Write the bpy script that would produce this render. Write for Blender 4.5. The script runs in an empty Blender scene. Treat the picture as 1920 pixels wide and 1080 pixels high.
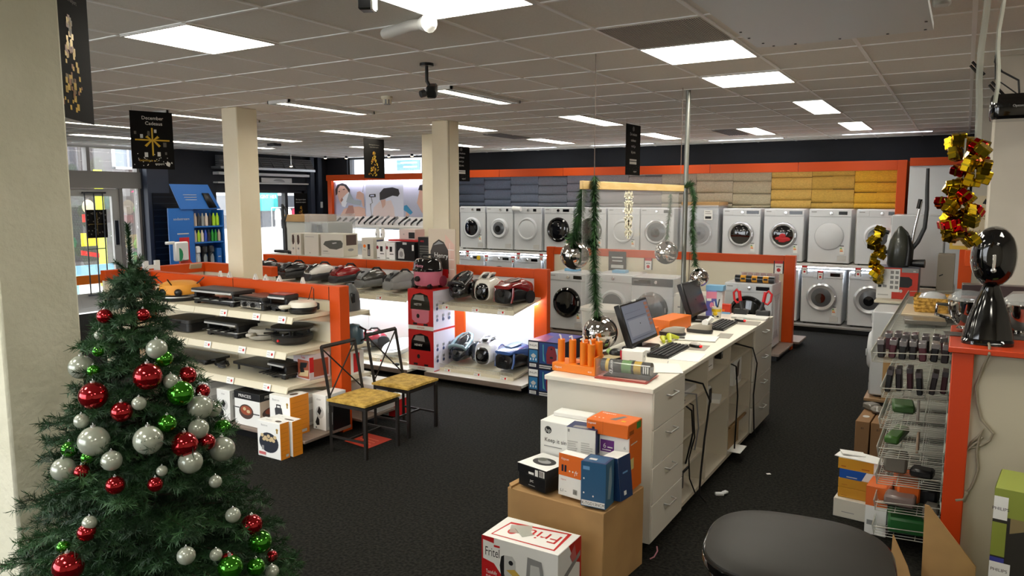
import bpy, math, random
from mathutils import Matrix, Vector
import numpy as np
R = math.radians
SC = bpy.context.scene
COL = SC.collection

# ---------------------------------------------------------------- camera, light, exposure
cd = bpy.data.cameras.new('camera')
cam = bpy.data.objects.new('camera', cd)
COL.objects.link(cam)
SC.camera = cam
cam.location = (0, 0, 2.02)
cam.rotation_euler = (R(90) - math.atan(168 / 1396.0), 0, R(31.2))
cd.sensor_width = 36.0
cd.lens = 1396.0 / 1920.0 * 36.0
cd.clip_start = 0.05
cd.clip_end = 200

world = bpy.data.worlds.new('overcast_sky')
SC.world = world
world.use_nodes = True
wn = world.node_tree.nodes['Background']
wn.inputs[0].default_value = (0.92, 0.96, 1.0, 1)
wn.inputs[1].default_value = 6.0
LAMP = 23.0
LAMP_NARROW = 13.0      # ceiling lamp diffusers
STRIP = 11.0     # cool LED strips in the shelving
SC.view_settings.view_transform = 'Standard'
SC.view_settings.look = 'None'
SC.view_settings.exposure = 0.0
SC.view_settings.gamma = 1.0
SC.view_settings.use_curve_mapping = False
SC.cycles.use_denoising = True
SC.cycles.max_bounces = 9
SC.cycles.diffuse_bounces = 7
SC.cycles.glossy_bounces = 3
SC.cycles.transmission_bounces = 4
SC.cycles.transparent_max_bounces = 10
SC.cycles.sample_clamp_indirect = 4.0
SC.cycles.caustics_reflective = False
SC.cycles.caustics_refractive = False

# ---------------------------------------------------------------- materials
MATS = {}
def lin(c):
    return tuple(((v / 12.92) if v <= 0.04045 else ((v + 0.055) / 1.055) ** 2.4) for v in c)
def hexc(h):
    h = h.lstrip('#')
    return lin(tuple(int(h[i:i + 2], 16) / 255 for i in (0, 2, 4)))
def mat(name, col='#808080', rough=0.5, metal=0.0, emit=None, estr=1.0, coat=0.0, alpha=1.0, trans=0.0, spec=0.5):
    if name in MATS:
        return MATS[name]
    m = bpy.data.materials.new(name)
    m.use_nodes = True
    b = m.node_tree.nodes['Principled BSDF']
    c = hexc(col)
    b.inputs['Base Color'].default_value = (*c, 1)
    b.inputs['Roughness'].default_value = rough
    b.inputs['Metallic'].default_value = metal
    b.inputs['Specular IOR Level'].default_value = spec
    b.inputs['Coat Weight'].default_value = coat
    b.inputs['Coat Roughness'].default_value = 0.05
    b.inputs['Alpha'].default_value = alpha
    b.inputs['Transmission Weight'].default_value = trans
    if emit:
        b.inputs['Emission Color'].default_value = (*hexc(emit), 1)
        b.inputs['Emission Strength'].default_value = estr
    MATS[name] = m
    return m
def nodes(m):
    nt = m.node_tree
    return nt, nt.nodes, nt.links, nt.nodes['Principled BSDF']
def noise_mat(name, c1, c2, scale, rough=0.7, detail=3.0, lo=0.4, hi=0.6, bump=0.0, stretch=(1, 1, 1), metal=0.0, coat=0.0, bscale=None):
    """two colours mixed by object space noise, with an optional bump"""
    if name in MATS:
        return MATS[name]
    m = mat(name, c1, rough, metal, coat=coat)
    nt, N, L, b = nodes(m)
    tc = N.new('ShaderNodeTexCoord'); mp = N.new('ShaderNodeMapping')
    mp.inputs['Scale'].default_value = stretch
    L.new(tc.outputs['Object'], mp.inputs[0])
    nz = N.new('ShaderNodeTexNoise'); nz.inputs['Scale'].default_value = scale; nz.inputs['Detail'].default_value = detail
    L.new(mp.outputs[0], nz.inputs['Vector'])
    cr = N.new('ShaderNodeValToRGB')
    cr.color_ramp.elements[0].position = lo; cr.color_ramp.elements[1].position = hi
    cr.color_ramp.elements[0].color = (*hexc(c1), 1); cr.color_ramp.elements[1].color = (*hexc(c2), 1)
    L.new(nz.outputs[0], cr.inputs[0]); L.new(cr.outputs[0], b.inputs['Base Color'])
    if bump:
        bp = N.new('ShaderNodeBump'); bp.inputs['Strength'].default_value = bump; bp.inputs['Distance'].default_value = 0.01
        src = nz
        if bscale:
            src = N.new('ShaderNodeTexNoise'); src.inputs['Scale'].default_value = bscale; src.inputs['Detail'].default_value = 4
            L.new(mp.outputs[0], src.inputs['Vector'])
        L.new(src.outputs[0], bp.inputs['Height']); L.new(bp.outputs[0], b.inputs['Normal'])
    return m
def brick_mat(name, c1, c2, mortar, scale, bw=0.5, bh=0.25):
    if name in MATS:
        return MATS[name]
    m = mat(name, c1, 0.8)
    nt, N, L, b = nodes(m)
    tc = N.new('ShaderNodeTexCoord'); mp = N.new('ShaderNodeMapping')
    mp.inputs['Rotation'].default_value = (R(90), 0, R(90))
    L.new(tc.outputs['Object'], mp.inputs[0])
    bt = N.new('ShaderNodeTexBrick'); bt.inputs['Scale'].default_value = scale
    bt.inputs['Color1'].default_value = (*hexc(c1), 1); bt.inputs['Color2'].default_value = (*hexc(c2), 1)
    bt.inputs['Mortar'].default_value = (*hexc(mortar), 1)
    bt.inputs['Brick Width'].default_value = bw; bt.inputs['Row Height'].default_value = bh
    L.new(mp.outputs[0], bt.inputs['Vector']); L.new(bt.outputs['Color'], b.inputs['Base Color'])
    return m

ORANGE = mat('orange_lacquer', '#C74808', 0.5, spec=.3)
WHITE = mat('white_panel', '#E6E3DA', 0.45)
CREAM = mat('cream_shelf_metal', '#DDD5BE', 0.4)
WHITEGOODS = mat('white_enamel', '#D3D6D9', 0.25)
WG_GREY = mat('light_grey_plastic', '#B9BCC0', 0.35)
BLACK = mat('black_plastic', '#0D0D0F', 0.35)
GLOSS = mat('glossy_black', '#060607', 0.07, coat=0.5)
DARKGLASS = mat('dark_door_glass', '#0B0C10', 0.06, coat=0.8)
CHROME = mat('chrome', '#E2E2E2', 0.16, 0.85)
STEEL = mat('brushed_steel', '#C9C9C6', 0.38, 0.75)
WIRE = mat('galvanised_wire', '#C4C5BC', 0.35, 0.6)
GREY = mat('mid_grey_plastic', '#7C7D80', 0.4)
DGREY = mat('dark_grey_plastic', '#2C2D30', 0.4)
RED = mat('red_print', '#C01A1C', 0.45)
PWHITE = mat('white_print', '#EDEDEA', 0.5)
PBLACK = mat('black_print', '#121214', 0.5)
PGREY = mat('grey_print', '#8C8C8C', 0.5)
PLGREY = mat('pale_grey_print', '#C4C4C2', 0.5)
PORANGE = mat('orange_print', '#EE7A12', 0.5)
PYELLOW = mat('yellow_print', '#E6BE1E', 0.5)
PBLUE = mat('blue_print', '#155C9E', 0.45)
PGREEN = mat('green_print', '#2E8B3A', 0.5)
CARDB = noise_mat('cardboard', '#A98456', '#B8925F', 3.0, 0.8)

# ---------------------------------------------------------------- mesh builder
_txt = {}
def text_geo(s):
    if s in _txt:
        return _txt[s]
    cu = bpy.data.curves.new('t', 'FONT'); cu.body = s; cu.size = 1.0; cu.resolution_u = 3
    ob = bpy.data.objects.new('t', cu)
    COL.objects.link(ob)
    dg = bpy.context.evaluated_depsgraph_get()
    me = bpy.data.meshes.new_from_object(ob.evaluated_get(dg))
    vs = [tuple(v.co) for v in me.vertices]; fs = [tuple(p.vertices) for p in me.polygons]
    bpy.data.objects.remove(ob); bpy.data.curves.remove(cu); bpy.data.meshes.remove(me)
    w = max([v[0] for v in vs] or [1])
    _txt[s] = (vs, fs, w)
    return _txt[s]

class B:
    def __init__(s, m=None):
        s.v = []; s.f = []; s.mi = []; s.mats = []; s.M = Matrix(); s.cur = 0
        if m is not None: s.mat(m)
    def mat(s, m):
        if m not in s.mats: s.mats.append(m)
        s.cur = s.mats.index(m); return s
    def add(s, vs, fs):
        o = len(s.v); M = s.M
        s.v += [tuple(M @ Vector(v)) for v in vs]
        s.f += [tuple(i + o for i in f) for f in fs]
        s.mi += [s.cur] * len(fs)
        return s
    def box(s, c, d, b=0.0, rz=0.0, rx=0.0, ry=0.0):
        """centre c, size d, chamfer b"""
        hx, hy, hz = d[0] / 2, d[1] / 2, d[2] / 2
        T = Matrix.Translation(c) @ Matrix.Rotation(rz, 4, 'Z') @ Matrix.Rotation(ry, 4, 'Y') @ Matrix.Rotation(rx, 4, 'X')
        b = min(b, hx * .98, hy * .98, hz * .98)
        if b <= 0:
            vs = [(x, y, z) for x in (-hx, hx) for y in (-hy, hy) for z in (-hz, hz)]
            fs = [(0, 1, 3, 2), (4, 6, 7, 5), (0, 4, 5, 1), (2, 3, 7, 6), (0, 2, 6, 4), (1, 5, 7, 3)]
        else:
            vs = []; idx = {}
            for i, sx in enumerate((-1, 1)):
                for j, sy in enumerate((-1, 1)):
                    for k, sz in enumerate((-1, 1)):
                        for a in range(3):
                            p = [sx * hx, sy * hy, sz * hz]
                            for q in range(3):
                                if q != a: p[q] -= (sx, sy, sz)[q] * b
                            idx[i, j, k, a] = len(vs); vs.append(tuple(p))
            g = idx
            fs = []
            for i in (0, 1):
                q = [g[i, 0, 0, 0], g[i, 1, 0, 0], g[i, 1, 1, 0], g[i, 0, 1, 0]]; fs.append(q if i else q[::-1])
                q = [g[0, i, 0, 1], g[0, i, 1, 1], g[1, i, 1, 1], g[1, i, 0, 1]]; fs.append(q if i else q[::-1])
                q = [g[0, 0, i, 2], g[1, 0, i, 2], g[1, 1, i, 2], g[0, 1, i, 2]]; fs.append(q if i else q[::-1])
            for i in (0, 1):
                for j in (0, 1):
                    w = (i + j) % 2 == 0
                    q = [g[i, j, 0, 0], g[i, j, 0, 1], g[i, j, 1, 1], g[i, j, 1, 0]]; fs.append(q if w else q[::-1])
                    q = [g[i, 0, j, 0], g[i, 1, j, 0], g[i, 1, j, 2], g[i, 0, j, 2]]; fs.append(q if w else q[::-1])
                    q = [g[0, i, j, 1], g[0, i, j, 2], g[1, i, j, 2], g[1, i, j, 1]]; fs.append(q if w else q[::-1])
            for i in (0, 1):
                for j in (0, 1):
                    for k in (0, 1):
                        q = [g[i, j, k, 0], g[i, j, k, 1], g[i, j, k, 2]]; fs.append(q if (i + j + k) % 2 else q[::-1])
        o = s.M; s.M = o @ T; s.add(vs, fs); s.M = o
        return s
    def bx(s, x0, x1, y0, y1, z0, z1, b=0.0):
        return s.box(((x0 + x1) / 2, (y0 + y1) / 2, (z0 + z1) / 2), (abs(x1 - x0), abs(y1 - y0), abs(z1 - z0)), b)
    def loft(s, secs, cap0=True, cap1=True, closed=True):
        n = len(secs[0]); vs = [p for q in secs for p in q]; fs = []
        for i in range(len(secs) - 1):
            for j in range(n if closed else n - 1):
                a = i * n + j; c = i * n + (j + 1) % n
                fs.append((a, c, c + n, a + n))
        if cap0: fs.append(tuple(range(n))[::-1])
        if cap1: fs.append(tuple(range((len(secs) - 1) * n, len(secs) * n)))
        return s.add(vs, fs)
    def lathe(s, prof, seg=24, c=(0, 0, 0), axis='Z'):
        """prof: (radius, height) pairs from bottom to top"""
        secs = []
        for r, z in prof:
            r = max(r, 1e-5); q = []
            for k in range(seg):
                a = 2 * math.pi * k / seg; x, y = r * math.cos(a), r * math.sin(a)
                if axis == 'Z': p = (c[0] + x, c[1] + y, c[2] + z)
                elif axis == 'Y': p = (c[0] + x, c[1] + z, c[2] - y)
                else: p = (c[0] + z, c[1] + x, c[2] + y)
                q.append(p)
            secs.append(q)
        return s.loft(secs)
    def cyl(s, p0, p1, r0, r1=None, seg=12):
        return s.tube([p0, p1], [r0, r0 if r1 is None else r1], seg)
    def tube(s, pts, r, seg=8, closed=False):
        pts = [Vector(p) for p in pts]; n = len(pts)
        rs = r if isinstance(r, (list, tuple)) else [r] * n
        secs = []; up = None
        for i, p in enumerate(pts):
            a = pts[i - 1] if i > 0 else (pts[-1] if closed else p); c = pts[i + 1] if i < n - 1 else (pts[0] if closed else p)
            t = (c - a)
            t = t.normalized() if t.length > 1e-9 else Vector((0, 0, 1))
            if up is None:
                up = Vector((0, 0, 1)) if abs(t.z) < 0.9 else Vector((1, 0, 0))
            u = (up - t * up.dot(t))
            u = u.normalized() if u.length > 1e-6 else t.orthogonal().normalized()
            w = t.cross(u); up = u
            secs.append([tuple(p + (u * math.cos(2 * math.pi * k / seg) + w * math.sin(2 * math.pi * k / seg)) * rs[i]) for k in range(seg)])
        if closed:
            secs.append(secs[0]); return s.loft(secs, False, False)
        return s.loft(secs)
    def ell(s, c, r, nu=20, nv=12):
        """ellipsoid"""
        if not isinstance(r, (list, tuple)): r = (r, r, r)
        secs = []
        for i in range(nv + 1):
            a = -math.pi / 2 + math.pi * i / nv; cr = max(math.cos(a), 1e-4)
            secs.append([(c[0] + r[0] * cr * math.cos(2 * math.pi * k / nu), c[1] + r[1] * cr * math.sin(2 * math.pi * k / nu), c[2] + r[2] * math.sin(a)) for k in range(nu)])
        return s.loft(secs)
    def prism(s, poly, h0, h1, axis='Z'):
        """2D outline extruded; axis Z: (x,y), Y: (x,z), X: (y,z)"""
        def P(u, v, h):
            return (u, v, h) if axis == 'Z' else ((u, h, v) if axis == 'Y' else (h, u, v))
        return s.loft([[P(u, v, h0) for u, v in poly], [P(u, v, h1) for u, v in poly]])
    def quad(s, a, b, c, d):
        return s.add([a, b, c, d], [(0, 1, 2, 3)])
    def poly3(s, pts):
        return s.add(pts, [tuple(range(len(pts)))])
    def text(s, t, o, ux, uz, h, w=None, align='c', maxw=None):
        """flat lettering: origin o, ux reading direction, uz up, capital height h"""
        vs, fs, tw = text_geo(t)
        k = h / 0.7
        kx = k if w is None else w / tw
        if maxw and tw * kx > maxw: kx = maxw / tw
        sh = {'c': -tw / 2, 'l': 0, 'r': -tw}[align]
        o = Vector(o); ux = Vector(ux); uz = Vector(uz)
        return s.add([tuple(o + ux * ((v[0] + sh) * kx) + uz * (v[1] * k)) for v in vs], fs)
    def build(s, name, parent=None, loc=None, rot=None, sharp=38, tri=False):
        me = bpy.data.meshes.new(name)
        me.from_pydata(s.v, [], s.f)
        for m in s.mats: me.materials.append(m)
        if len(s.mats) > 1: me.polygons.foreach_set('material_index', s.mi)
        me.polygons.foreach_set('use_smooth', [True] * len(me.polygons))
        me.update()
        try: me.set_sharp_from_angle(angle=R(sharp))
        except Exception: pass
        ob = bpy.data.objects.new(name, me); COL.objects.link(ob)
        if parent is not None: ob.parent = parent
        if loc is not None: ob.location = loc
        if rot is not None: ob.rotation_euler = rot
        return ob

def tag(o, label=None, cat=None, group=None, kind=None):
    if label: o['label'] = label
    if cat: o['category'] = cat
    if group: o['group'] = group
    if kind: o['kind'] = kind
    return o
def thing(name, label, cat, loc=(0, 0, 0), rz=0.0, group=None):
    o = bpy.data.objects.new(name, None); COL.objects.link(o)
    o.empty_display_size = 0.05
    o.location = loc; o.rotation_euler = (0, 0, rz)
    return tag(o, label, cat, group)
def struct(b, name, parent=None):
    o = b.build(name, parent)
    if parent is None: o['kind'] = 'structure'
    return o
def dup(root, loc, rz=0.0, label=None, group=None):
    r = root.copy(); COL.objects.link(r); r.location = loc; r.rotation_euler = (0, 0, rz)
    if label: r['label'] = label
    if group: r['group'] = group
    for ch in list(root.children):
        c = ch.copy(); COL.objects.link(c); c.parent = r
        for g in list(ch.children):
            d = g.copy(); COL.objects.link(d); d.parent = c
    return r
def superell(w, h, e=2.6, n=20, cx=0.0, cz=0.0, flat=None):
    """closed outline (u, v) of a superellipse; flat clamps v from below"""
    out = []
    for k in range(n):
        a = 2 * math.pi * k / n; c, q = math.cos(a), math.sin(a)
        u = cx + w / 2 * math.copysign(abs(c) ** (2 / e), c); v = cz + h / 2 * math.copysign(abs(q) ** (2 / e), q)
        if flat is not None: v = max(v, flat)
        out.append((u, v))
    return out

FACES = {  # face: (origin corner fractions, u direction, v direction) seen from outside
    'f': ((-.5, -.5, 0), (1, 0, 0), (0, 0, 1)), 'k': ((.5, .5, 0), (-1, 0, 0), (0, 0, 1)),
    'r': ((.5, -.5, 0), (0, 1, 0), (0, 0, 1)), 'l': ((-.5, .5, 0), (0, -1, 0), (0, 0, 1)),
    't': ((-.5, -.5, 1), (1, 0, 0), (0, 1, 0))}
def face_print(b, size, face, els):
    """flat print on one face of a box standing on z=0; u, v run 0..1"""
    (ox, oy, oz), U, V = FACES[face]
    sx, sy, sz = size
    O = Vector((ox * sx, oy * sy, oz * sz)); U = Vector(U); V = Vector(V); Nn = U.cross(V)
    lu = abs(U.x) * sx + abs(U.y) * sy; lv = abs(V.z) * sz + abs(V.y) * sy
    for i, e in enumerate(els):
        off = Nn * (0.0006 + 0.0003 * i)
        P = lambda u, v: tuple(O + U * (u * lu) + V * (v * lv) + off)
        k = e[0]; b.mat(e[-1])
        if k == 'rect': b.quad(P(e[1], e[2]), P(e[3], e[2]), P(e[3], e[4]), P(e[1], e[4]))
        elif k == 'ell': b.poly3([P(e[1] + e[3] * math.cos(2 * math.pi * q / 22), e[2] + e[4] * math.sin(2 * math.pi * q / 22)) for q in range(22)])
        elif k == 'poly': b.poly3([P(u, v) for u, v in e[1]])
        elif k == 'text':  # u, v centre baseline, height in v units, string
            b.text(e[4], P(e[1], e[2]), U, V, e[3] * lv, maxw=0.92 * lu)
        elif k == 'textw':  # u, v, height, width in u units, string
            b.text(e[5], P(e[1], e[2]), U, V, e[3] * lv, w=e[4] * lu)
        elif k == 'textr':  # upside down lettering
            b.text(e[4], P(e[1], e[2]), -U, -V, e[3] * lv, maxw=0.92 * lu)
def pack(name, label, cat, loc, size, rz=0.0, base=None, faces={}, group=None, bev=0.003, parent=None, tilt=None):
    b = B(base or PWHITE)
    b.box((0, 0, size[2] / 2), size, bev)
    for f, els in faces.items(): face_print(b, size, f, els)
    o = b.build(name, parent, loc, (tilt[0] if tilt else 0, tilt[1] if tilt else 0, rz))
    if parent is None: tag(o, label, cat, group)
    return o
def lines(u0, u1, v0, v1, n, m, rag=0.25, seed=1):
    """rows of print too small to read"""
    rr = random.Random(seed); out = []
    for i in range(n):
        v = v1 - (v1 - v0) * (i + 0.5) / n; h = (v1 - v0) / n * 0.28
        out.append(('rect', u0, v - h, u1 - (u1 - u0) * rag * rr.random(), v + h, m))
    return out
# ================================================================ STRUCTURE
ZC = 2.97            # ceiling height
XL, YB, XR, YR = -13.15, 13.15, 2.6, -3.0
NAVY = noise_mat('navy_wall_paint', '#15181F', '#191C24', 2.0, 0.75)
NAVY2 = mat('blue_grey_wall_paint', '#2A3140', 0.6)
CARPET = noise_mat('charcoal_carpet', '#0C0C0B', '#282722', 55.0, 0.95, 6.0, 0.38, 0.68, bump=0.5)
STUCCO = noise_mat('coarse_wall_plaster', '#CAC7B2', '#CFCCB8', 6.0, 0.85, bump=0.45, bscale=38.0)
COLUMN = noise_mat('painted_column', '#E8DCC0', '#EBE0C6', 3.0, 0.6)
WALLP = noise_mat('off_white_wall', '#C9C2B4', '#D0C9BB', 2.5, 0.7)
TILE = noise_mat('mineral_ceiling_tile', '#E6E3DC', '#EBE8E2', 120.0, 0.9, 4.0)
TBAR = mat('ceiling_t_bar', '#FFFFFF', 0.6)
DOORGREY = mat('grey_door_paint', '#77736F', 0.55)
DOORLT = mat('light_grey_door_paint', '#9D9B96', 0.5)
PAVE = brick_mat('pale_street_paving', '#CFCBC4', '#C4C0B8', '#A9A59E', 1.2)

CARPET.node_tree.nodes['Principled BSDF'].inputs['Specular IOR Level'].default_value = .15
floor = struct(B(CARPET).bx(XL, XR, YR, YB, -0.1, 0), 'floor')
# ceiling slab, cut around nothing: tiles with bars
ceil = struct(B(TILE).bx(XL, XR, YR, YB, ZC, ZC + 0.1), 'ceiling')
g = B(TBAR)
k = -30
xs = []
x = -0.63 - 0.61 * 21
while x < XR:
    if x > XL: g.bx(x - .012, x + .012, YR, YB, ZC - .006, ZC); xs.append(x)
    x += 0.61
y = 2.66 - .645 * 9
while y < YB:
    if y > YR: g.bx(XL, XR, y - .010, y + .010, ZC - .005, ZC)
    y += 0.645
g.build('ceiling_grid', ceil)

def wallbox(name, mats, x0, x1, y0, y1, z0=0, z1=ZC):
    return struct(B(mats).bx(x0, x1, y0, y1, z0, z1), name)
# left wall with door and shop window openings
lw = B(NAVY)
T0, T1 = XL - 0.25, XL
lw.bx(T0, T1, YR, 6.93, 0, ZC)
lw.bx(T0, T1, 8.40, 10.0, 0, ZC)
lw.bx(T0, T1, 12.45, YB + .25, 0, ZC)
lw.bx(T0, T1, 10.0, 12.45, 2.2, ZC)
lw.bx(T0, T1, 10.0, 12.45, 0, 0.45)
struct(lw, 'wall_left')
bw = B(NAVY)
bw.bx(XL, -12.5, YB, YB + .25, 0, ZC).bx(-12.5, -9.7, YB, YB + .25, 0, 2.55).bx(-9.7, XR, YB, YB + .25, 0, ZC)
struct(bw, 'wall_back')
wallbox('wall_right', WALLP, XR, XR + .2, YR, YB + .25)
b = B(WALLP).bx(T0, -11.5, YR - .2, YR, 0, ZC).bx(-2.0, XR + .2, YR - .2, YR, 0, ZC).bx(-11.5, -2.0, YR - .2, YR, 0, .4).bx(-11.5, -2.0, YR - .2, YR, 2.75, ZC)
struct(b, 'wall_front')
t = thing('added_fill_window', None, None, (-11.5, YR - .1, .4)); t['kind'] = 'structure'  # unseen window added behind the camera to let in frontal daylight
b = B(mat('dark_window_frame', '#1B1D22', .5))
for k in range(5): b.bx(k * 2.3625, k * 2.3625 + .05, -.04, .04, 0, 2.35)
b.bx(0, 9.5, -.04, .04, 0, .05).bx(0, 9.5, -.04, .04, 2.3, 2.35).build('window_frame', t)
struct(B(NAVY2).bx(XL, XL + .14, 8.42, 8.86, 0, ZC - .001), 'trim_1')
struct(B(NAVY2).bx(XL, XL + .12, 12.50, 12.62, 0, ZC - .001).bx(XL, XL + .12, 12.74, 12.86, 0, ZC - .001), 'trim_2')
struct(B(WALLP).bx(0.05, 0.95, 9.47, 9.6, 0, ZC), 'wall_partition')

# columns
def column(n, x0, x1, y0, y1, m, seam=None, base=True):
    b = B(m).bx(x0, x1, y0, y1, 0, ZC, 0.008)
    o = struct(b, 'trim_%d' % n)
    if seam:
        B(mat('column_seam', '#6E685E', .8)).bx(x1, x1 + .0015, seam, seam + .006, 0.0, ZC - .01).build('seam', o)
    return o
column(3, -6.82, -6.58, 5.30, 5.57, COLUMN)
column(4, -5.72, -5.475, 7.52, 7.76, COLUMN, 7.54)
column(5, -7.03, -6.70, 8.99, 9.3, COLUMN)
column(6, 0.13, 0.75, 6.1, 6.6, WALLP)
# the thick plastered column beside the tree
cl = B(STUCCO).bx(-3.3, -2.81, 1.25, 1.52, 0, ZC, 0.01)
struct(cl, 'trim_7')

# street side door, side light and transom
d = thing('door_1', None, None, (XL - .12, 6.93, 0)); d['kind'] = 'structure'
b = B(DOORGREY)
b.bx(-.07, .07, 0, .10, 0, ZC - .03).bx(-.07, .07, 1.06, 1.12, 0, 2.46).bx(-.07, .07, 1.42, 1.47, 0, ZC - .03)
b.bx(-.09, .10, 0, 1.47, 2.20, 2.50).bx(-.07, .07, 0, 1.47, ZC - .06, ZC).bx(-.07, .07, .50, .56, 2.50, ZC - .06)
b.bx(-.07, .07, 1.12, 1.42, 0, .34)
b.build('door_frame', d)
b = B(DOORLT)
b.bx(-.03, .03, .10, .20, .01, 2.19).bx(-.03, .03, .93, 1.06, .01, 2.19).bx(-.03, .03, .20, .93, .01, .34).bx(-.03, .03, .20, .93, 2.06, 2.19)
b.bx(.03, .036, .26, .87, .08, .28, .004)
leaf = b.build('door_leaf', d)
b = B(mat('door_bar', '#3C3D40', .4, .6))
for yy in (.42, .58, .74): b.cyl((.075, yy, .30), (.075, yy, 2.12), .011)
b.cyl((.075, .38, .31), (.075, .80, .31), .016).cyl((.075, .38, 2.12), (.075, .80, 2.12), .016).cyl((.075, .42, 1.13), (.075, .74, 1.13), .009)
b.cyl((.03, .42, .31), (.075, .42, .31), .01).cyl((.03, .74, .31), (.075, .74, .31), .01).cyl((.03, .42, 2.12), (.075, .42, 2.12), .01).cyl((.03, .74, 2.12), (.075, .74, 2.12), .01)
b.build('security_bars', d)
b = B(mat('letterbox_black', '#0B0B0B', .3)).bx(.03, .05, .955, 1.025, 1.18, 1.62, .006)
b.mat(STEEL).bx(.03, .045, .945, .955, 1.16, 1.64).bx(.03, .045, 1.025, 1.035, 1.16, 1.64)
b.build('lock_plate', d)
b = B(mat('brass', '#9C7B3A', .3, 1)).cyl((.03, .15, 0.66), (.09, .15, .66), .012).cyl((.085, .10, .66), (.085, .21, .66), .012)
b.build('door_handle', d)
GLZ = mat('window_glass', '#FFFFFF', 0.02, trans=1.0, alpha=0.12)
b = B(GLZ).bx(-.006, .006, .20, .93, .34, 2.06).bx(-.006, .006, 1.12, 1.42, .34, 2.2).bx(-.006, .006, .10, 1.42, 2.5, 2.91)
b.build('glass', d)
b = B(PORANGE).bx(-.02, -.012, .20, .93, .50, .66).bx(-.02, -.012, 1.12, 1.42, .50, .66)
b.build('window_band', d)

# shop window
w = thing('window_1', None, None, (XL - .12, 10.0, 0)); w['kind'] = 'structure'
FRB = mat('dark_window_frame', '#1B1D22', .5)
b = B(FRB).bx(-.06, .06, 0, .06, .45, 2.2).bx(-.06, .06, 2.39, 2.45, .45, 2.2).bx(-.06, .06, 0, 2.45, .45, .52).bx(-.06, .06, 0, 2.45, 2.14, 2.2)
b.bx(-.06, .06, 1.88, 1.96, .52, 2.14)
b.build('window_frame', w)
B(GLZ).bx(-.004, .004, .06, 2.39, .52, 2.14).build('glass', w)
b = B(mat('frosted_dot', '#AEB2B6', .6)); 
for z in (1.25, .95): b.lathe([(0, .006), (.075, .006), (.075, .008)], 20, (0, 2.12, z), 'X')
b.build('glass_dots', w)
# transom window over the shaver display
w2 = thing('window_2', None, None, (-12.5, YB + .1, 2.55)); w2['kind'] = 'structure'
b = B(FRB).bx(0, 2.8, -.05, .05, 0, .03).bx(0, 2.8, -.05, .05, .37, .42).bx(0, .04, -.05, .05, 0, .42).bx(2.76, 2.8, -.05, .05, 0, .42)
b.build('window_frame', w2)
B(GLZ).bx(.04, 2.76, -.004, .004, .03, .37).build('glass', w2)

# shutter box over the shop window and white rail
b = B(mat('shutter_steel', '#8A8C8E', .35, .7))
b.bx(XL + .002, XL + .30, 9.92, 12.48, 2.62, 2.67)
for i in range(5):
    z = 2.68 + i * .045
    b.prism([(XL + .10, z), (XL + .26 - .02 * i, z), (XL + .24 - .02 * i, z + .035), (XL + .10, z + .035)], 9.95, 12.48, 'Y')
for i in range(8):
    y = 10.05 + i * .31
    b.prism([(XL + .10, 2.68), (XL + .30, 2.68), (XL + .14, 2.9)], y, y + .025, 'Y')
sh = tag(b.build('roller_shutter'), 'grey metal roller shutter housing above the shop window on the dark wall', 'shutter')
b = B(mat('pale_rail', '#B9BABD', .4)).bx(XL, XL + .2, 9.95, 12.4, 2.50, 2.56, .005)
tag(b.build('curtain_rail'), 'pale horizontal rail under the roller shutter on the dark wall', 'rail')
b = B(PLGREY).bx(XL, XL + .16, 9.95, 12.4, 2.33, 2.36, .004)
tag(b.build('ledge_shelf'), 'thin pale ledge running just above the shop window', 'shelf')
b = B(PLGREY).bx(XL + .02, XL + .05, 11.15, 12.0, 2.365, 2.47, .004); b.mat(PGREY).poly3([(XL + .052, 11.62 + .17 * math.cos(a * .35), 2.38 + .07 * math.sin(a * .35)) for a in range(9)])
tag(b.build('long_sign'), 'long light grey panel standing on the thin ledge above the window', 'sign')
b = B(PWHITE).bx(XL + .12, XL + .15, 12.78, 12.84, 1.80, 1.94, .006)
tag(b.build('wall_switch'), 'small white switch on the dark wall pilaster in the corner', 'switch')

# ceiling lamps
LD = mat('lamp_diffuser', '#FFFFFF', .5, emit='#FFF9E9', estr=LAMP)
LDC = mat('cool_lamp_diffuser', '#FFFFFF', .5, emit='#E6EEFF', estr=LAMP * .3)
LDN = mat('narrow_lamp_diffuser', '#FFFFFF', .5, emit='#FFF9E9', estr=LAMP_NARROW)
LFR = mat('lamp_frame_white', '#D8D6D2', .4)
LOUV = mat('lamp_louvre', '#C9C8C4', .25, .6)
def led_panel(x0, x1, y0, y1, label, group, m=None, z=ZC):
    cx, cy = (x0 + x1) / 2, (y0 + y1) / 2
    t = thing('ceiling_light', label, 'ceiling light', (cx, cy, z), 0, group)
    hx, hy = (x1 - x0) / 2, (y1 - y0) / 2
    b = B(LFR)
    b.bx(-hx, hx, -hy, -hy + .015, -.012, -.001).bx(-hx, hx, hy - .015, hy, -.012, -.001).bx(-hx, -hx + .015, -hy + .015, hy - .015, -.012, -.001).bx(hx - .015, hx, -hy + .015, hy - .015, -.012, -.001)
    b.build('frame', t)
    B(m or LD).bx(-hx + .015, hx - .015, -hy + .015, hy - .015, -.008, -.002).build('diffuser', t)
    return t
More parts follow.
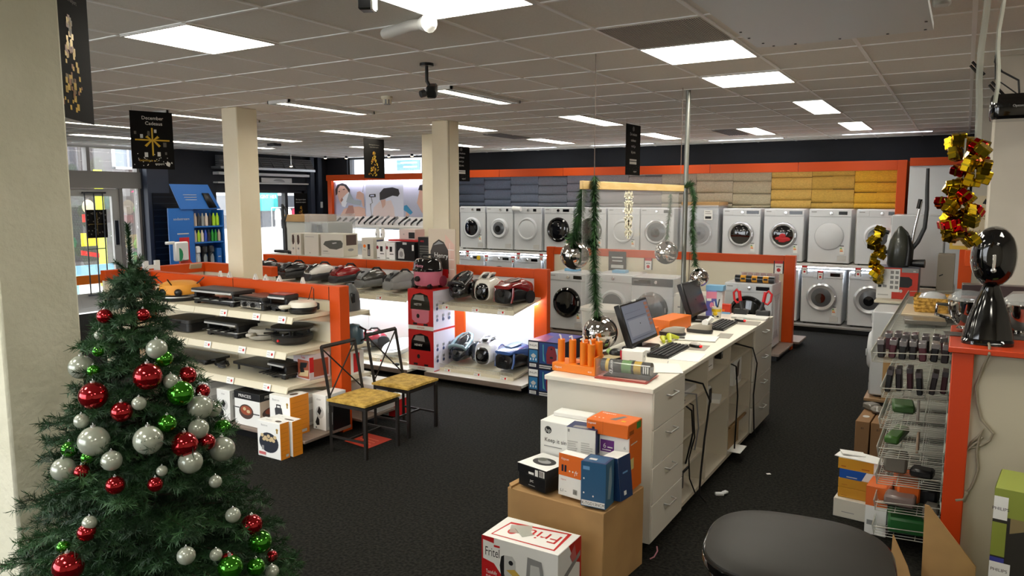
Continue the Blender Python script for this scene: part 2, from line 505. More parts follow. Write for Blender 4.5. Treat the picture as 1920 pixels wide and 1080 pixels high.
def louvre_light(xc, y0, y1, label, group):
    cy = (y0 + y1) / 2; h = (y1 - y0) / 2
    t = thing('ceiling_light', label, 'ceiling light', (xc, cy, ZC), 0, group)
    b = B(LFR).bx(-.15, .15, -h, -h + .02, -.03, -.001).bx(-.15, .15, h - .02, h, -.03, -.001).bx(-.15, -.135, -h, h, -.03, -.001).bx(.135, .15, -h, h, -.03, -.001)
    b.build('frame', t)
    B(LD).bx(-.06, .06, -h + .03, h - .03, -.012, -.002).build('diffuser', t)
    b = B(LOUV)
    n = 22
    for i in range(n):
        y = -h + .03 + (2 * h - .06) * i / (n - 1); b.bx(-.132, .132, y - .0015, y + .0015, -.03, -.013)
    b.bx(-.068, -.062, -h + .02, h - .02, -.03, -.004).bx(.062, .068, -h + .02, h - .02, -.03, -.004)
    b.build('louvre', t)
    return t
led_panel(-4.29, -3.68, 2.66, 3.30, 'square ceiling light panel nearest the plastered column at upper left', 'square light panels')
led_panel(-2.46, -1.85, 2.63, 3.29, 'square ceiling light panel beside the white tube holder, cut by the top edge', 'square light panels')
led_panel(-1.85, -1.24, 4.60, 5.24, 'square ceiling light panel beside the perforated ceiling tile', 'square light panels')
led_panel(-1.85, -1.24, 5.89, 6.53, 'square ceiling light panel between the perforated tile panel and the short narrow one', 'square light panels')
for x0, y0, lab in ((-4.9, -1.2, 'unseen added fill light panel behind the camera near the plastered column'), (-1.85, -.6, 'unseen added fill light panel above and behind the camera'), (-6.1, .0, 'unseen added fill light panel left behind the camera, nearer row'), (-5.5, 1.92, 'unseen added fill light panel hidden by the plastered column, nearer row'), (-3.6, .0, 'unseen added fill light panel left of the camera above the front area'), (.6, .04, 'unseen added fill light panel behind the camera on the right'), (.6, 3.3, 'unseen added fill light panel right of the frame above the mixer'), (.6, -2.0, 'unseen added fill light panel at the very back right of the shop'), (-9.2, -.6, 'unseen added fill light panel out of view at the far left front'), (-7.3, 1.3, 'unseen added fill light panel hidden behind the plastered column'), (-11.0, 1.9, 'unseen added fill light panel near the street wall, hidden by the plastered column')):
    led_panel(x0, x0 + .61, y0, y0 + .64, lab, None)  # out-of-view panels added to brighten the ceiling and camera-facing sides
for i, (xc, y0, y1, lab) in enumerate([(-1.38, 7.8, 9.1, 'narrow light panel behind the two square panels, nearest to them'),
    (-3.97, 7.8, 9.12, 'narrow light panel above the glass screen with the wooden bar'),
    (-5.8, 7.75, 9.0, 'narrow light panel emerging right behind the double column'),
    (-7.70, 7.7, 8.95, 'narrow light panel left of the tree banner, in front of the dimmer row'),
    (-2.6, 10.38, 11.6, 'small narrow light panel behind the steel pole, right of it'),
    (-4.05, 10.45, 11.7, 'small narrow light panel between the tall thin banner and the steel pole'),
    (-5.95, 10.48, 11.72, 'small narrow light panel right of the double column near the back'),
    (-7.78, 10.4, 11.65, 'small far light panel just right of the double column above its banner'),
    (-1.3, 10.24, 11.5, 'small narrow light panel furthest right near the dark back wall'),
    (-9.62, 10.3, 11.5, 'far narrow light panel crossing behind the tree banner'),
    (-9.6, 7.75, 8.95, 'narrow light panel right of the left column above the spotlights'),
    (-11.4, 8.9, 9.95, 'short far light panel right of the left column near the dark wall'),
    (-11.35, 7.75, 8.85, 'narrow light panel between the gift banner and the left column'),
    (-11.35, 6.2, 7.35, 'narrow light panel above the street door')]):
    led_panel(xc - .15, xc + .15, y0, y1, lab, 'narrow light panels', LDN)
for xc, y0, y1, lab in ((-5.78, 5.15, 6.38, 'louvred strip light right of the left column'), (-3.93, 5.25, 6.4, 'louvred strip light beside the black camera on the ceiling'),
    (-7.6, 5.1, 6.35, 'louvred strip light between the gift banner and the left column'), (-9.45, 5.0, 6.25, 'louvred strip light left of the gift banner')):
    louvre_light(xc, y0, y1, lab, 'louvred strip lights')
for x0, x1, y, lab in ((-1.65, -.45, 12.2, 'slim light strip at far right along the dark wall'), (-3.7, -2.5, 12.35, 'slim light strip behind the steel pole along the dark wall'), (-5.85, -4.65, 12.4, 'slim light strip behind the tall thin banner'), (-7.75, -6.55, 12.4, 'slim light strip left of the tall thin banner along the dark wall')):
    led_panel(x0, x1, y - .08, y + .08, lab, 'slim strips along the back', LDC)

# perforated ceiling tile, air unit, detectors, camera
b = B(mat('vent_metal', '#BFBAB2', .6)).bx(-1.84, -1.25, 3.96, 4.59, ZC - .008, ZC - .001)
b.mat(mat('vent_hole_grey', '#7A756E', .7))
for i in range(44):
    x = -1.83 + i * .0132; b.bx(x, x + .004, 3.97, 4.58, ZC - .0095, ZC - .0078)
tag(b.build('ceiling_vent'), 'perforated grey ceiling tile beside the square light panel', 'ceiling vent')
for x, y, lab in ((-2.95, 10.95, 'grey ceiling grille left of the small lamp behind the pole'), (-6.05, 9.85, 'thin grey ceiling grille right of the double column')):
    b = B(PGREY).bx(x - .15, x + .15, y - .45, y + .45, ZC - .012, ZC - .001); b.mat(GREY)
    for i in range(8): b.bx(x - .14 + i * .036, x - .125 + i * .036, y - .44, y + .44, ZC - .018, ZC - .012)
    tag(b.build('ceiling_grille'), lab, 'ceiling vent')
ac = thing('air_unit', 'large grey metal air unit hung under the ceiling at top right', 'air unit', (-.55, 3.38, 2.76))
ACM = mat('air_unit_grey', '#E2E6E6', .4)
b = B(ACM)
b.prism([(-.38, .49), (-.28, .52), (.38, .50), (.38, -.6), (-.38, -.6)], 0, .03)
b.bx(-.36, .36, -.58, .47, .03, .20, .01)
b.build('casing', ac)
b = B(DGREY)
for x, y in ((-.33, .40), (-.30, .49), (-.2, .495), (.0, .48), (.2, .48), (.35, .47), (.36, .30), (-.36, .25), (-.36, .1)): b.cyl((x, y, -.003), (x, y, .001), .006, seg=8)
b.build('screw', ac)
b = B(STEEL).box((-.40, -.1, .1), (.05, .5, .04), .004).box((.41, .36, .12), (.07, .08, .1), .01)
b.build('bracket', ac)

t = thing('security_camera', 'small black camera with bracket hanging from the ceiling by a louvred light', 'camera', (-3.33, 4.33, ZC))
b = B(BLACK).cyl((0, 0, 0), (0, 0, -.02), .05).cyl((0, 0, -.02), (0.0, .0, -.13), .012).cyl((.0, -.0, -.12), (.03, -.0, -.17), .012)
b.build('bracket', t)
b = B(BLACK).box((.03, .02, -.19), (.07, .1, .085), .01, rz=.5, rx=.4); b.mat(DGREY).cyl((.005, -.03, -.21), (-.01, -.06, -.22), .025)
b.build('housing', t)
t = thing('ceiling_speaker_box', 'black box device hanging from the ceiling, cut by the top edge', 'speaker', (-2.42, 2.71, 2.90))
b = B(BLACK).box((0, 0, .06), (.075, .07, .16), .008, rz=.4); b.build('housing', t)
b = B(CHROME).box((.05, -.02, .02), (.012, .05, .1), .003, rz=.4).cyl((0, 0, .1), (0, 0, .17), .01); b.build('bracket', t)
t = thing('tube_holder', 'short white tube fitting fixed on the ceiling beside the bright square panel', 'lamp fitting', (-2.5, 3.22, ZC))
b = B(mat('frosted_plastic', '#E2E0DA', .4)).tube([(-.36, .12, -.03), (-.1, .03, -.03), (.0, 0, -.04)], .03, 12); b.build('tube', t)
b = B(PWHITE).tube([(.0, 0, -.04), (.06, -.02, -.045)], [.034, .05], 12).tube([(.06, -.02, -.045), (.1, -.035, -.05)], [.05, .02], 12); b.build('end_cap', t)
b = B(CREAM).lathe([(.055, 0), (.055, -.02), (.045, -.03)], 16, (-4.71, 5.51, ZC)); b.mat(PGREY).lathe([(.038, -.03), (.038, -.065), (.03, -.075)], 16, (-4.71, 5.51, ZC))
for k in range(8): b.mat(CREAM).box((-4.71 + .04 * math.cos(k * .785), 5.51 + .04 * math.sin(k * .785), ZC - .05), (.006, .012, .04), 0, rz=k * .785)
tag(b.build('smoke_detector'), 'round beige smoke detector on the ceiling left of the black camera', 'smoke detector')
b = B(DGREY).bx(-10.45, -10.27, 9.03, 9.2, ZC - .05, ZC, .01)
tag(b.build('motion_sensor'), 'small dark sensor on the ceiling above the shop window', 'sensor')
SPOT = mat('spot_bulb', '#FFFFFF', .4, emit='#FFE2B0', estr=22)
for i, (x, y, lab, drop) in enumerate([(-12.35, 10.35, 'glowing spotlight on a drop rod, right beside the left column', .18), (-12.4, 11.35, 'glowing spotlight on a drop rod in front of the shutter, second from the left column', .22),
    (-12.45, 12.41, 'small ceiling spotlight in the dark corner', .0), (-12.05, 12.66, 'small ceiling spotlight left of the tree banner', .0), (-10.8, 12.66, 'small ceiling spotlight just right of the tree banner', .0), (-10.24, 12.76, 'small ceiling spotlight beside the double column', .0)]):
    t = thing('spotlight', lab, 'spotlight', (x, y, ZC), 0, 'ceiling spotlights')
    b = B(DGREY if drop == 0 else CHROME); b.cyl((0, 0, 0), (0, 0, -.02 - drop), .008 if drop else .03)
    b.lathe([(.035, -.05 - drop), (.03, -.02 - drop), (.015, -.01 - drop)], 14); b.build('lamp_head', t)
    B(SPOT).lathe([(0.0, -.062 - drop), (.028, -.056 - drop), (.03, -.045 - drop)], 14).build('bulb', t)
# ---------------------------------------------------------------- street outside
struct(B(PAVE).bx(-60, XL - .25, -10, 60, -.15, -.02).bx(XL - .25, 20, -20, YR - .2, -.15, -.02), 'ground_outside')
BR = brick_mat('street_brick', '#3C2E29', '#332723', '#55504B', 4.0)
SWIN = mat('street_window_glass', '#5E6B78', .1)
SWHITE = mat('street_white_paint', '#DADCDD', .6)
def facade(name, label, x, y0, y1, h, wallm, wins, extra=None, thick=4.0):
    t = thing(name, label, 'building', (x, (y0 + y1) / 2, -.02))
    w = (y1 - y0) / 2
    B(wallm).bx(-thick, 0, -w, w, 0, h).build('wall', t)
    for (a, c, z0, z1) in wins:
        a -= (y0 + y1) / 2; c -= (y0 + y1) / 2
        f = B(SWHITE).bx(0, .06, a, c, z0, z0 + .06).bx(0, .06, a, c, z1 - .06, z1).bx(0, .06, a, a + .06, z0, z1).bx(0, .06, c - .06, c, z0, z1).bx(0, .05, (a + c) / 2 - .02, (a + c) / 2 + .02, z0, z1).build('window', t)
        B(SWIN).bx(.005, .02, a + .06, c - .06, z0 + .06, z1 - .06).build('pane', f)
    return t
facade('shop_building', 'brick house with white window across the street, seen above and through the door', -19.0, 10.9, 14.0, 7.0, BR, [(11.35, 12.2, 2.8, 4.2), (12.6, 13.3, 2.7, 4.3)])
facade('shop_building', 'white shopfront across the street seen left through the door', -20.5, 6.5, 10.85, 7.0, SWHITE, [(9.0, 10.6, 2.6, 3.3), (8.9, 10.7, .5, 1.9)])
cb = facade('clothes_shop', 'white clothes shop front across the street seen through the shop window', -24.0, 16.5, 30.0, 6.0, SWHITE, [])
b = B(mat('shop_interior_dark', '#3C3F45', .7)).bx(0, .04, -6.4, 6.4, .9, 2.15); b.build('shop_window', cb)
b = B(mat('teal_banner', '#1E9C9A', .5)).bx(.3, .34, -3.45, -2.35, 1.55, 2.9)
b.mat(PWHITE)
for i, s in enumerate(('LEKKER', 'WINKELEN', 'BEGINT HIER')): b.text(s, (.345, -2.9, 2.6 - i * .28), (0, 1, 0), (0, 0, 1), .14, maxw=1.0)
b.build('banner', cb)
b = B(mat('amber_sign', '#E08A2A', .5, emit='#F0983A', estr=.6)); b.text('dolcevita', (.1, .2, 2.05), (0, 1, 0), (0, 0, 1), .35); b.build('sign', cb)
for i, (y, c) in enumerate([(20.2, '#E8E8E8'), (20.5, '#222222'), (20.75, '#F0F0F0'), (21.05, '#B02040'), (21.3, '#E6E6E6'), (21.55, '#D04050'), (21.8, '#2C8F5B'), (22.1, '#EDEDED'), (22.5, '#CFCFCF')]):
    b = B(mat('garment_%d' % i, c, .8)); y -= 0
    b.prism([(-.06, 1.62), (.06, 1.62), (.12, 1.5), (.13, 1.2), (.10, 1.22), (.11, .85), (-.11, .85), (-.10, 1.22), (-.13, 1.2), (-.12, 1.5)], -.04, .04, 'X')
    o = b.build('garment', None, (-22.9, y, 0)); tag(o, 'garment hanging on the rail outside the clothes shop', 'garment', 'garments on the street rail')
b = B(STEEL).cyl((-22.9, 19.9, 1.66), (-22.9, 22.8, 1.66), .02)
for y in (19.9, 21.4, 22.8): b.cyl((-22.9, y, 0), (-22.9, y, 1.66), .02).bx(-23.2, -22.6, y - .02, y + .02, -.02, .03)
tag(b.build('clothes_rail'), 'metal clothes rail standing outside the shop across the street', 'clothes rail')
LEAF = noise_mat('street_foliage', '#1E4A2A', '#3C7040', 9.0, .8)
for x, y, h, r, lab in ((-17.0, 11.05, 2.9, .42, 'green conifer standing in the street right of the door'), (-18.2, 9.35, 2.9, .5, 'green bush seen at the left of the door glass')):
    t = thing('street_tree', lab, 'tree', (x, y, -.02)); rr = random.Random(int(h * 10) + int(x))
    b = B(LEAF)
    for i in range(60):
        f = rr.random(); a = rr.random() * 6.28; q = r * (1 - f * .6) * rr.random()
        b.ell((q * math.cos(a), q * math.sin(a), .5 + f * (h - .6)), (.13, .13, .16), 6, 4)
    b.build('crown', t, sharp=10); B(mat('bark', '#4A3A2C', .9)).cyl((0, 0, 0), (0, 0, 1.0), .06).build('trunk', t)
t = thing('street_flag_sign', 'yellow and red advertising flag standing outside the door', 'sign', (-17.2, 9.85, -.02))
b = B(mat('lime_flag', '#D7DF2B', .6)).bx(-.02, .02, -.02, .16, 0, 2.7); b.build('pole_flag', t)
b = B(PYELLOW).bx(-.03, .0, -.40, .02, .95, 1.25); b.mat(RED).bx(-.03, .005, -.34, -.1, 1.5, 1.68).prism([(-.42, .75), (.04, .66), (.04, .76), (-.42, .86)], -.03, .01, 'X'); b.mat(mat('cream_oval', '#D8C49A', .6)).ell((0, -.2, 1.85), (.03, .14, .16)); b.build('flag_print', t)
b = B(mat('light_blue_board', '#7CB9D6', .5)).bx(-15.8, -15.75, 8.5, 9.4, .33, .62).bx(-15.8, -15.76, 8.5, 8.54, -.02, .33).bx(-15.8, -15.76, 9.36, 9.4, -.02, .33); b.mat(PWHITE).bx(-15.749, -15.747, 8.7, 9.2, .32, .36)
tag(b.build('pavement_board'), 'light blue board standing on the pavement outside the door', 'sign')
t = thing('parasol', 'pink parasol standing in the street right of the door', 'parasol', (-18.0, 12.05, -.02))
b = B(mat('pink_canvas', '#D8306A', .7)).lathe([(.75, 2.2), (.4, 2.42), (.02, 2.6)], 8); b.build('canopy', t); B(STEEL).cyl((0, 0, 0), (0, 0, 2.5), .03).build('pole', t)
t = thing('signpost', 'street signpost with blue direction boards seen through the high back window', 'signpost', (-13.4, 17.2, -.02))
B(DGREY).cyl((0, 0, 0), (0, 0, 3.4), .05).build('pole', t)
b = B(mat('sign_teal', '#4C7C94', .5))
for s in (-1, 1):
    b.bx(s * .12, s * .95, -.03, .03, 2.85, 3.15)
b.mat(PWHITE)
for s in (-1, 1):
    b.bx(s * .2, s * .8, -.035, -.03, 3.05, 3.09).bx(s * .2, s * .7, -.035, -.03, 2.93, 2.97)
b.build('board', t)
b = B(mat('grey_roof', '#9A9CA6', .8)).bx(-19, -2, 26, 29, -.02, 5.2)
t = tag(b.build('terrace_house'), 'grey terrace of houses beyond the high back window', 'building')
# ================================================================ SHOP FIXTURES
LEDS = mat('led_strip', '#FFFFFF', .5, emit='#EAF1FF', estr=STRIP)
LEDV = mat('bright_led_strip', '#FFFFFF', .5, emit='#EAF1FF', estr=STRIP * 4.5)
PLINTH = noise_mat('plinth_laminate', '#7B6C62', '#857569', 8.0, .5, stretch=(1, 6, 6))
BACKP = mat('gondola_back_panel', '#E2DAC2', .5)
GLOWP = mat('glossy_white_panel', '#EEF0F2', .35)
def price_card(x, y, z, label='small price card clipped on the shelf rail', group='price cards', rz=0, w=.09, h=.058, kind=0, lean=.25):
    b = B(PWHITE).box((0, 0, h / 2), (w, .003, h), .001)
    b.mat(RED)
    if kind == 0:
        b.poly3([(w * .22 + .012 * math.cos(a * .6283), -.0022, h * .5 + .012 * math.sin(a * .6283)) for a in range(10)])
        b.mat(PLGREY).quad((-w * .4, -.0022, h * .3), (0, -.0022, h * .3), (0, -.0022, h * .45), (-w * .4, -.0022, h * .45)).quad((-w * .4, -.0022, h * .6), (0, -.0022, h * .6), (0, -.0022, h * .75), (-w * .4, -.0022, h * .75))
    else:
        b.quad((-w * .5, -.0022, h * .78), (w * .5, -.0022, h * .78), (w * .5, -.0022, h), (-w * .5, -.0022, h))
        b.poly3([(w * .2 * math.cos(a * .6283), -.0023, h * .28 + w * .2 * math.sin(a * .6283)) for a in range(10)])
        b.mat(PBLACK); b.quad((-w * .5, -.0023, 0), (-w * .4, -.0023, 0), (-w * .4, -.0023, h), (-w * .5, -.0023, h)).quad((w * .4, -.0023, 0), (w * .5, -.0023, 0), (w * .5, -.0023, h), (w * .4, -.0023, h))
        b.mat(PGREY).quad((-w * .25, -.0023, h * .5), (w * .25, -.0023, h * .5), (w * .25, -.0023, h * .6), (-w * .25, -.0023, h * .6))
    return tag(b.build('price_card', None, (x, y, z), (-lean, 0, rz)), label, 'price card', group)

def shelf_geo(b, x0, x1, y0, y1, z, lip=.045, rail=None):
    """shelf: front edge at y0, top surface at z, sloping price rail"""
    b.bx(x0, x1, y0 + .01, y1, z - .03, z, .002)
    s = -1 if y1 > y0 else 1
    b.prism([(y0 + s * -.0, z - .002), (y0 + s * .018, z - lip), (y0 + s * .012, z - lip - .004), (y0 - s * .012, z - .012)], x0, x1, 'X')
# ---- grill gondola (orange frame, cream shelves)
G1 = thing('shelving_gondola', 'orange and cream gondola of grills behind the christmas tree and chairs', 'shelving', (0, 0, 0))
b = B(ORANGE)
b.bx(-4.62, -4.50, 4.60, 4.72, 0, 1.275, .004).bx(-7.14, -4.622, 4.62, 4.70, 1.15, 1.27, .004).bx(-7.26, -7.14, 4.42, 4.72, 0, 1.275, .004)
b.build('frame', G1)
b = B(mat('seam_dark', '#3A2218', .8)).bx(-4.6225, -4.6195, 4.598, 4.61, 1.15, 1.27).bx(-5.885, -5.881, 4.617, 4.63, 1.15, 1.27); b.build('seam', G1)
b = B(BACKP).bx(-7.14, -5.887, 4.64, 4.66, .1, 1.15).bx(-5.88, -4.62, 4.64, 4.66, .1, 1.15).bx(-7.14, -4.62, 4.665, 4.68, .1, 1.15); b.build('back_panel', G1)
S1 = [(4.20, 1.055), (4.12, .775), (4.12, .49)]
for yy, zz in S1:
    b = B(CREAM); shelf_geo(b, -7.14, -5.885, yy, 4.64, zz, .052); b.build('shelf', G1)
    b = B(CREAM); shelf_geo(b, -5.88, -4.63, yy, 4.64, zz, .052); b.build('shelf', G1)
b = B(PLINTH).bx(-7.14, -4.38, 4.05, 4.58, .075, .10, .004); b.mat(BLACK).bx(-7.1, -4.66, 4.10, 4.64, 0, .075); b.build('plinth', G1)
for zz in (1.0, .70, .42):
    b = B(CREAM); shelf_geo(b, -7.1, -4.64, 5.12, 4.68, zz, .05)
    b.build('rear_shelf', G1)
b = B(PLINTH).bx(-7.1, -4.40, 4.73, 5.18, .075, .10, .004); b.mat(BLACK).bx(-7.1, -4.66, 4.70, 5.1, 0, .075); b.build('plinth', G1)
for x in (-4.66, -5.86, -7.12):
    b = B(CREAM)
    for yy, zz in S1: b.prism([(4.64, zz - .03), (yy + .05, zz - .03), (4.64, zz - .10)], x - .004, x + .004, 'X')
    b.build('shelf_bracket', G1)
for x, z in ((-6.50, 0), (-5.47, 0), (-5.05, 0), (-4.74, 0), (-5.60, 1), (-5.15, 1), (-4.80, 1), (-5.32, 2), (-4.86, 2)):
    price_card(x, S1[z][0] - .025, S1[z][1] - .052, 'small white price card with a red dot on the rail of the grill shelving', 'price cards on the grill shelving')
# little folded paper tents on the gondola top
for i, (x, y) in enumerate([(-5.62, 4.665), (-5.30, 4.665), (-6.12, 4.665), (-5.98, 4.66), (-5.48, 4.665), (-5.00, 4.665)]):
    b = B(mat('tent_paper', '#CFCDC6', .7)); b.prism([(-.028, 0), (.028, 0), (0, .055)], -.012, .012, 'Y'); b.mat(PGREY).prism([(-.012, .005), (.012, .005), (0, .03)], -.0125, .0125, 'Y')
    tag(b.build('paper_tent', None, (x, y, 1.27), (0, 0, .3 * math.sin(i * 2.1))), 'small triangular paper tent standing on the orange top edge of the gondola', 'paper tent', 'paper tents on the gondola')

# ---- rear orange rail unit between street door and left column
t = thing('low_display_unit', 'low orange topped unit beside the left column, in front of the soda stand', 'display unit', (0, 0, 0))
b = B(ORANGE).bx(-8.75, -7.35, 6.35, 6.45, 1.05, 1.17, .004).bx(-8.62, -8.50, 6.96, 7.06, 0, 1.30, .004).bx(-8.75, -8.65, 5.0, 6.35, 1.05, 1.17, .004)
b.build('frame', t); B(BACKP).bx(-8.74, -7.36, 6.38, 6.42, 0, 1.05).bx(-8.72, -8.68, 5.0, 6.35, 0, 1.05).build('panel', t)

# ---- vacuum gondola : left part and right part
def wire_rail(b, x0, x1, y, z, n):
    b.cyl((x0, y, z + .028), (x1, y, z + .028), .003, seg=6)
    for i in range(n):
        x = x0 + (x1 - x0) * i / (n - 1); b.cyl((x, y + .02, z - .01), (x, y, z + .028), .0016, seg=4)
V = thing('shelving_gondola', 'orange framed vacuum cleaner wall with backlit white panels behind the chairs', 'shelving', (0, 0, 0))
b = B(ORANGE)
b.bx(-4.07, -3.90, 7.19, 7.27, 0, 1.24, .004).bx(-5.02, -4.072, 7.20, 7.27, 1.13, 1.235, .004).bx(-5.20, -5.022, 7.20, 7.27, 0, 1.235, .004)
b.bx(-8.5, -5.60, 7.20, 7.27, 1.13, 1.235, .004)
b.build('frame', V)
b = B(mat('seam_dark')).bx(-7.78, -7.777, 7.197, 7.21, 1.13, 1.235).bx(-6.55, -6.547, 7.197, 7.21, 1.13, 1.235).build('seam', V)
b = B(GLOWP).bx(-5.02, -4.07, 7.22, 7.24, .1, 1.13).bx(-8.5, -6.552, 7.22, 7.24, .1, 1.13).bx(-6.548, -5.3, 7.22, 7.24, .1, 1.13); b.build('back_panel', V)
B(mat('cap_white', '#E0DDD2', .4)).bx(-8.5, -5.6, 7.28, 7.80, 1.2, 1.235, .003).build('top_board', V)
B(BACKP).bx(-8.5, -5.4, 7.25, 7.27, .1, 1.2).build('rear_panel', V)
VS = []
for x0, x1, z in ((-5.0, -3.98, .86), (-5.0, -3.98, .15), (-6.52, -5.42, .90), (-6.52, -5.42, .15), (-8.4, -6.54, .93)):
    b = B(CREAM)
    b.prism([(6.62, z - .03), (7.22, z + .07), (7.22, z + .04), (6.62, z - .055)], x0, x1, 'X')
    b.bx(x0, x1, 6.60, 6.615, z - .065, z - .015, .001)
    b.build('shelf', V)
    b = B(WIRE); wire_rail(b, x0 + .01, x1 - .01, 6.60, z, int((x1 - x0) / .022)); b.build('wire_edge', V)
    if z > .5:
        b = B(LEDV).bx(x0 + .03, x1 - .03, 7.10, 7.18, z - .012, z - .002); b.build('led_strip', V)
b = B(WHITE).bx(-5.05, -3.80, 6.46, 7.22, .07, .10, .003).bx(-8.4, -5.27, 6.42, 7.22, .07, .10, .003); b.mat(PLINTH).bx(-5.05, -3.80, 6.45, 6.46, .05, .10).bx(-8.4, -5.27, 6.41, 6.42, .05, .10); b.mat(BLACK).bx(-5.0, -3.85, 6.56, 7.22, 0, .07).bx(-8.35, -5.3, 6.5, 7.22, 0, .07)
b.build('plinth', V)
for x, z in ((-4.86, .86), (-4.46, .86), (-4.13, .86), (-4.84, .15), (-4.44, .15), (-4.10, .15), (-6.28, .90), (-5.82, .90), (-5.83, .15)):
    price_card(x, 6.592, z - .065, 'small white price card with a red dot on the rail of the vacuum cleaner wall', 'price cards on the vacuum shelves')

# ---- washing machine island
IS = thing('display_island', 'orange framed island wall with cream panels behind the counter', 'shelving', (0, 0, 0))
b = B(ORANGE).bx(-2.02, -1.88, 10.33, 10.43, 0, 1.265, .004).bx(-5.5, -2.022, 10.35, 10.42, 1.15, 1.26, .004).bx(-5.62, -5.5, 10.33, 10.43, 0, 1.265, .004)
b.build('frame', IS)
B(mat('seam_dark')).bx(-3.32, -3.316, 10.347, 10.36, .1, 1.26).bx(-4.55, -4.546, 10.347, 10.36, .1, 1.26).build('seam', IS)
B(BACKP).bx(-5.5, -2.02, 10.37, 10.40, .1, 1.15).build('back_panel', IS)
b = B(PLINTH).bx(-5.55, -1.86, 9.45, 10.33, .07, .10, .004); b.mat(BLACK).bx(-5.5, -1.9, 9.5, 10.33, 0, .07)
b.mat(PLINTH).bx(-3.2, -1.80, 10.43, 10.95, .07, .10, .004); b.mat(BLACK).bx(-3.2, -1.85, 10.45, 10.9, 0, .07); b.build('plinth', IS)

# ---- back wall unit with the towel picture
WU = thing('display_shelving', 'long white wall unit with orange header above two rows of washing machines', 'shelving', (0, 0, 0))
b = B(ORANGE)
for x0, x1 in ((-8.9, -7.55), (-7.55, -6.2), (-6.2, -4.9), (-4.9, -3.55), (-3.55, -2.2), (-2.2, -.86)): b.bx(x0 + .003, x1 - .003, 12.0, 12.04, 2.42, 2.56, .003)
b.bx(-.86, -.74, 11.98, 12.7, 0, 2.56, .004)
b.build('header', WU)
b = B(WHITE).bx(-8.9, -.86, 12.04, 13.1, 2.52, 2.55).bx(-8.9, -.86, 12.09, 13.1, .98, 1.03, .003).bx(-8.9, -.86, 12.66, 12.70, .1, 1.87).bx(-8.9, -.86, 12.66, 12.7, 2.4, 2.5)
b.build('shelf', WU)
b = B(mat('pale_edge', '#E8E8EA', .4)).bx(-8.9, -.86, 12.04, 12.09, .99, 1.03, .003); b.build('shelf_edge', WU)
b = B(mat('plinth_grey', '#8F8D89', .5)).bx(-8.9, -.80, 11.96, 12.66, .07, .10, .003); b.mat(BLACK).bx(-8.9, -.85, 12.03, 12.66, 0, .07); b.build('plinth', WU)
b = B(LEDS).bx(-8.88, -.88, 12.08, 12.14, 2.50, 2.515); b.build('led_strip', WU)
b = B(LEDV).bx(-8.88, -.88, 12.10, 12.13, .965, .978); b.build('led_strip', WU)
# towel picture: a printed panel, stacks from slate blue through grey to yellow
rr = random.Random(4)
b = B(mat('towel_print_seam', '#34373A', .8)).bx(-8.9, -.86, 12.64, 12.66, 1.86, 2.5)
tc_ = ['#3B434E', '#444C57', '#4C545D', '#555A5F', '#5F6165', '#6A6967', '#757069', '#85806F', '#8F8972', '#8E876C', '#A38742', '#9C8036', '#AE8A22', '#A58020']
nst = 13; W0 = 8.04 / nst
for i in range(nst):
    base = hexc(tc_[i])
    x0 = -8.9 + i * W0
    m = noise_mat('towel_print_%d' % i, tc_[i], '#%02x%02x%02x' % tuple(min(255, int(int(tc_[i][k:k + 2], 16) * 1.16)) for k in (1, 3, 5)), 45.0, .9, 4, .35, .65, stretch=(1, 1, 3))
    z = 1.80 - rr.random() * .06
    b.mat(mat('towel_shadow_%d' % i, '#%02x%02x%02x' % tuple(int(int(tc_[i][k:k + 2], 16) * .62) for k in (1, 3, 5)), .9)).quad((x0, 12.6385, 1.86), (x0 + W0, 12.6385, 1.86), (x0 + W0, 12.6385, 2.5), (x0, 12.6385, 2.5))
    while z < 2.49:
        h = .15 + rr.random() * .06; z1 = min(z + h, 2.498)
        if z1 - z < .03: break
        n = 2; ww = W0 / n
        for k in range(n):
            xa = x0 + k * ww + .0008; xb = xa + ww - (.0012 if k == 0 else .005); zz = max(z, 1.862)
            cz = (zz + z1) / 2 + rr.uniform(-.004, .004); r = (z1 - zz) / 2 - .0025
            if r < .004: continue
            b.mat(m)
            secs = []
            for x in (xa, xb): secs.append([(x, 12.64 - .034 * max(0, math.sin(math.pi * q / 8)) , cz - r * math.cos(math.pi * q / 8)) for q in range(9)])
            b.loft(secs, closed=False, cap0=False, cap1=False)
        z = z1 + .001
b.build('towel_picture', WU)
# right hand white end unit
t = thing('white_end_unit', 'white panel unit with orange header right of the yellow towel picture', 'display unit', (0, 0, 0))
B(ORANGE).bx(-.70, .03, 11.86, 11.9, 2.47, 2.58, .003).build('header', t)
B(mat('cool_white_panel', '#D8DBDF', .4)).bx(-.70, .03, 11.9, 11.94, 0, 2.58).build('panel', t)
# ---- shaver display
SV = thing('shaver_display', 'orange framed shaver wall display with a bathroom picture near the corner', 'display unit', (0, 0, 0))
b = B(ORANGE).bx(-12.62, -9.3, 12.58, 12.66, 2.42, 2.55, .004).bx(-12.58, -12.46, 12.58, 12.66, 0, 2.42, .004); b.build('frame', SV)
B(WHITE).bx(-12.46, -9.3, 12.66, 12.70, 0, 2.42).build('back_panel', SV)
B(LEDS).bx(-12.4, -9.35, 12.60, 12.64, 2.395, 2.412).build('led_strip', SV)
b = B(WHITE)
b.prism([(12.66, 1.62), (12.28, 1.42), (12.28, 1.36), (12.66, 1.36)], -12.44, -9.3, 'X').prism([(12.66, 1.25), (12.22, 1.1), (12.22, 1.04), (12.66, 1.04)], -12.44, -9.3, 'X')
b.build('sloped_shelf', SV); B(LEDS).bx(-12.4, -9.35, 12.42, 12.48, 1.345, 1.358).build('led_strip', SV)
b = B(mat('silver_rail', '#AEB0B4', .3, .7)).bx(-12.44, -9.3, 12.26, 12.28, 1.355, 1.385); b.build('rail', SV)
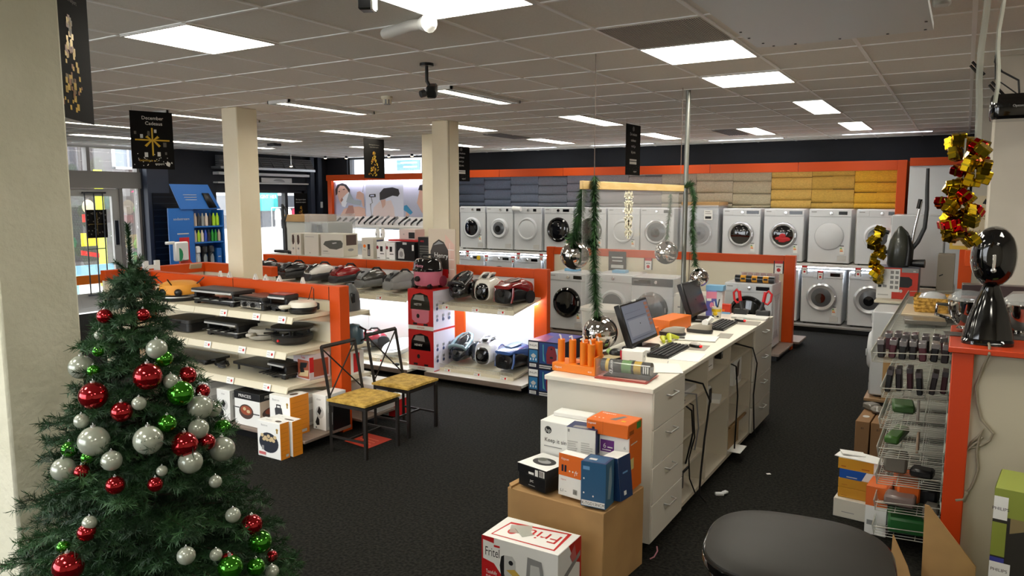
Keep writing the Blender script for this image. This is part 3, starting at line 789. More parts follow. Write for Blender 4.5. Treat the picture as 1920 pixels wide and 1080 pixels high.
# the picture: three printed scenes
X0 = -12.46; Yp = 12.658
def PP(u, v, k=0): return (X0 + u, Yp - .0008 * k, 1.62 + v)
def pl(b, m, pts, k=1):
    b.mat(m).poly3([PP(u, v, k) for u, v in pts])
SKIN = mat('print_skin', '#D9AE9B', .6); SKIN2 = mat('print_skin_shade', '#A9786A', .6); HAIR = mat('print_hair', '#2A2324', .6); LAV = mat('print_lavender', '#C7CAE0', .6); FOAM = mat('print_foam', '#E9E9EE', .6)
b = B(LAV).bx(-12.46, -9.3, Yp, 12.66, 1.62, 2.42)
b.mat(mat('print_pale', '#DADBE8', .6)).quad(PP(.97, 0, 1), PP(2.05, 0, 1), PP(2.05, .8, 1), PP(.97, .8, 1))
pl(b, SKIN, [(.18, 0), (.30, .16), (.45, .20), (.75, .22), (.94, .18), (.96, 0)], 2)
pl(b, SKIN2, [(.33, .05), (.45, .24), (.58, .24), (.62, .08), (.5, .0)], 3)
pl(b, SKIN, [(.12, .45), (.10, .58), (.16, .68), (.28, .72), (.40, .66), (.48, .52), (.44, .36), (.34, .22), (.24, .24), (.17, .33)], 4)
pl(b, HAIR, [(.06, .46), (.05, .60), (.12, .71), (.27, .75), (.40, .71), (.5, .60), (.49, .5), (.42, .6), (.33, .68), (.2, .69), (.13, .62), (.11, .5)], 5)
pl(b, FOAM, [(.26, .40), (.36, .48), (.47, .55), (.49, .45), (.42, .32), (.34, .20), (.25, .22), (.22, .30)], 6)
pl(b, SKIN2, [(.2, .36), (.26, .42), (.29, .37), (.23, .31)], 7); pl(b, HAIR, [(.14, .55), (.19, .57), (.19, .54)], 7); pl(b, HAIR, [(.27, .60), (.34, .62), (.34, .59)], 7)
pl(b, mat('print_towel_grey', '#A9B0B6', .6), [(.38, .32), (.46, .5), (.5, .52), (.62, .36), (.84, .34), (.80, .24), (.6, .27)], 8)
pl(b, SKIN, [(.68, .40), (.72, .54), (.80, .56), (.92, .5), (.93, .2), (.88, .22), (.84, .36)], 9); pl(b, PGREY, [(.88, .54), (.93, .76), (.9, .54)], 10)
pl(b, HAIR, [(1.06, .44), (1.08, .49), (1.26, .50), (1.27, .43), (1.12, .42)], 3); pl(b, LAV, [(1.10, .445), (1.11, .475), (1.22, .48), (1.22, .445)], 4); pl(b, PGREY, [(1.12, .42), (1.15, .3), (1.09, .28), (1.1, .2), (1.13, .0), (1.145, 0), (1.12, .2), (1.13, .28), (1.18, .3), (1.15, .42)], 4)
pl(b, HAIR, [(1.38, .36), (1.38, .52), (1.5, .62), (1.75, .64), (1.92, .6), (1.95, .5), (1.9, .44), (1.75, .46), (1.62, .42), (1.5, .38)], 5)
pl(b, mat('print_robe', '#E2CFCB', .6), [(1.15, 0), (1.2, .2), (1.38, .34), (1.46, .2), (1.55, .34), (1.7, .36), (1.78, .2), (1.8, 0)], 3)
pl(b, SKIN, [(1.4, .36), (1.46, .18), (1.54, .26), (1.55, .38)], 6)
pl(b, mat('print_blue_comb', '#3F93BF', .6), [(2.05, .15), (2.06, .24), (2.14, .26), (2.3, .1), (2.24, .05)], 3); pl(b, SKIN, [(2.1, 0), (2.12, .12), (2.2, .06), (2.2, 0)], 4)
pl(b, SKIN, [(2.42, .3), (2.5, .6), (2.62, .66), (2.7, .0), (2.55, .1)], 4); pl(b, HAIR, [(2.46, .58), (2.6, .56), (2.62, .7), (2.5, .68)], 5)
b.build('bathroom_picture', SV, sharp=180)
# the shavers and styling tools on the sloped shelf
rr = random.Random(9)
for i in range(17):
    x = -12.25 + i * .165 + rr.uniform(-.03, .03)
    L = .11 if i < 5 or i > 12 else .17 + .05 * rr.random()
    c = '#1F7FB5' if i == 0 else rr.choice(['#1A1A1C', '#55585C', '#2B2C30', '#8A8C90'])
    b = B(mat('tool_' + c[1:], c, .3)); a = rr.uniform(-.12, .10)
    y0, z0 = 12.34, 1.485; 
    p = [Vector((x, y0, z0)), Vector((x + L * (.3 + a), y0 + .05, z0 + .03 + L * .25)), Vector((x + L * (.62 + a * 2), y0 + .09, z0 + .04 + L * .5))]
    b.tube(p, [.017, .02, .026], 8); b.mat(CHROME).tube([p[2], p[2] + (p[2] - p[1]) * .25], [.027, .02], 8); b.mat(BLACK).cyl((x, y0, z0 - .03), (x, y0, z0), .012)
    if L > .2: b.mat(DGREY).cyl(p[0] + Vector((.0, -.02, 0)), p[1] + Vector((.03, -.02, .01)), .012)
    tag(b.build('shaver' if L < .2 else 'hair_styler'), ('small electric shaver standing on the sloped white shelf under the bathroom picture' if L < .2 else 'long hair styler leaning on the sloped white shelf under the bathroom picture'), 'shaver' if L < .2 else 'hair styler', 'shavers on the sloped shelf' if L < .2 else 'hair stylers on the sloped shelf')
# ================================================================ WASHING MACHINES
SILV = mat('silver_ring', '#C2C4C6', .25, .5)
PANELG = mat('display_black', '#0A0A0C', .12)
LINTG = mat('dryer_inner_grey', '#55585C', .2)
def washer(label, loc, rz=0, ring=WHITEGOODS, glass=DARKGLASS, r=.195, ir=.145, style='porthole', knob=CHROME, knobx=0.0, disp=(.10, .22), body=WHITEGOODS, energy=True, group=None, ztop=None, w=.595, door_z=.42, cat='washing machine', name='washing_machine', drum=None, panel=None, cover=None, drawer=True, ribs=False):
    t = thing(name, label, cat, loc, rz, group)
    d = .55; hw = w / 2
    if ztop is None: ztop = .83 if loc[2] > .99 else (.83 if loc[1] > 12 else .85)
    b = B(body).bx(-hw, hw, 0.005, d, .02, ztop, .012)
    b.mat(DGREY).bx(-hw + .04, -hw + .08, .05, .09, 0, .02).bx(hw - .08, hw - .04, .05, .09, 0, .02).bx(-hw + .04, -hw + .08, d - .09, d - .05, 0, .02).bx(hw - .08, hw - .04, d - .09, d - .05, 0, .02)
    if ribs:
        b.mat(body)
        for sx in (-1, 1):
            x = sx * (hw + .002)
            for k in range(4):
                o = .03 + k * .022; pts = [(x, .08 + o, .10 + o * 1.3), (x, d - .08 - o * .8, .10 + o * 1.3), (x, d - .08 - o * .8, .72 - o), (x, .08 + o, .72 - o)]
                b.tube(pts, .006, 6, closed=True)
    b.build('body', t)
    b = B(body if panel is None else panel).bx(-hw + .004, hw - .004, -.002, .01, ztop - .115, ztop - .008, .004).build('control_panel', t)
    if disp: B(PANELG).bx(disp[0], disp[1], -.0045, 0, ztop - .085, ztop - .035, .002).build('display', t)
    if knob is not None: B(knob).lathe([(.026, 0), (.026, -.012), (.021, -.022), (0, -.023)][::-1] if 0 else [(0.0, -.024), (.021, -.023), (.026, -.012), (.027, 0)], 20, (knobx, 0, ztop - .06), 'Y').build('knob', t)
    if drawer: B(body).bx(-hw + .02, -hw + .17, -.006, 0, ztop - .1, ztop - .02, .003).build('detergent_drawer', t)
    b = B(PGREY).bx(-hw + .035, -hw + .11, -.0072, -.006, ztop - .05, ztop - .038); b.build('logo', t)
    c = (0, 0, door_z)
    if style == 'porthole':
        dr = B(ring).lathe([(ir * .98, -.028), (r * .88, -.040), (r, -.022), (r * 1.03, 0)], 40, c, 'Y').build('door', t)
        g = B(glass).lathe([(0, -.046), (ir * .55, -.043), (ir, -.030)], 36, c, 'Y').build('door_glass', dr)
        if drum: B(drum).lathe([(0, -.0475), (ir * .50, -.0455)], 30, (c[0] - .01, 0, c[2] - .01), 'Y').build('drum', dr)
        b = B(SILV if ring is not WHITEGOODS else WG_GREY).box((r * .93, -.042, c[2]), (.022, .012, .07), .004).build('door_handle', dr)
    elif style == 'dryer_white':
        dr = B(ring).lathe([(0, -.022), (r * .72, -.024), (r * .80, -.018), (r * .86, -.036), (r * .97, -.034), (r * 1.03, 0)], 44, c, 'Y').build('door', t)
        B(WG_GREY).lathe([(r * .795, -.0185), (r * .815, -.0185)], 44, c, 'Y')
    elif style == 'dryer_flat':
        dr = B(ring).lathe([(0, -.016), (r * .93, -.018), (r, -.010), (r * 1.02, 0)], 44, c, 'Y').build('door', t)
        B(WG_GREY).tube([(c[0] + r * 1.025 * math.cos(a * .1571), -.003, c[2] + r * 1.025 * math.sin(a * .1571)) for a in range(40)], .003, 5, closed=True).build('door_seam', dr)
    if cover is not None: cover(t)
    b = B(PLGREY).bx(hw - .17, hw - .05, -.001, .006, .05, .13, .002); b.build('filter_flap', t)
    if energy:
        b = B(PWHITE).bx(hw - .14, hw - .075, -.0015, .004, .15, .27)
        for k, m in enumerate((PGREEN, PYELLOW, PORANGE)): b.mat(m).bx(hw - .135, hw - .11 + .008 * k, -.0022, -.0014, .24 - .022 * k, .255 - .022 * k)
        b.mat(PBLACK).bx(hw - .14, hw - .085, -.0022, -.0014, .275, .285)
        b.build('energy_label', t)
    return t
YM = 12.1; ZU = 1.031; ZL = .10
XU = [-8.24, -7.61, -6.99, -6.34, -5.70, -5.07, -4.46, -3.56, -3.05, -2.40, -1.735, -1.07]
U = 'upper row of washing machines'
XU = [-8.24, -7.61, -6.99, -6.34, -5.70, -5.07, -4.46, -3.72, -3.05, -2.40, -1.735, -1.07]
wpx = .595
washer('white washing machine with black porthole, leftmost of the upper row', (XU[0], YM, ZU), r=.20, ir=.15, knobx=.02, disp=(.1, .2), group=None)
washer('white tumble dryer with grey round window in a white ring, second in the upper row', (XU[1], YM, ZU), r=.19, ir=.125, glass=LINTG, drum=PANELG, knobx=.03, disp=(.15, .20), energy=False, cat='tumble dryer', name='tumble_dryer', drawer=False)
def roll(t):
    B(PWHITE).tube([(-.30, -.03, .80), (-.12, -.04, .79)], [.045, .045], 14).build('paper_roll', t)
washer('white tumble dryer with solid white door and a white roll at its panel', (XU[2], YM, ZU), style='dryer_white', r=.21, knobx=.02, disp=(.12, .19), energy=False, cat='tumble dryer', name='tumble_dryer', drawer=False, cover=roll)
washer('white washing machine with large black porthole left of the highest mirror ball', (XU[3], YM, ZU), ring=GLOSS, r=.22, ir=.16, knob=GLOSS, knobx=.0, disp=(.09, .22), drum=DARKGLASS)
washer('white washing machine with brownish porthole behind the left garland, upper row', (XU[4], YM, ZU), ring=GLOSS, glass=mat('brown_glass', '#241A17', .1), r=.22, ir=.16, knobx=.0, disp=(.1, .22))
washer('white tumble dryer with solid white door behind the screen and snowflake', (XU[5], YM, ZU), style='dryer_white', r=.20, knobx=None or .0, disp=None, energy=True, cat='tumble dryer', name='tumble_dryer', drawer=False)
washer('white tumble dryer with grey window behind the screen above the right mirror ball', (XU[6], YM, ZU), ring=SILV, glass=LINTG, r=.21, ir=.16, drum=DARKGLASS, disp=(.12, .25), energy=False, cat='tumble dryer', name='tumble_dryer', drawer=False)
FILM = mat('plastic_film', '#DADDE0', .12, alpha=.28)
def wrap(t):
    b = B(CARDB).bx(-.31, .31, -.03, .58, .86, .93, .003).build('carton_top', t)
    b = B(FILM).bx(-.315, .315, -.045, -.04, .0, .88).bx(.31, .315, -.045, .56, .0, .88).build('film', t)
    b = B(PWHITE).bx(.08, .22, -.048, -.046, .64, .80); b.mat(PBLACK).bx(.10, .20, -.049, -.048, .66, .70); b.mat(PGREY).bx(.10, .2, -.049, -.048, .74, .75).bx(.10, .18, -.049, -.048, .77, .78); b.build('shipping_label', t)
washer('tumble dryer still wrapped in film under a brown carton top, right of the steel pole', (XU[7], YM, ZU), ring=WG_GREY, glass=LINTG, r=.21, ir=.17, energy=False, disp=None, knob=None, cat='tumble dryer', name='tumble_dryer', drawer=False, cover=wrap, ztop=.84)
washer('white washing machine with silver ring and dark porthole, right of the film wrapped dryer', (XU[8], YM, ZU), ring=SILV, glass=DARKGLASS, r=.20, ir=.155, knobx=.02, disp=(.08, .27), panel=None)
def redcloth(t):
    b = B(mat('red_laundry', '#B8242A', .7))
    for k, (x, z, rx, rz_) in enumerate([(-.04, .37, .07, .03), (.05, .36, .07, .035), (0, .41, .05, .04), (.0, .33, .06, .02)]): b.ell((x, -.046, z), (rx, .004, rz_), 14, 6)
    b.build('laundry', t)
washer('white washing machine with silver ring and red laundry showing in its porthole', (XU[9], YM, ZU), ring=SILV, glass=DARKGLASS, r=.20, ir=.155, knobx=.03, disp=(.08, .27), cover=redcloth)
washer('white tumble dryer with flat round white door, upper row right of the red laundry', (XU[10], YM, ZU), style='dryer_flat', r=.20, knobx=.02, disp=(.12, .24), cat='tumble dryer', name='tumble_dryer', drawer=False)
washer('white washing machine with grey porthole, last of the upper row at right', (XU[11], YM, ZU), ring=WHITEGOODS, glass=LINTG, r=.19, ir=.135, knobx=.04, drum=STEEL, disp=(.12, .24))
# lower row
def ysticker(t):
    b = B(PYELLOW).lathe([(0, -.008), (.045, -.008), (.045, -.004)], 20, (.17, 0, .765), 'Y').build('yellow_sticker', t)
washer('white washing machine with a round yellow sticker, leftmost of the lower row', (-8.26, YM, ZL), ring=SILV, disp=(.04, .15), r=.20, ir=.15, cover=ysticker)
washer('white washing machine with wide black display, second from left in the lower row', (-7.62, YM, ZL), ring=GLOSS, disp=(.08, .22), r=.20, ir=.15)
washer('white washing machine with grey door, third from left in the lower row', (-6.99, YM, ZL), ring=WG_GREY, glass=LINTG, disp=(.08, .22), r=.20, ir=.15)
washer('plain white machine with a knob at its upper right, in the lower row', (-6.34, YM, ZL), style='dryer_flat', disp=None, knobx=.2, r=.2, energy=False)
washer('white washing machine cut by the orange island post, standing on the grey plinth', (-2.44, YM, ZL), ring=SILV, r=.20, ir=.15)
washer('white washing machine with silver ring on the floor plinth right of the island', (-1.80, YM, ZL), ring=SILV, glass=LINTG, drum=DARKGLASS, r=.215, ir=.145, knobx=.0, disp=(.11, .25))
washer('white washing machine, last on the floor plinth beside the ribbed machine', (-1.13, YM, ZL), ring=SILV, glass=LINTG, drum=DARKGLASS, r=.215, ir=.145, knobx=.0, disp=(.11, .25))
for x, z, lab in [(-8.31, 1.0, 0), (-7.87, .93, 0), (-7.27, .93, 0), (-7.15, 1.0, 1), (-6.66, 1.0, 0), (-2.05, 1.0, 0), (-1.82, .93, 0), (-1.30, 1.0, 0)]:
    price_card(x, 12.035, z - .13, 'price card with a red circle hanging from the shelf edge between the two machine rows', 'price cards between the machine rows', w=.085, h=.13, kind=1, lean=.05)
# island machines
washer('white washing machine with big black porthole at the left end of the island', (-4.87, 9.58, .10), ring=GLOSS, glass=DARKGLASS, r=.215, ir=.16, knobx=.02, disp=(.10, .24), drum=DARKGLASS)
washer('white tumble dryer with pale door ring, second from left on the island', (-4.22, 9.75, .10), ring=WHITEGOODS, glass=LINTG, r=.2, ir=.15, knobx=.0, disp=None, cat='tumble dryer', name='tumble_dryer')
def film2(t):
    b = B(FILM).lathe([(0, -.075), (.12, -.07), (.23, -.04), (.24, 0)], 12, (0, 0, .42), 'Y'); b.build('film', t)
washer('white washing machine with dark control panel and film covered porthole on the island', (-3.58, 9.58, .10), ring=GLOSS, glass=mat('grey_film_glass', '#3C3D42', .2), r=.225, ir=.17, knobx=.06, disp=(-.25, -.02), panel=mat('dark_panel', '#4A4C50', .3), drawer=False, cover=film2, energy=False)
def bars(t):
    b = B(PGREY).box((.01, -.05, .50), (.04, .02, .05), .006); b.build('door_clip', t)
washer('large white washing machine with black door at the right end of the island', (-2.30, 9.58, .10), ring=GLOSS, glass=GLOSS, r=.235, ir=.19, knobx=.02, disp=(.10, .265), ribs=True, door_z=.45, cover=bars)
# machines at right, facing left
washer('white washing machine seen from its ribbed side at the far right, cardboard leaning on it', (-.715, 8.25, .08), -math.pi / 2, ring=WHITEGOODS, r=.19, group=None)
washer('white washing machine carrying the red vacuum cleaner box, behind the cardboard leaning one', (-.715, 8.90, .08), -math.pi / 2, ring=WHITEGOODS, r=.19)
for o in list(bpy.data.objects):
    pass
t = thing('low_plinth', 'brown laminate plinth under the two white machines at far right', 'plinth', (0, 0, 0))
b = B(mat('tan_plinth', '#9A7B58', .5)).bx(-.74, -.10, 7.88, 9.6, .05, .08, .004); b.build('board', t); B(BLACK).bx(-.70, -.12, 7.93, 9.6, 0, .05).build('base', t)
b = B(CREAM).bx(-.76, -.30, 8.58, 9.45, .935, .96, .004).bx(-.74, -.70, 9.4, 9.44, .08, .935).bx(-.34, -.30, 9.4, 9.44, .08, .935)
tag(b.build('display_board'), 'cream board laid on the white machine under the red vacuum cleaner box', 'board')
t = washer('upper white machine seen from its ribbed side behind the upright vacuum', (-.73, 9.98, 1.0), -math.pi / 2, energy=False)
b = B(WHITEGOODS)
for z in (.76, .70): b.tube([(-.303, .08, z), (-.303, .40, z), (-.303, .45, z - .02), (-.303, .40, z - .04), (-.303, .08, z - .04)], .008, 6)
b.build('side_rib', t)
b = B(WHITE).bx(-.73, -.05, 9.65, 10.35, 0, 1.0, .004); tag(b.build('white_base_unit'), 'white box unit carrying the machine behind the upright vacuum cleaner', 'cabinet')
b = B(mat('grey_carton', '#9A8F80', .7)).bx(-.22, -.06, 9.2, 9.5, .96, 1.42, .003); b.mat(PBLACK).box((-.18, 9.1995, 1.2), (.04, .002, .012), 0, ry=-.5)
b.mat(mat('grey_carton')).bx(-.2, -.08, 9.3, 9.34, .08, .96)
tag(b.build('tall_carton'), 'tall narrow grey carton standing right of the ribbed white machine', 'carton')
b = B(CARDB).box((-.42, 7.925, .40), (.34, .012, .66), .002, rx=-.06)
tag(b.build('cardboard_sheet'), 'brown cardboard sheet leaning against the white machine at right', 'cardboard')
# side ribs of the near white machine
b = B(WHITEGOODS)
for z in (.80, .73): b.tube([(-.60, 7.945, z), (-.30, 7.945, z), (-.25, 7.945, z - .02), (-.30, 7.945, z - .04), (-.60, 7.945, z - .04)], .007, 6)
# ================================================================ VACUUM CLEANERS
TYRE = mat('wheel_rubber', '#19191B', .6)
def ysec(y, w, h, z0=0.0, e=2.6, n=20, cx=0.0, flat=None):
    return [(u, y, v) for u, v in superell(w, h, e, n, cx, z0 + h / 2, flat)]
def vac_bag(label, loc, rz, col, base=DGREY, trim=None, group=None, front=None, coat=.8, name='vacuum_cleaner', long=1.0, socket=True):
    """rounded sledge vacuum cleaner, nose towards -Y"""
    m = mat('vac_' + col[1:], col, .25, coat=coat)
    t = thing(name, label, 'vacuum cleaner', loc, rz, group)
    L = .21 * long
    B(base).loft([ysec(y * long, w, h, .02, 3, flat=.02) for y, w, h in ((-.21, .16, .07), (-.19, .22, .10), (-.10, .265, .12), (.05, .28, .13), (.15, .26, .13), (.21, .18, .09))]).build('base', t)
    S = [(-.195, .12, .05, .06), (-.18, .19, .10, .06), (-.12, .235, .145, .05), (-.03, .25, .175, .05), (.06, .25, .18, .05), (.13, .225, .16, .05), (.185, .16, .11, .05), (.205, .09, .05, .07)]
    sh = B(m).loft([ysec(y * long, w, h, z, 2.5, flat=.085) for y, w, h, z in S]).build('shell', t)
    b = B(front or base).loft([ysec(y, w, h, z, 2.6) for y, w, h, z in ((-.19 * long, .10, .05, .115), (-.15 * long, .13, .035, .165), (-.06 * long, .12, .02, .218))])
    b.build('lid_panel', t)
    if socket: B(BLACK).lathe([(.024, 0), (.028, .01), (.022, .03)], 16, (0, -.13 * long, .19)).build('hose_socket', t)
    b = B(trim or BLACK).tube([(0, -.02, .21), (0, .03, .25), (0, .10, .245), (0, .15, .20)], [.010, .013, .013, .010], 8).build('carry_handle', t)
    for s in (-1, 1):
        B(TYRE).lathe([(.0, -.014), (.075, -.014), (.082, -.006), (.082, .006), (.075, .014), (0, .014)], 22, (s * .125, .13 * long, .084), 'X').build('wheel', t)
    b = B(CHROME).box((-.035, .02 * long, .225), (.012, .12, .006), .002, rx=-.02).box((.035, .02 * long, .225), (.012, .12, .006), .002)
    b.build('trim_strip', t)
    return t
def vac_cyc(label, loc, rz, body, ring, group=None, arch='#1A1A1C'):
    """bagless vacuum cleaner: big side wheels, leaning dust cylinder and an arched handle"""
    m = mat('vac_' + body[1:], body, .22, coat=.6); m2 = mat('vac_' + ring[1:], ring, .3, coat=.6)
    t = thing('vacuum_cleaner', label, 'vacuum cleaner', loc, rz, group)
    B(m).loft([ysec(y, w, h, .03, 2.4) for y, w, h in ((-.17, .10, .10), (-.14, .19, .15), (-.05, .24, .20), (.06, .25, .22), (.13, .2, .18), (.17, .1, .1))]).build('body', t)
    for s in (-1, 1):
        w = B(m).lathe([(0, -.02), (.09, -.018), (.115, -.006), (.115, .012), (0, .016)] if s > 0 else [(0, -.016), (.115, -.012), (.115, .006), (.09, .018), (0, .02)], 26, (s * .135, .05, .118), 'X').build('wheel', t)
        B(GREY).tube([(s * .156, .05 + .06 * math.cos(a * .314), .118 + .06 * math.sin(a * .314)) for a in range(20)], .004, 5, closed=True).build('wheel_ring', w)
    p0, p1 = Vector((0, -.10, .13)), Vector((0, .08, .26))
    B(mat('smoke_plastic', '#2C2F33', .1, alpha=.85)).tube([p0 + (p1 - p0) * k for k in (0, .1, .85, 1)], [.05, .065, .072, .06], 20).build('dust_cylinder', t)
    B(m2).tube([(-.10, -.15, .17), (-.085, -.17, .20), (0, -.18, .215), (.085, -.17, .20), (.10, -.15, .17), (.095, .02, .255), (.06, .10, .29), (0, .13, .30), (-.06, .10, .29), (-.095, .02, .255)], .019, 10, closed=True).build('handle_arch', t)
    B(CHROME).cyl((-.02, -.05, .265), (.03, .05, .315), .009).build('handle_trim', t)
    B(BLACK).cyl((0, -.16, .12), (0, -.205, .14), .026, .024).build('hose_socket', t)
    return t
def vac_ring(label, loc, rz, shell, accent, group=None):
    """tall vacuum cleaner with black oval front in a pale shell and big ringed wheels"""
    m = mat('vac_' + shell[1:], shell, .22, coat=.8); m2 = mat('vac_' + accent[1:], accent, .3, coat=.4)
    t = thing('vacuum_cleaner', label, 'vacuum cleaner', loc, rz, group)
    B(m).loft([ysec(y, w, h, .03, 2.8) for y, w, h in ((-.15, .19, .17), (-.12, .225, .225), (0, .25, .265), (.10, .235, .24), (.16, .15, .15))]).build('shell', t)
    f = B(GLOSS).loft([ysec(y, w, h, z, 2.6) for y, w, h, z in ((-.150, .16, .19, .03), (-.175, .145, .17, .035), (-.19, .08, .10, .06))]).build('front_cover', t)
    B(DGREY).cyl((.0, -.185, .12), (.0, -.22, .135), .03, .028).build('hose_socket', t)
    for s in (-1, 1):
        w = B(m).lathe([(0, -.012), (.112, -.012), (.118, 0), (.112, .012), (0, .014)], 28, (s * .125, .04, .125), 'X').build('wheel', t)
        B(m2).tube([(s * .138, .04 + .105 * math.cos(a * .2618), .125 + .105 * math.sin(a * .2618)) for a in range(24)], .007, 6, closed=True).build('wheel_ring', w)
    B(m).tube([(-.05, -.12, .27), (-.045, -.02, .315), (-.04, .08, .31), (0, .12, .29), (.04, .08, .31), (.045, -.02, .315), (.05, -.12, .27)], .014, 8).build('handle', t)
    B(BLACK).ell((0, .0, .285), (.07, .10, .03)).build('lid_window', t)
    return t
def vac_long(label, loc, rz, col, group=None):
    """long vacuum cleaner with open black front and sweeping coloured shell"""
    m = mat('vac_' + col[1:], col, .22, coat=.8); mt = mat('smoke_plastic')
    t = thing('vacuum_cleaner', label, 'vacuum cleaner', loc, rz, group)
    B(BLACK).loft([ysec(y, w, h, .02, 3.4, flat=.02) for y, w, h in ((-.21, .20, .09), (-.19, .24, .15), (-.08, .25, .18), (.10, .25, .16), (.22, .2, .09))]).build('base', t)
    B(m).loft([ysec(y, w, h, z, 3.0) for y, w, h, z in ((-.20, .23, .035, .175), (-.14, .245, .06, .175), (-.02, .25, .10, .145), (.10, .255, .19, .07), (.20, .22, .18, .05), (.245, .12, .10, .06))]).build('shell', t)
    for s in (-1, 1):
        B(m).tube([(s * .118, -.19, .03), (s * .125, -.17, .10), (s * .122, -.16, .19)], [.012, .014, .012], 8).build('side_trim', t)
        B(TYRE).lathe([(0, -.012), (.07, -.012), (.07, .012), (0, .012)], 20, (s * .13, .12, .072), 'X').build('wheel', t)
    B(BLACK).lathe([(.035, -.23), (.04, -.205), (.045, -.17)], 18, (0, 0, .125), 'Y').build('hose_socket', t)
    B(mt).box((0, -.205, .085), (.12, .02, .1), .01, ry=.3).build('dust_bin', t)
    B(mat('vac_light_' + col[1:], '#8FA6C8' if col == '#3F5FA0' else '#7D6A66', .2, coat=.8)).loft([ysec(y, w, h, z, 2.4) for y, w, h, z in ((-.12, .10, .02, .235), (-.02, .13, .03, .24), (.07, .10, .02, .258))]).build('lid_window', t)
    return t
gU = None
vac_cyc('all black bagless vacuum cleaner on the upper shelf of the backlit right section', (-4.80, 6.86, .885), .1, '#0D0D10', '#15151A')
vac_ring('white and black vacuum cleaner with a red ringed wheel on the upper shelf', (-4.46, 6.86, .885), .1, '#DCD8CE', '#A32420')
vac_long('dark red vacuum cleaner with open black front, right end of the upper shelf', (-4.14, 6.88, .885), -.15, '#7E1418')
vac_cyc('grey teal bagless vacuum cleaner on the lower shelf right of the vacuum boxes', (-4.80, 6.86, .175), .1, '#1B1E24', '#7C97A0')
vac_ring('white and black vacuum cleaner with a blue ringed wheel on the lower shelf', (-4.46, 6.86, .175), .1, '#E4E6EC', '#4E62A8')
vac_long('blue vacuum cleaner with open black front, right end of the lower shelf', (-4.13, 6.88, .175), -.15, '#3F5FA0')
vac_bag('black sledge vacuum cleaner partly behind the left column on the long shelf', (-8.05, 6.88, .955), -.25, '#15161A')
vac_bag('glossy black sledge vacuum cleaner, second from left on the long shelf', (-7.52, 6.88, .955), -.25, '#0B0B0E')
vac_bag('white sledge vacuum cleaner with black lid on the long shelf', (-7.05, 6.88, .955), -.25, '#E2E0DA', front=GLOSS)
vac_bag('bright red sledge vacuum cleaner on the long shelf', (-6.60, 6.88, .955), -.25, '#8E1216', front=mat('dark_red_lid', '#6E0D12', .3))
vac_bag('dark grey sledge vacuum cleaner with light grey front on the long shelf', (-6.17, 6.88, .925), -.25, '#3C3B38', base=mat('mid_grey_base', '#6D6F70', .35), front=GREY)
vac_bag('black sledge vacuum cleaner next to the pink one on the long shelf', (-5.72, 6.88, .925), -.25, '#101013', base=mat('vac_101013'), front=DGREY)
vac_bag('red and white pointed vacuum cleaner on the lower shelf behind the chairs', (-6.22, 6.86, .175), -.6, '#9E1430', front=mat('vac_E2E0DA'), long=1.1)
vac_bag('petrol blue vacuum cleaner on the lower shelf behind the orange post', (-6.78, 6.86, .175), -.4, '#2E4A58')
t = thing('robot_vacuum', 'round white robot vacuum disc tilted on the lower wire shelf', 'robot vacuum', (-5.74, 6.84, .22), -.2)
M0 = Matrix.Rotation(R(20), 4, 'X')
b = B(mat('robot_white', '#D9DCD8', .25)); b.M = M0; b.lathe([(.185, 0), (.2, .015), (.2, .045), (.19, .055), (0, .058)], 40); b.build('body', t)
b = B(WG_GREY); b.M = M0; b.lathe([(.203, .010), (.203, .022), (.19, .022)], 40).lathe([(.135, .057), (.135, .0600), (.13, .0600)], 32); b.box((.03, 0, .06), (.05, .012, .004), .001); b.build('bumper_ring', t)
b = B(BLACK).ell((.0, -.02, 0), (.03, .02, .02)).cyl((0, 0, .0), (-.05, -.03, .01), .006)
tag(b.build('computer_mouse', None, (-5.52, 6.55, .115), (0, 0, .5)), 'small black mouse shaped gadget on the white ledge beside the vacuum boxes', 'gadget')

# tub vacuum (plain faceless) and its two boxes
def tub_box(label, z, lid, body, name_txt, code):
    sz = (.355, .40, .455)
    F = [('rect', 0, .10, 1, 1, RED), ('rect', 0, 0, 1, .10, PWHITE),
         ('poly', [(.16, .25), (.14, .52), (.84, .52), (.82, .22), (.7, .16), (.3, .16)], body),
         ('poly', [(.10, .50), (.12, .72), (.22, .86), (.5, .92), (.78, .86), (.86, .70), (.88, .50)], lid),
         ('poly', [(.2, .74), (.3, .86), (.62, .87), (.66, .72)], PGREY),
         ('ell', .40, .34, .06, .055, PBLACK), ('rect', .2, .12, .36, .17, PBLACK), ('rect', .62, .11, .78, .16, PBLACK),
         ('text', .40, .60, .055, name_txt, PWHITE), ('text', .5, .03, .045, code, RED)]
    RF = [('rect', 0, .02, 1, .98, mat('pale_lilac_print', '#D8D4E4', .5)), ('rect', 0, .0, 1, .02, RED), ('rect', 0, .98, 1, 1, RED)]
    for i in range(3):
        for j in range(2):
            RF += [('rect', .12 + i * .28, .60 - j * .28, .22 + i * .28, .66 - j * .28, PGREY), ('poly', [(.14 + i * .28, .52 - j * .28), (.2 + i * .28, .72 - j * .28), (.17 + i * .28, .5 - j * .28)], mat('ink_blue', '#353F66', .5)), ('ell', .17 + i * .28, .53 - j * .28, .05, .04, mat('ink_blue'))]
    pack('vacuum_cleaner_box', label, 'box', (-5.13, 6.70, z), sz, 0, faces={'f': F, 'r': RF, 't': [('rect', 0, 0, 1, 1, RED)]})
PINK = mat('pink_plastic', '#D2768C', .3, coat=.4)
tub_box('box with a printed pink and black tub vacuum, upper of the two boxes', .56, GLOSS, PINK, 'HETTY', 'HVH200')
tub_box('box with a printed red and black tub vacuum, lower of the two boxes', .10, GLOSS, RED, 'HENRY', 'HVR200')
t = thing('tub_vacuum', 'pink tub vacuum cleaner with black lid standing on the red boxes', 'vacuum cleaner', (-5.14, 6.66, 1.018), 0)
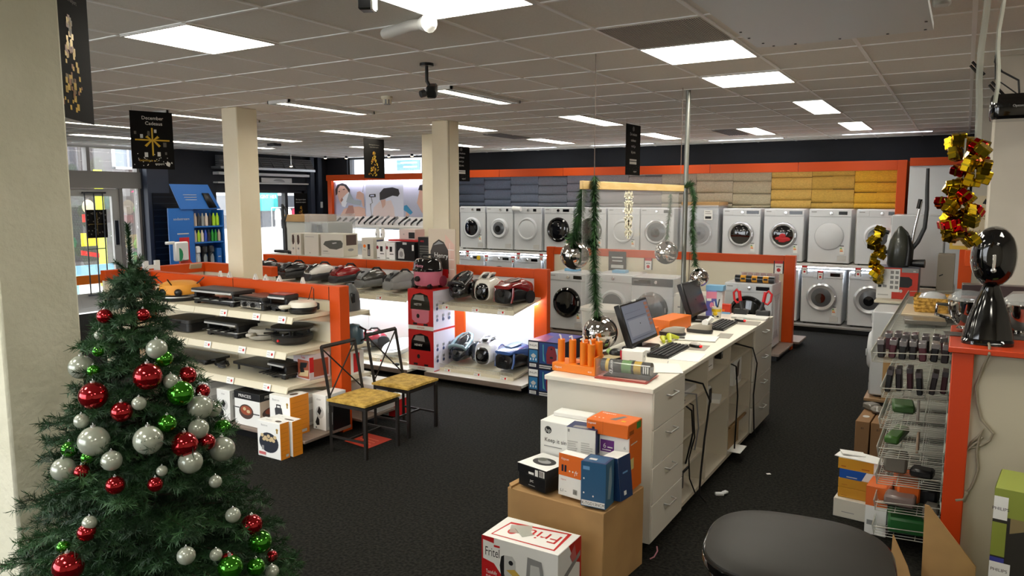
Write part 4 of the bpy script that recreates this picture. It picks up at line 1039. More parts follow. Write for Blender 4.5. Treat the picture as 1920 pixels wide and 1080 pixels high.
B(PINK).lathe([(.0, .035), (.145, .035), (.155, .05), (.165, .19), (.168, .20)], 32).build('tub', t)
l = B(GLOSS).lathe([(.172, .195), (.176, .215), (.165, .23), (.16, .29), (.13, .33), (.06, .345), (0, .345)], 32).build('lid', t)
b = B(mat('pink_lettering', '#E79AB0', .4)); b.text('Hetty', (0, -.1635, .245), (1, 0, 0), (0, 0, 1), .035)
b.build('lid_logo', l)
B(BLACK).lathe([(.0, -.195), (.024, -.195), (.03, -.185), (.032, -.155)], 16, (-.02, 0, .115), 'Y').build('hose_socket', t)
for x, y in ((-.10, -.10), (.10, -.10), (-.1, .1), (.1, .1)): B(BLACK).lathe([(.0, -.02), (.03, -.018), (.03, .018), (0, .02)], 14, (x, y, .03), 'X').build('castor', t)
b = B(BLACK).tube([(-.09, 0, .33), (-.07, 0, .375), (.07, 0, .375), (.09, 0, .33)], .011, 8).build('handle', t)
for s in (-1, 1):
    B(mat('maroon_plastic', '#7C2A3C', .4)).lathe([(0, -.01), (.06, -.01), (.06, .01), (0, .01)], 18, (s * .165, .06, .08), 'X').build('rear_wheel', t)
t = thing('display_board', 'tall picture board with a printed dark vacuum lid behind the pink tub vacuum', 'display board', (-5.12, 6.855, 1.016))
b = B(mat('board_beige', '#CDBDAA', .6)).bx(-.16, .22, 0, .02, .0, .66, .002)
b.mat(mat('print_room', '#D8B3A4', .6)).quad((.08, -.001, .1), (.21, -.001, .1), (.21, -.001, .48), (.08, -.001, .60)); b.mat(PWHITE)
for k in range(3): b.quad((.10, -.0015, .2 + k * .11), (.20, -.0015, .2 + k * .11), (.2, -.0015, .206 + k * .11), (.1, -.0015, .206 + k * .11))
b.quad((.14, -.0016, .12), (.144, -.0016, .12), (.144, -.0016, .5), (.14, -.0016, .5))
b.mat(mat('print_lid', '#3B332F', .5)).poly3([(x, -.002, z) for x, z in ((-.13, .15), (-.13, .40), (-.09, .49), (-.01, .54), (.06, .51), (.12, .42), (.13, .15))])
b.mat(PGREY).poly3([(x, -.0025, z) for x, z in ((-.09, .47), (-.01, .52), (.06, .49), (.0, .485))])
b.mat(PWHITE).text('Henry', (0.02, -.003, .33), (1, 0, -.06), (.06, 0, 1), .055, maxw=.2)
b.mat(RED).quad((.02, -.0025, .10), (.12, -.0025, .10), (.12, -.0025, .2), (.02, -.0025, .2))
b.build('printed_panel', t); B(WIRE).bx(-.1, .16, .02, .14, 0, .01).build('foot', t)
# blue vacuum boxes beside the counter
def ph(label, z):
    sz = (.39, .50, .285); DK = mat('navy_carton', '#14182E', .4); LB = mat('sky_print', '#2F77A8', .4)
    F = [('rect', 0, 0, 1, 1, DK), ('rect', .02, .70, .29, .95, PWHITE), ('text', .155, .79, .07, 'PHILIPS', mat('navy_carton')), ('rect', .03, .22, .28, .66, LB),
         ('poly', [(.08, .46), (.16, .54), (.24, .46), (.20, .38), (.12, .38)], PLGREY), ('rect', .06, .28, .09, .36, PWHITE), ('rect', .14, .28, .17, .36, PWHITE), ('rect', .22, .28, .25, .36, PWHITE), ('rect', .04, .04, .24, .16, PWHITE)] + lines(.06, .22, .05, .15, 3, PGREY, 0)
    F += [('rect', .34, .2, .98, .96, mat('deep_blue_print', '#1B3F7A', .4)), ('rect', .80, .22, .96, .8, mat('glow_print', '#9FB4C4', .4)), ('poly', [(.56, .22), (.54, .55), (.6, .84), (.70, .88), (.80, .84), (.86, .55), (.84, .22)], mat('maroon_print', '#7A1A26', .4)), ('ell', .70, .45, .05, .04, PBLACK), ('ell', .70, .76, .03, .03, PBLACK),
          ('poly', [(.44, .90), (.47, .9), (.47, .6), (.5, .3), (.53, .25), (.45, .3)], mat('teal_print', '#4E9DA0', .4)), ('rect', .34, .10, .72, .145, PLGREY), ('rect', .34, .03, .68, .075, PLGREY)]
    T = [('rect', 0, 0, 1, 1, mat('violet_print', '#44489A', .3)), ('poly', [(0, 0), (.5, 0), (.35, .6), (0, .75)], mat('pinkish_print', '#93608E', .3)), ('rect', .02, .02, .28, .2, PLGREY)]
    pack('vacuum_cleaner_box', label, 'box', (-3.575, 6.80, z), sz, 0, base=DK, faces={'f': F, 't': T})
ph('dark blue box picturing a maroon vacuum, bottom of the stack left of the counter', 0.0)
ph('dark blue maroon vacuum box with violet top, upper one left of the counter', .286)
# slim black upright vacuum far behind
t = thing('upright_vacuum', 'black upright handheld cleaner with looped handle standing before the shop window', 'vacuum cleaner', (-8.42, 7.55, 1.235))
b = B(BLACK).tube([(0, 0, .03), (0, 0, .35), (-.03, 0, .52), (-.04, 0, .70)], [.03, .028, .02, .018], 10).tube([(-.04, 0, .70), (.03, 0, .63), (.045, 0, .57), (-.01, 0, .44)], .014, 8); b.build('handle', t)
B(DGREY).box((-.08, 0, .02), (.24, .10, .04), .01).build('floor_head', t)

# goods on the board behind the vacuum wall (z 1.235)
ZT = 1.236; BEI = mat('pale_carton', '#CFCBBE', .6)
def small(name, label, x, y, w, d, h, base, F, R_=None, T=None, z=ZT, rz=0, group=None):
    fc = {'f': F}
    if R_: fc['r'] = R_
    if T: fc['t'] = T
    return pack(name, label, 'box', (x, y, z), (w, d, h), rz, base=base, faces=fc, group=group)
for k, x in enumerate((-8.02, -7.92)):
    small('appliance_box', ('narrow pale box with a printed blender, left one of the pair' if k == 0 else 'narrow pale box with a printed blender, right one of the pair'), x, 7.48, .095, .30, .30, BEI, [('poly', [(.25, .62), (.3, .92), (.6, .95), (.75, .85), (.78, .6), (.6, .5), (.4, .48)], mat('print_brown', '#4B3A34', .5)), ('ell', .5, .3, .18, .05, PGREY), ('rect', .2, .08, .5, .12, PLGREY)], [('rect', .2, .8, .8, .82, PGREY)])
small('appliance_box', 'plain pale box beside the two narrow blender boxes', -7.70, 7.5, .28, .28, .30, BEI, [('rect', .1, .85, .7, .87, PGREY), ('ell', .4, .12, .03, .02, PBLACK)])
small('appliance_box', 'pale box printed with a flat grey appliance above the vacuum wall', -7.29, 7.48, .42, .28, .31, BEI, [('poly', [(.12, .52), (.2, .66), (.5, .72), (.9, .72), (.98, .6), (.95, .42), (.7, .32), (.4, .34)], mat('print_slate', '#55564F', .5)), ('poly', [(.5, .6), (.7, .64), (.72, .6), (.55, .56)], PLGREY), ('text', .22, .2, .06, 'DOMO', PBLACK), ('rect', .08, .12, .4, .13, PGREY)], [('rect', .2, .5, .9, .95, mat('print_brown')), ('ell', .5, .3, .2, .06, PGREY)])
small('appliance_box', 'small pale box with a printed slim black device, centre of the row', -6.68, 7.48, .20, .22, .27, BEI, [('rect', .5, .12, .72, .70, PBLACK), ('rect', .55, .15, .67, .45, PGREY), ('ell', .25, .6, .12, .08, PORANGE), ('text', .25, .38, .06, 'M12', PBLACK)], [('rect', .3, .5, .9, .9, mat('ink_blue'))])
for k, x in enumerate((-6.45, -6.29)):
    small('speaker_box', 'white box with a red dot and printed dark device, ' + ('left' if k == 0 else 'right') + ' one of the pair', x, 7.46, .145, .18, .225, PWHITE, [('ell', .1, .68, .14, .1, mat('dark_red_print', '#8E1F34', .5)), ('rect', .4, .45, .7, .75, PBLACK), ('rect', .4, .3, .85, .34, PBLACK), ('rect', .05, .06, .35, .1, PBLACK)], T=[('rect', 0, 0, 1, 1, PWHITE)])
small('speaker_box', 'black box printed with a silver round speaker above the vacuum wall', -6.03, 7.47, .30, .24, .235, BLACK, [('poly', [(.1, .1), (.12, .5), (.25, .68), (.4, .62), (.46, .3), (.44, .1)], PLGREY), ('ell', .28, .34, .1, .16, PGREY), ('rect', .36, .86, .58, .98, PLGREY), ('rect', .86, .55, .96, .86, PWHITE)])
b = B(RED).bx(-6.35, -5.80, 7.40, 7.75, 1.475, 1.495, .002); tag(b.build('red_tray'), 'flat orange red lid lying over the speaker boxes', 'tray')
small('appliance_box', 'pale pink box standing on the flat red lid', -6.12, 7.6, .26, .2, .13, mat('blush_carton', '#D8C8C2', .6), [('rect', .6, .1, .98, .7, PBLACK), ('ell', .3, .5, .04, .05, PGREY)], z=1.496)
b = B(PLGREY).lathe([(.02, 0), (.075, .02), (.08, .10), (.06, .17), (0, .19)], 20, (-5.80, 7.64, 1.236)); b.mat(GREY).cyl((-5.80, 7.64, 1.40), (-5.76, 7.64, 1.47), .01)
tag(b.build('white_kettle'), 'round white kettle between the speaker box and the black toaster box', 'kettle')
small('toaster_box', 'tall black box with red lettering and grey slots beside the double column', -5.68, 7.42, .21, .24, .31, BLACK, [('text', .3, .80, .07, 'AEG', mat('bright_red_print', '#D01828', .5))] + [('rect', .12, .10 + .1 * i, .86, .16 + .1 * i, mat('slot_grey', '#55544E', .5)) for i in range(6)])
for x in (-6.66, -6.57):
    b = B(PWHITE).lathe([(.028, 0), (.03, .06), (.022, .09), (.022, .12), (0, .125)], 14, (x, 7.55, 1.507)); b.mat(GREY).bx(x - .008, x + .008, 7.519, 7.521, 1.53, 1.56)
    tag(b.build('white_dispenser'), 'white bottle shaped gadget standing on the small pale box, ' + ('left' if x < -6.6 else 'right') + ' one', 'gadget')
b = B(BLACK)
for k in range(6): b.tube([(-8.18 + .02 * k, 7.36, 1.24), (-8.17 + .015 * k, 7.34, 1.28 + .01 * (k % 2)), (-8.14 + .02 * k, 7.36, 1.24)], .004, 5)
tag(b.build('cable_bundle'), 'small tangled black cable bundle on the orange ledge left of the blender boxes', 'cable')
# tall fridge like carton behind
t = thing('wrapped_fridge', 'tall pale appliance in film under a brown carton cap, behind the boxes', 'appliance', (-9.62, 9.4, 0))
B(mat('pale_appliance', '#C6C5BA', .4)).bx(-.5, .50, -.3, .3, .0, 1.62, .01).build('body', t)
B(CARDB).bx(-.52, .10, -.32, .32, 1.62, 1.74, .004).build('carton_cap', t)
b = B(mat('plastic_film')).bx(.0, .53, -.34, -.33, 1.1, 1.76).bx(.53, .54, -.34, .32, 1.1, 1.76); b.mat(PGREY).box((.2, -.325, 1.45), (.12, .01, .3), .01, ry=.1).box((.36, -.325, 1.42), (.10, .01, .34), .01, ry=-.15); b.build('film', t)
# ================================================================ GRILLS ON THE GONDOLA
SATIN = mat('satin_black', '#18181A', .38); STONE = mat('grill_plate', '#2B2A29', .5)
def roundrect(w, d, r, n=5):
    out = []
    for cx, cy, a0 in ((w / 2 - r, d / 2 - r, 0), (-w / 2 + r, d / 2 - r, 90), (-w / 2 + r, -d / 2 + r, 180), (w / 2 - r, -d / 2 + r, 270)):
        for k in range(n + 1):
            a = R(a0 + 90 * k / n); out.append((cx + r * math.cos(a), cy + r * math.sin(a)))
    return out
def slab(b, w, d, r, z0, z1, cx=0, cy=0, s=1.0):
    o = roundrect(w, d, r); b.loft([[(cx + x, cy + y, z0) for x, y in o], [(cx + x * s, cy + y * s, z1) for x, y in o]])
ZS1, ZS2, ZS3 = 1.056, .776, .491
t = thing('pizza_oven', 'small pizza oven with orange clay dome on a black base, top shelf', 'pizza oven', (-6.42, 4.43, ZS1))
b = B(SATIN).lathe([(.0, .0), (.19, .0), (.2, .02), (.205, .045), (.19, .06), (0, .06)], 32); b.mat(STEEL).lathe([(.207, .035), (.207, .045), (.2, .047)], 32); b.build('base', t)
CLAY = mat('clay_dome', '#DE962F', .6)
d = B(CLAY).lathe([(.185, .06), (.19, .10), (.175, .15), (.12, .175), (0, .18)], 32).build('dome', t)
b = B(BLACK)
for a in (-140, -90, -40): 
    x, y = .182 * math.cos(R(a)), .182 * math.sin(R(a)); b.ell((x, y, .085), (.04 if a != -90 else .05, .02 if a == -90 else .035, .034), 12, 8)
b.build('oven_opening', d)
for a in (-150, -60, 30): B(BLACK).tube([(.15 * math.cos(R(a)), .15 * math.sin(R(a)), .14), (.2 * math.cos(R(a)), .2 * math.sin(R(a)), .18), (.24 * math.cos(R(a)), .24 * math.sin(R(a)), .215)], .006, 6).build('spatula', t)
def raclette(label, loc, rz, w=.46, d=.24, plate=STONE, name='raclette_grill', tiers=2, pans=True, top_tilt=0):
    t = thing(name, label, 'grill', loc, rz)
    b = B(SATIN)
    for sx in (-1, 1):
        for sy in (-1, 1): b.box((sx * (w / 2 - .05), sy * (d / 2 - .04), .012), (.05, .04, .024), .004)
    slab(b, w * .92, d * .9, .03, .022, .045); b.build('base', t)
    b = B(STEEL); slab(b, w * .96, d * .93, .03, .045, .052); b.build('tray', t)
    b = B(SATIN)
    for sx in (-1, 1): B(SATIN).box((sx * w * .44, 0, .08), (.03, d * .8, .07), .006).build('side_frame', t)
    b = B(plate); slab(b, w, d, .03, .115, .14); b.bx(-w / 2 + .01, w / 2 - .01, -d / 2 + .01, d / 2 - .01, .135, .143, .003); b.build('grill_plate', t)
    b = B(mat('bright_steel_trim', '#E8E8E6', .3, .4)).bx(-w * .46, w * .46, -d / 2 - .005, -d / 2 + .004, .110, .126, .002); b.build('front_trim', t)
    if pans:
        for k in range(4):
            x = -w * .33 + k * w * .22; q = B(SATIN); q.box((x, -.06, .06), (.075, .085, .012), .004); q.box((x, -.15, .066), (.018, .10, .012), .004); q.build('raclette_pan', t)
    return t
raclette('large raclette grill with black plate and little pans, beside the clay pizza oven', (-5.80, 4.44, ZS1), 0, .60, .26)
t = thing('panini_press', 'black panini grill with two round knobs, centre of the top shelf', 'grill', (-5.26, 4.44, ZS1), -.1)
b = B(SATIN); slab(b, .34, .24, .03, .01, .085); b.build('base', t)
b = B(CHROME).bx(-.15, .15, -.132, -.12, .015, .075, .004).build('front_panel', t)
for x in (-.07, .05): B(BLACK).lathe([(0, -.155), (.018, -.155), (.022, -.132)], 14, (x, 0, .045), 'Y').build('knob', t)
b = B(STONE); slab(b, .35, .27, .03, .09, .115); b.mat(mat('reddish_plate', '#5A2A20', .4)).bx(-.155, .155, -.11, .12, .112, .118, .004); b.build('lid', t)
B(SATIN).tube([(-.13, -.13, .09), (-.12, -.20, .10), (.12, -.20, .10), (.13, -.13, .09)], .010, 8).build('handle', t)
t = raclette('small two level raclette grill with red pans between the panini grill and waffle maker', (-5.00, 4.44, ZS1), 0, .22, .17)
B(mat('red_pan', '#8F2B22', .4)).bx(-.1, .1, -.07, .07, .143, .150, .003).build('pan', t)
b = B(BLACK).tube([(-4.90, 4.55, 1.06), (-4.84, 4.58, 1.16), (-4.80, 4.58, 1.26), (-4.76, 4.56, 1.25), (-4.74, 4.54, 1.10)], .0035, 6)
tag(b.build('power_cord'), 'thin black cord looping up in front of the orange gondola top', 'cord')
def waffle(label, loc, rz, m1, m2, r=.12):
    t = thing('waffle_maker', label, 'waffle maker', loc, rz)
    B(m1).lathe([(0, .008), (r * .9, .008), (r, .025), (r, .045), (r * .96, .05)], 28).build('base', t)
    B(SATIN).lathe([(r * .9, .05), (r * .9, .058)], 28).build('plate', t)
    B(m2).lathe([(r, .058), (r * 1.0, .075), (r * .85, .10), (0, .105)], 28).build('lid', t)
    B(m2).box((0, -r - .04, .065), (.06, .09, .03), .01).build('handle', t)
    B(DGREY).box((0, r, .05), (.1, .03, .06), .008).build('hinge', t)
    return t
waffle('round waffle maker, black below and cream above, right end of the top shelf', (-4.75, 4.42, ZS1), -.3, SATIN, mat('cream_plastic', '#D9D4C6', .3))
t = thing('electric_grill', 'flat black square grill with lid at the left of the middle shelf', 'grill', (-6.30, 4.42, ZS2), .0)
b = B(SATIN); slab(b, .42, .30, .04, .01, .085); b.build('base', t); b = B(STONE); slab(b, .43, .31, .04, .088, .12); b.build('lid', t); B(SATIN).tube([(-.1, -.15, .10), (-.09, -.19, .1), (.09, -.19, .1), (.1, -.15, .1)], .01, 8).build('handle', t)
raclette('large raclette grill with a chrome front bar on the middle shelf', (-5.69, 4.44, ZS2), -.03, .48, .27)
waffle('pale grey clamshell waffle maker on the middle shelf', (-5.29, 4.46, ZS2), .2, mat('pale_grey_shell', '#A9A59B', .3), mat('clear_grey_shell', '#BDB9AE', .3), .135)
t = thing('raclette_grill', 'round black raclette grill at the right end of the middle shelf', 'grill', (-4.93, 4.46, ZS2), 0)
b = B(SATIN).lathe([(.0, .0), (.13, .0), (.17, .03), (.18, .07), (.165, .085), (0, .085)], 36); b.build('base', t)
B(RED).lathe([(0, -.184), (.010, -.184), (.011, -.165)], 10, (.02, 0, .045), 'Y').build('indicator', t)
B(STONE).lathe([(0, .125), (.165, .125), (.178, .135), (.178, .15), (.165, .155), (0, .15)], 36).build('grill_plate', t)
b = B(SATIN)
for a in range(4): b.cyl((.14 * math.cos(a * 1.57 + .7), .14 * math.sin(a * 1.57 + .7), .08), (.14 * math.cos(a * 1.57 + .7), .14 * math.sin(a * 1.57 + .7), .13), .012)
b.build('support_post', t)
for a in (-20, 200, 250, -60): 
    c, s_ = math.cos(R(a)), math.sin(R(a)); B(BLACK).cyl((.12 * c, .12 * s_, .10), (.25 * c, .25 * s_, .11), .008).build('raclette_pan', t)
t = thing('teppan_plate', 'large flat black baking plate at the left of the bottom shelf', 'grill', (-6.28, 4.42, ZS3), .0)
b = B(SATIN); slab(b, .80, .28, .03, .03, .05); b.build('plate', t)
for x in (-.34, .34): B(SATIN).box((x, 0, .015), (.03, .24, .03), .004).build('foot', t)
for x in (-.42, .42): B(SATIN).tube([(x * .94, -.08, .045), (x * 1.06, -.07, .05), (x * 1.06, .07, .05), (x * .94, .08, .045)], .008, 6).build('handle', t)
t = thing('cable_coil', 'black plug cord with a thermostat lying between the two flat plates', 'cord', (-5.72, 4.33, ZS3))
b = B(BLACK)
for k in range(3): b.tube([(.08 * math.cos(a * .5) * (1 - .1 * k), .05 * math.sin(a * .5), .02 + .012 * k + .01 * math.sin(a)) for a in range(13)], .005, 6)
b.build('cable', t); B(BLACK).box((.04, -.03, .05), (.12, .035, .025), .008, ry=-.4).build('thermostat', t); B(CHROME).cyl((-.02, -.06, .02), (.05, -.08, .03), .003).build('probe', t)
t = thing('teppan_plate', 'flat black baking plate on short legs in the middle of the bottom shelf', 'grill', (-5.30, 4.44, ZS3), -.05)
b = B(SATIN); slab(b, .52, .27, .03, .055, .075); b.build('plate', t)
for x in (-.22, .22):
    for y in (-.09, .09): B(SATIN).cyl((x, y, 0), (x, y, .056), .010).build('leg', t)
raclette('small stacked raclette grill with grey rims at the right of the bottom shelf', (-4.93, 4.36, ZS3), -.1, .24, .18)
FOOD = mat('food_print', '#9A4A30', .6); FOOD2 = mat('food_print_pale', '#CBB48A', .6)
pack('raclette_box', 'pink and white box with a food photograph at the right end of the bottom shelf', 'box', (-4.745, 4.50, ZS3), (.22, .22, .215), -.12, base=mat('lilac_carton', '#C9BDC0', .5),
     faces={'f': [('rect', .28, .05, .98, .78, FOOD), ('poly', [(.3, .1), (.9, .15), (.95, .4), (.5, .35)], FOOD2), ('poly', [(.4, .4), (.8, .5), (.9, .7), (.45, .66)], PBLACK), ('poly', [(.45, .25), (.7, .3), (.65, .45), (.42, .42)], PBLACK), ('text', .62, .84, .09, 'Tefal', mat('bright_red_print', '#D01828', .5))], 'r': [('rect', .2, .1, .9, .8, FOOD), ('rect', .0, .3, .2, .9, RED)]})
# boxes on the plinth
def cloer(name, label, x, y, w, d, h, rz=0, z=.101):
    pack(name, label, 'box', (x, y, z), (w, d, h), rz, faces={'f': [('text', .5, .84, .06, 'cloer', PGREY), ('ell', .55, .50, .30, .17, PLGREY), ('poly', [(.35, .5), (.5, .68), (.68, .56), (.55, .42)], PBLACK), ('poly', [(.2, .2), (.35, .38), (.5, .3), (.5, .14), (.3, .12)], PBLACK), ('ell', .25, .06, .05, .02, PBLACK)], 'r': [('rect', .1, .7, .9, .9, PLGREY), ('rect', .1, .1, .9, .5, PLGREY)]})
cloer('waffle_box', 'white box behind the tree baubles at the left of the plinth', -5.80, 4.30, .22, .3, .32, 0)
cloer('waffle_box', 'narrow white box with a printed waffle iron left of the big raclette box', -5.42, 4.25, .17, .3, .27, 0)
pack('raclette_box', 'white box with black lid band printed with a loaded raclette grill', 'box', (-5.10, 4.22, .101), (.32, .26, .29), 0, faces={
    'f': [('rect', 0, .78, 1, 1, PBLACK), ('text', .42, .84, .09, 'PRINCESS', PWHITE), ('ell', .46, .42, .28, .22, mat('print_brown')), ('ell', .46, .46, .22, .14, FOOD), ('ell', .4, .5, .06, .05, FOOD2), ('ell', .55, .44, .07, .05, FOOD2), ('rect', .02, .5, .2, .53, PBLACK), ('rect', .72, .38, .98, .41, PBLACK)],
    'r': [('rect', 0, 0, 1, .78, mat('warm_print', '#CDB9A4', .5)), ('rect', 0, .78, 1, 1, PBLACK), ('text', .5, .84, .09, 'PRINCESS', PWHITE), ('ell', .5, .4, .42, .16, mat('print_brown')), ('ell', .5, .44, .3, .1, FOOD)], 't': [('rect', 0, 0, 1, 1, PBLACK), ('rect', .35, .4, .65, .6, PWHITE)]})
b = B(BLACK).bx(-5.31, -5.268, 4.13, 4.40, .101, .38, .003); tag(b.build('black_box'), 'narrow black box squeezed beside the big raclette box', 'box')
cloer('waffle_box', 'white box with black print half hidden behind the tall orange sided box', -4.76, 4.40, .20, .26, .27, 0)
def bestron(label, loc, size, rz, kind):
    ORN = mat('carton_orange', '#E08A1E', .5)
    F = [('text', .32, .86, .055, 'Bestron', PGREY), ('ell', .87, .82, .05, .035, mat('print_gold', '#9A7B2A', .5)), ('rect', .84, .72, .9, .8, mat('print_gold'))]
    if kind == 0:
        F += [('ell', .5, .42, .42, .28, mat('print_pan', '#2B2F3A', .4))] + [('ell', .22 + .14 * i, .60 - .05 * (i % 2), .07, .05, FOOD2) for i in range(5)] + [('ell', .3 + .14 * i, .50, .07, .045, FOOD2) for i in range(4)] + [('rect', .06, .06, .36, .14, mat('pale_red_print', '#C46A6A', .5)), ('rect', .2, .2, .3, .32, PGREY)]
    else:
        F += [('poly', [(.3, .40), (.26, .66), (.32, .70), (.60, .70), (.68, .40)], mat('print_iron', '#3A3B3F', .4)), ('poly', [(.34, .7), (.34, .78), (.56, .78), (.56, .7), (.52, .7), (.52, .75), (.38, .75), (.38, .7)], PBLACK)]
    pack('appliance_box', label, 'box', loc, size, rz, base=PWHITE, faces={'f': F, 'r': [('rect', 0, 0, 1, 1, ORN)] + [('rect', .06, .12 + .12 * k, .9, .125 + .12 * k, mat('print_brown_line', '#9C5B12', .5)) for k in range(7)] + [('rect', .55, .05, .85, .12, PLGREY)], 't': [('text', .35, .4, .16, 'Bestron', PGREY), ('ell', .75, .5, .12, .2, mat('print_brown'))]})
bestron('tall white box with orange side and printed sandwich toaster on the plinth edge', (-4.66, 4.155, .101), (.24, .20, .33), 0, 1)
cloer('waffle_box', 'white box with a printed black kettle beside the orange post', -4.50, 4.45, .15, .24, .30, 0)
pack('toaster_box', 'narrow black box at the right end of the plinth by the orange post', 'box', (-4.40, 4.47, .101), (.04, .2, .26), 0, base=BLACK, faces={'f': [('rect', .1 + .2 * k, .2, .2 + .2 * k, .6, PGREY) for k in range(4)]})
bestron('white and orange box with a printed cake maker, nearest on the carpet', (-4.55, 3.885, 0), (.26, .09, .29), 0, 0)
pack('appliance_box', 'white and orange box just behind the nearest one on the carpet', 'box', (-4.53, 3.995, 0), (.26, .10, .285), 0, faces={'r': [('rect', 0, 0, 1, 1, mat('carton_orange'))] + [('rect', .06, .12 + .12 * k, .9, .125 + .12 * k, mat('print_brown_line')) for k in range(7)], 't': [('text', .4, .55, .12, 'Bestron', PGREY), ('ell', .75, .3, .2, .12, mat('print_brown'))], 'f': [('ell', .3, .45, .4, .25, mat('print_pan'))]})
# goods on the rear side of the grill gondola, seen right of the orange post
t = thing('steam_iron', 'dark grey pointed appliance standing behind the orange post on the rear shelf', 'appliance', (-4.76, 5.0, 1.001))
B(mat('graphite', '#4E4F50', .3)).loft([[(u, v, z) for u, v in superell(w, d, 2.3)] for z, w, d in ((0, .13, .22), (.08, .13, .22), (.16, .11, .19), (.22, .07, .12), (.25, .03, .05))]).build('body', t); B(BLACK).box((0, -.02, .12), (.135, .05, .10), .01).build('side_panel', t)
t = thing('kettle', 'blue grey kettle on the rear shelf behind the orange post', 'kettle', (-4.73, 5.0, .70))
B(mat('slate_blue', '#46606E', .3)).lathe([(.09, 0), (.10, .03), (.09, .12), (.06, .17), (0, .185)], 24).build('body', t); B(BLACK).tube([(.09, 0, .03), (.15, 0, .06), (.15, 0, .14), (.08, 0, .16)], .011, 8).build('handle', t)
pack('appliance_box', 'white and red box on the low rear shelf behind the orange post', 'box', (-4.78, 4.98, .42), (.2, .2, .22), 0, faces={'f': [('rect', .1, .1, .9, .6, PLGREY)], 'r': [('rect', .3, .1, .7, .9, RED)]})
pack('kettle_box', 'white box with a small printed dark appliance behind the chairs', 'box', (-4.60, 5.10, .101), (.36, .30, .25), 0, base=PWHITE, faces={'f': [('ell', .5, .4, .15, .25, PBLACK), ('rect', .7, .7, .95, .85, PGREY)], 'r': [('rect', .5, .55, .95, .75, mat('navy_carton')), ('rect', .08, .2, .4, .6, PLGREY)]})
pack('red_white_box', 'low box with a red corner behind the legs of the nearer chair', 'box', (-4.52, 5.30, 0), (.24, .20, .20), .0, base=PWHITE, faces={'f': [('rect', .0, .05, .55, .95, PLGREY), ('rect', .6, .0, 1, .7, RED)], 'r': [('rect', 0, 0, 1, .8, RED)]})

# ================================================================ CHAIRS
IRON = mat('wrought_iron', '#2B2724', .5, .6)
STRAW = noise_mat('woven_rush', '#9A7A2E', '#C6A24C', 26.0, .8, 4, .35, .65, bump=.9, bscale=60.0)
def make_chair(label, loc, rz):
    t = thing('metal_chair', label, 'chair', loc, rz)
    # local: front towards +X, seat 0.38 square, seat top .445
    W = .19
    for nm, x, y in (('leg', .18, -W), ('leg', .18, W)):
        B(IRON).bx(x - .013, x + .013, y - .013, y + .013, 0, .41, .002).build(nm, t)
    for y in (-W, W):
        b = B(IRON).tube([(-.19, y, 0), (-.19, y, .42), (-.27, y, .845)], .0165, 4); b.build('rear_leg', t)
    b = B(IRON)
    b.bx(-.19, .18, -W - .01, -W + .01, .385, .41).bx(-.19, .18, W - .01, W + .01, .385, .41).bx(.17, .19, -W, W, .385, .41).bx(-.2, -.18, -W, W, .385, .41)
    b.build('seat_frame', t)
    b = B(IRON)
    for y in (-W, W): b.bx(-.19, .18, y - .008, y + .008, .125, .141)
    b.bx(-.008, .008, -W, W, .125, .141); b.build('stretcher', t)
    b = B(IRON).tube([(-.27, -W, .845), (-.27, W, .845)], .0165, 4); b.build('top_rail', t)
    B(IRON).tube([(-.195, -W, .45), (-.268, W, .835)], .006, 6).tube([(-.195, W, .45), (-.268, -W, .835)], .006, 6).build('back_cross', t)
    # rush seat with four woven triangles sagging towards the centre
    n = 13; vs = []; fs = []
    for top in (1, 0):
        for i in range(n):
            for j in range(n):
                u, v = -1 + 2 * i / (n - 1), -1 + 2 * j / (n - 1)
                m = max(abs(u), abs(v)); sag = -.010 * (1 - m) - .004 * (1 - abs(abs(u) - abs(v)))
                ed = .012 if m > .95 else 0
                vs.append((-.005 + u * (.205 - ed * .3), v * (.215 - ed * .3), (.452 + sag - ed) if top else .412 + ed * .6))
    q = n * n
    for i in range(n - 1):
        for j in range(n - 1):
            a = i * n + j; fs.append((a, a + n, a + n + 1, a + 1)); fs.append((q + a, q + a + 1, q + a + n + 1, q + a + n))
    for k in range(n - 1):
        fs += [(k, k + 1, q + k + 1, q + k), ((n - 1) * n + k + 1, (n - 1) * n + k, q + (n - 1) * n + k, q + (n - 1) * n + k + 1), ((k + 1) * n, k * n, q + k * n, q + (k + 1) * n), (k * n + n - 1, (k + 1) * n + n - 1, q + (k + 1) * n + n - 1, q + k * n + n - 1)]
    B(STRAW).add(vs, fs).build('seat', t, sharp=60)
    return t
make_chair('black metal chair with straw seat, the one nearer to the camera', (-4.045, 4.385, 0), 0)
make_chair('black metal chair with straw seat, standing behind the nearer one', (-4.10, 4.975, 0), 0)
b = B(mat('leaflet_red', '#B8331A', .5)).prism([(-.15, -.12), (.15, -.16), (.16, .12), (-.14, .14)], 0, .002)
b.mat(mat('leaflet_text', '#DE8A6A', .5)); 
for k in range(3): b.quad((-.08, -.06 + k * .05, .0025), (.1, -.08 + k * .05, .0025), (.1, -.07 + k * .05, .0025), (-.08, -.05 + k * .05, .0025))
tag(b.build('leaflet', None, (-4.18, 4.56, .001)), 'red printed leaflet lying on the carpet under the nearer chair', 'leaflet')
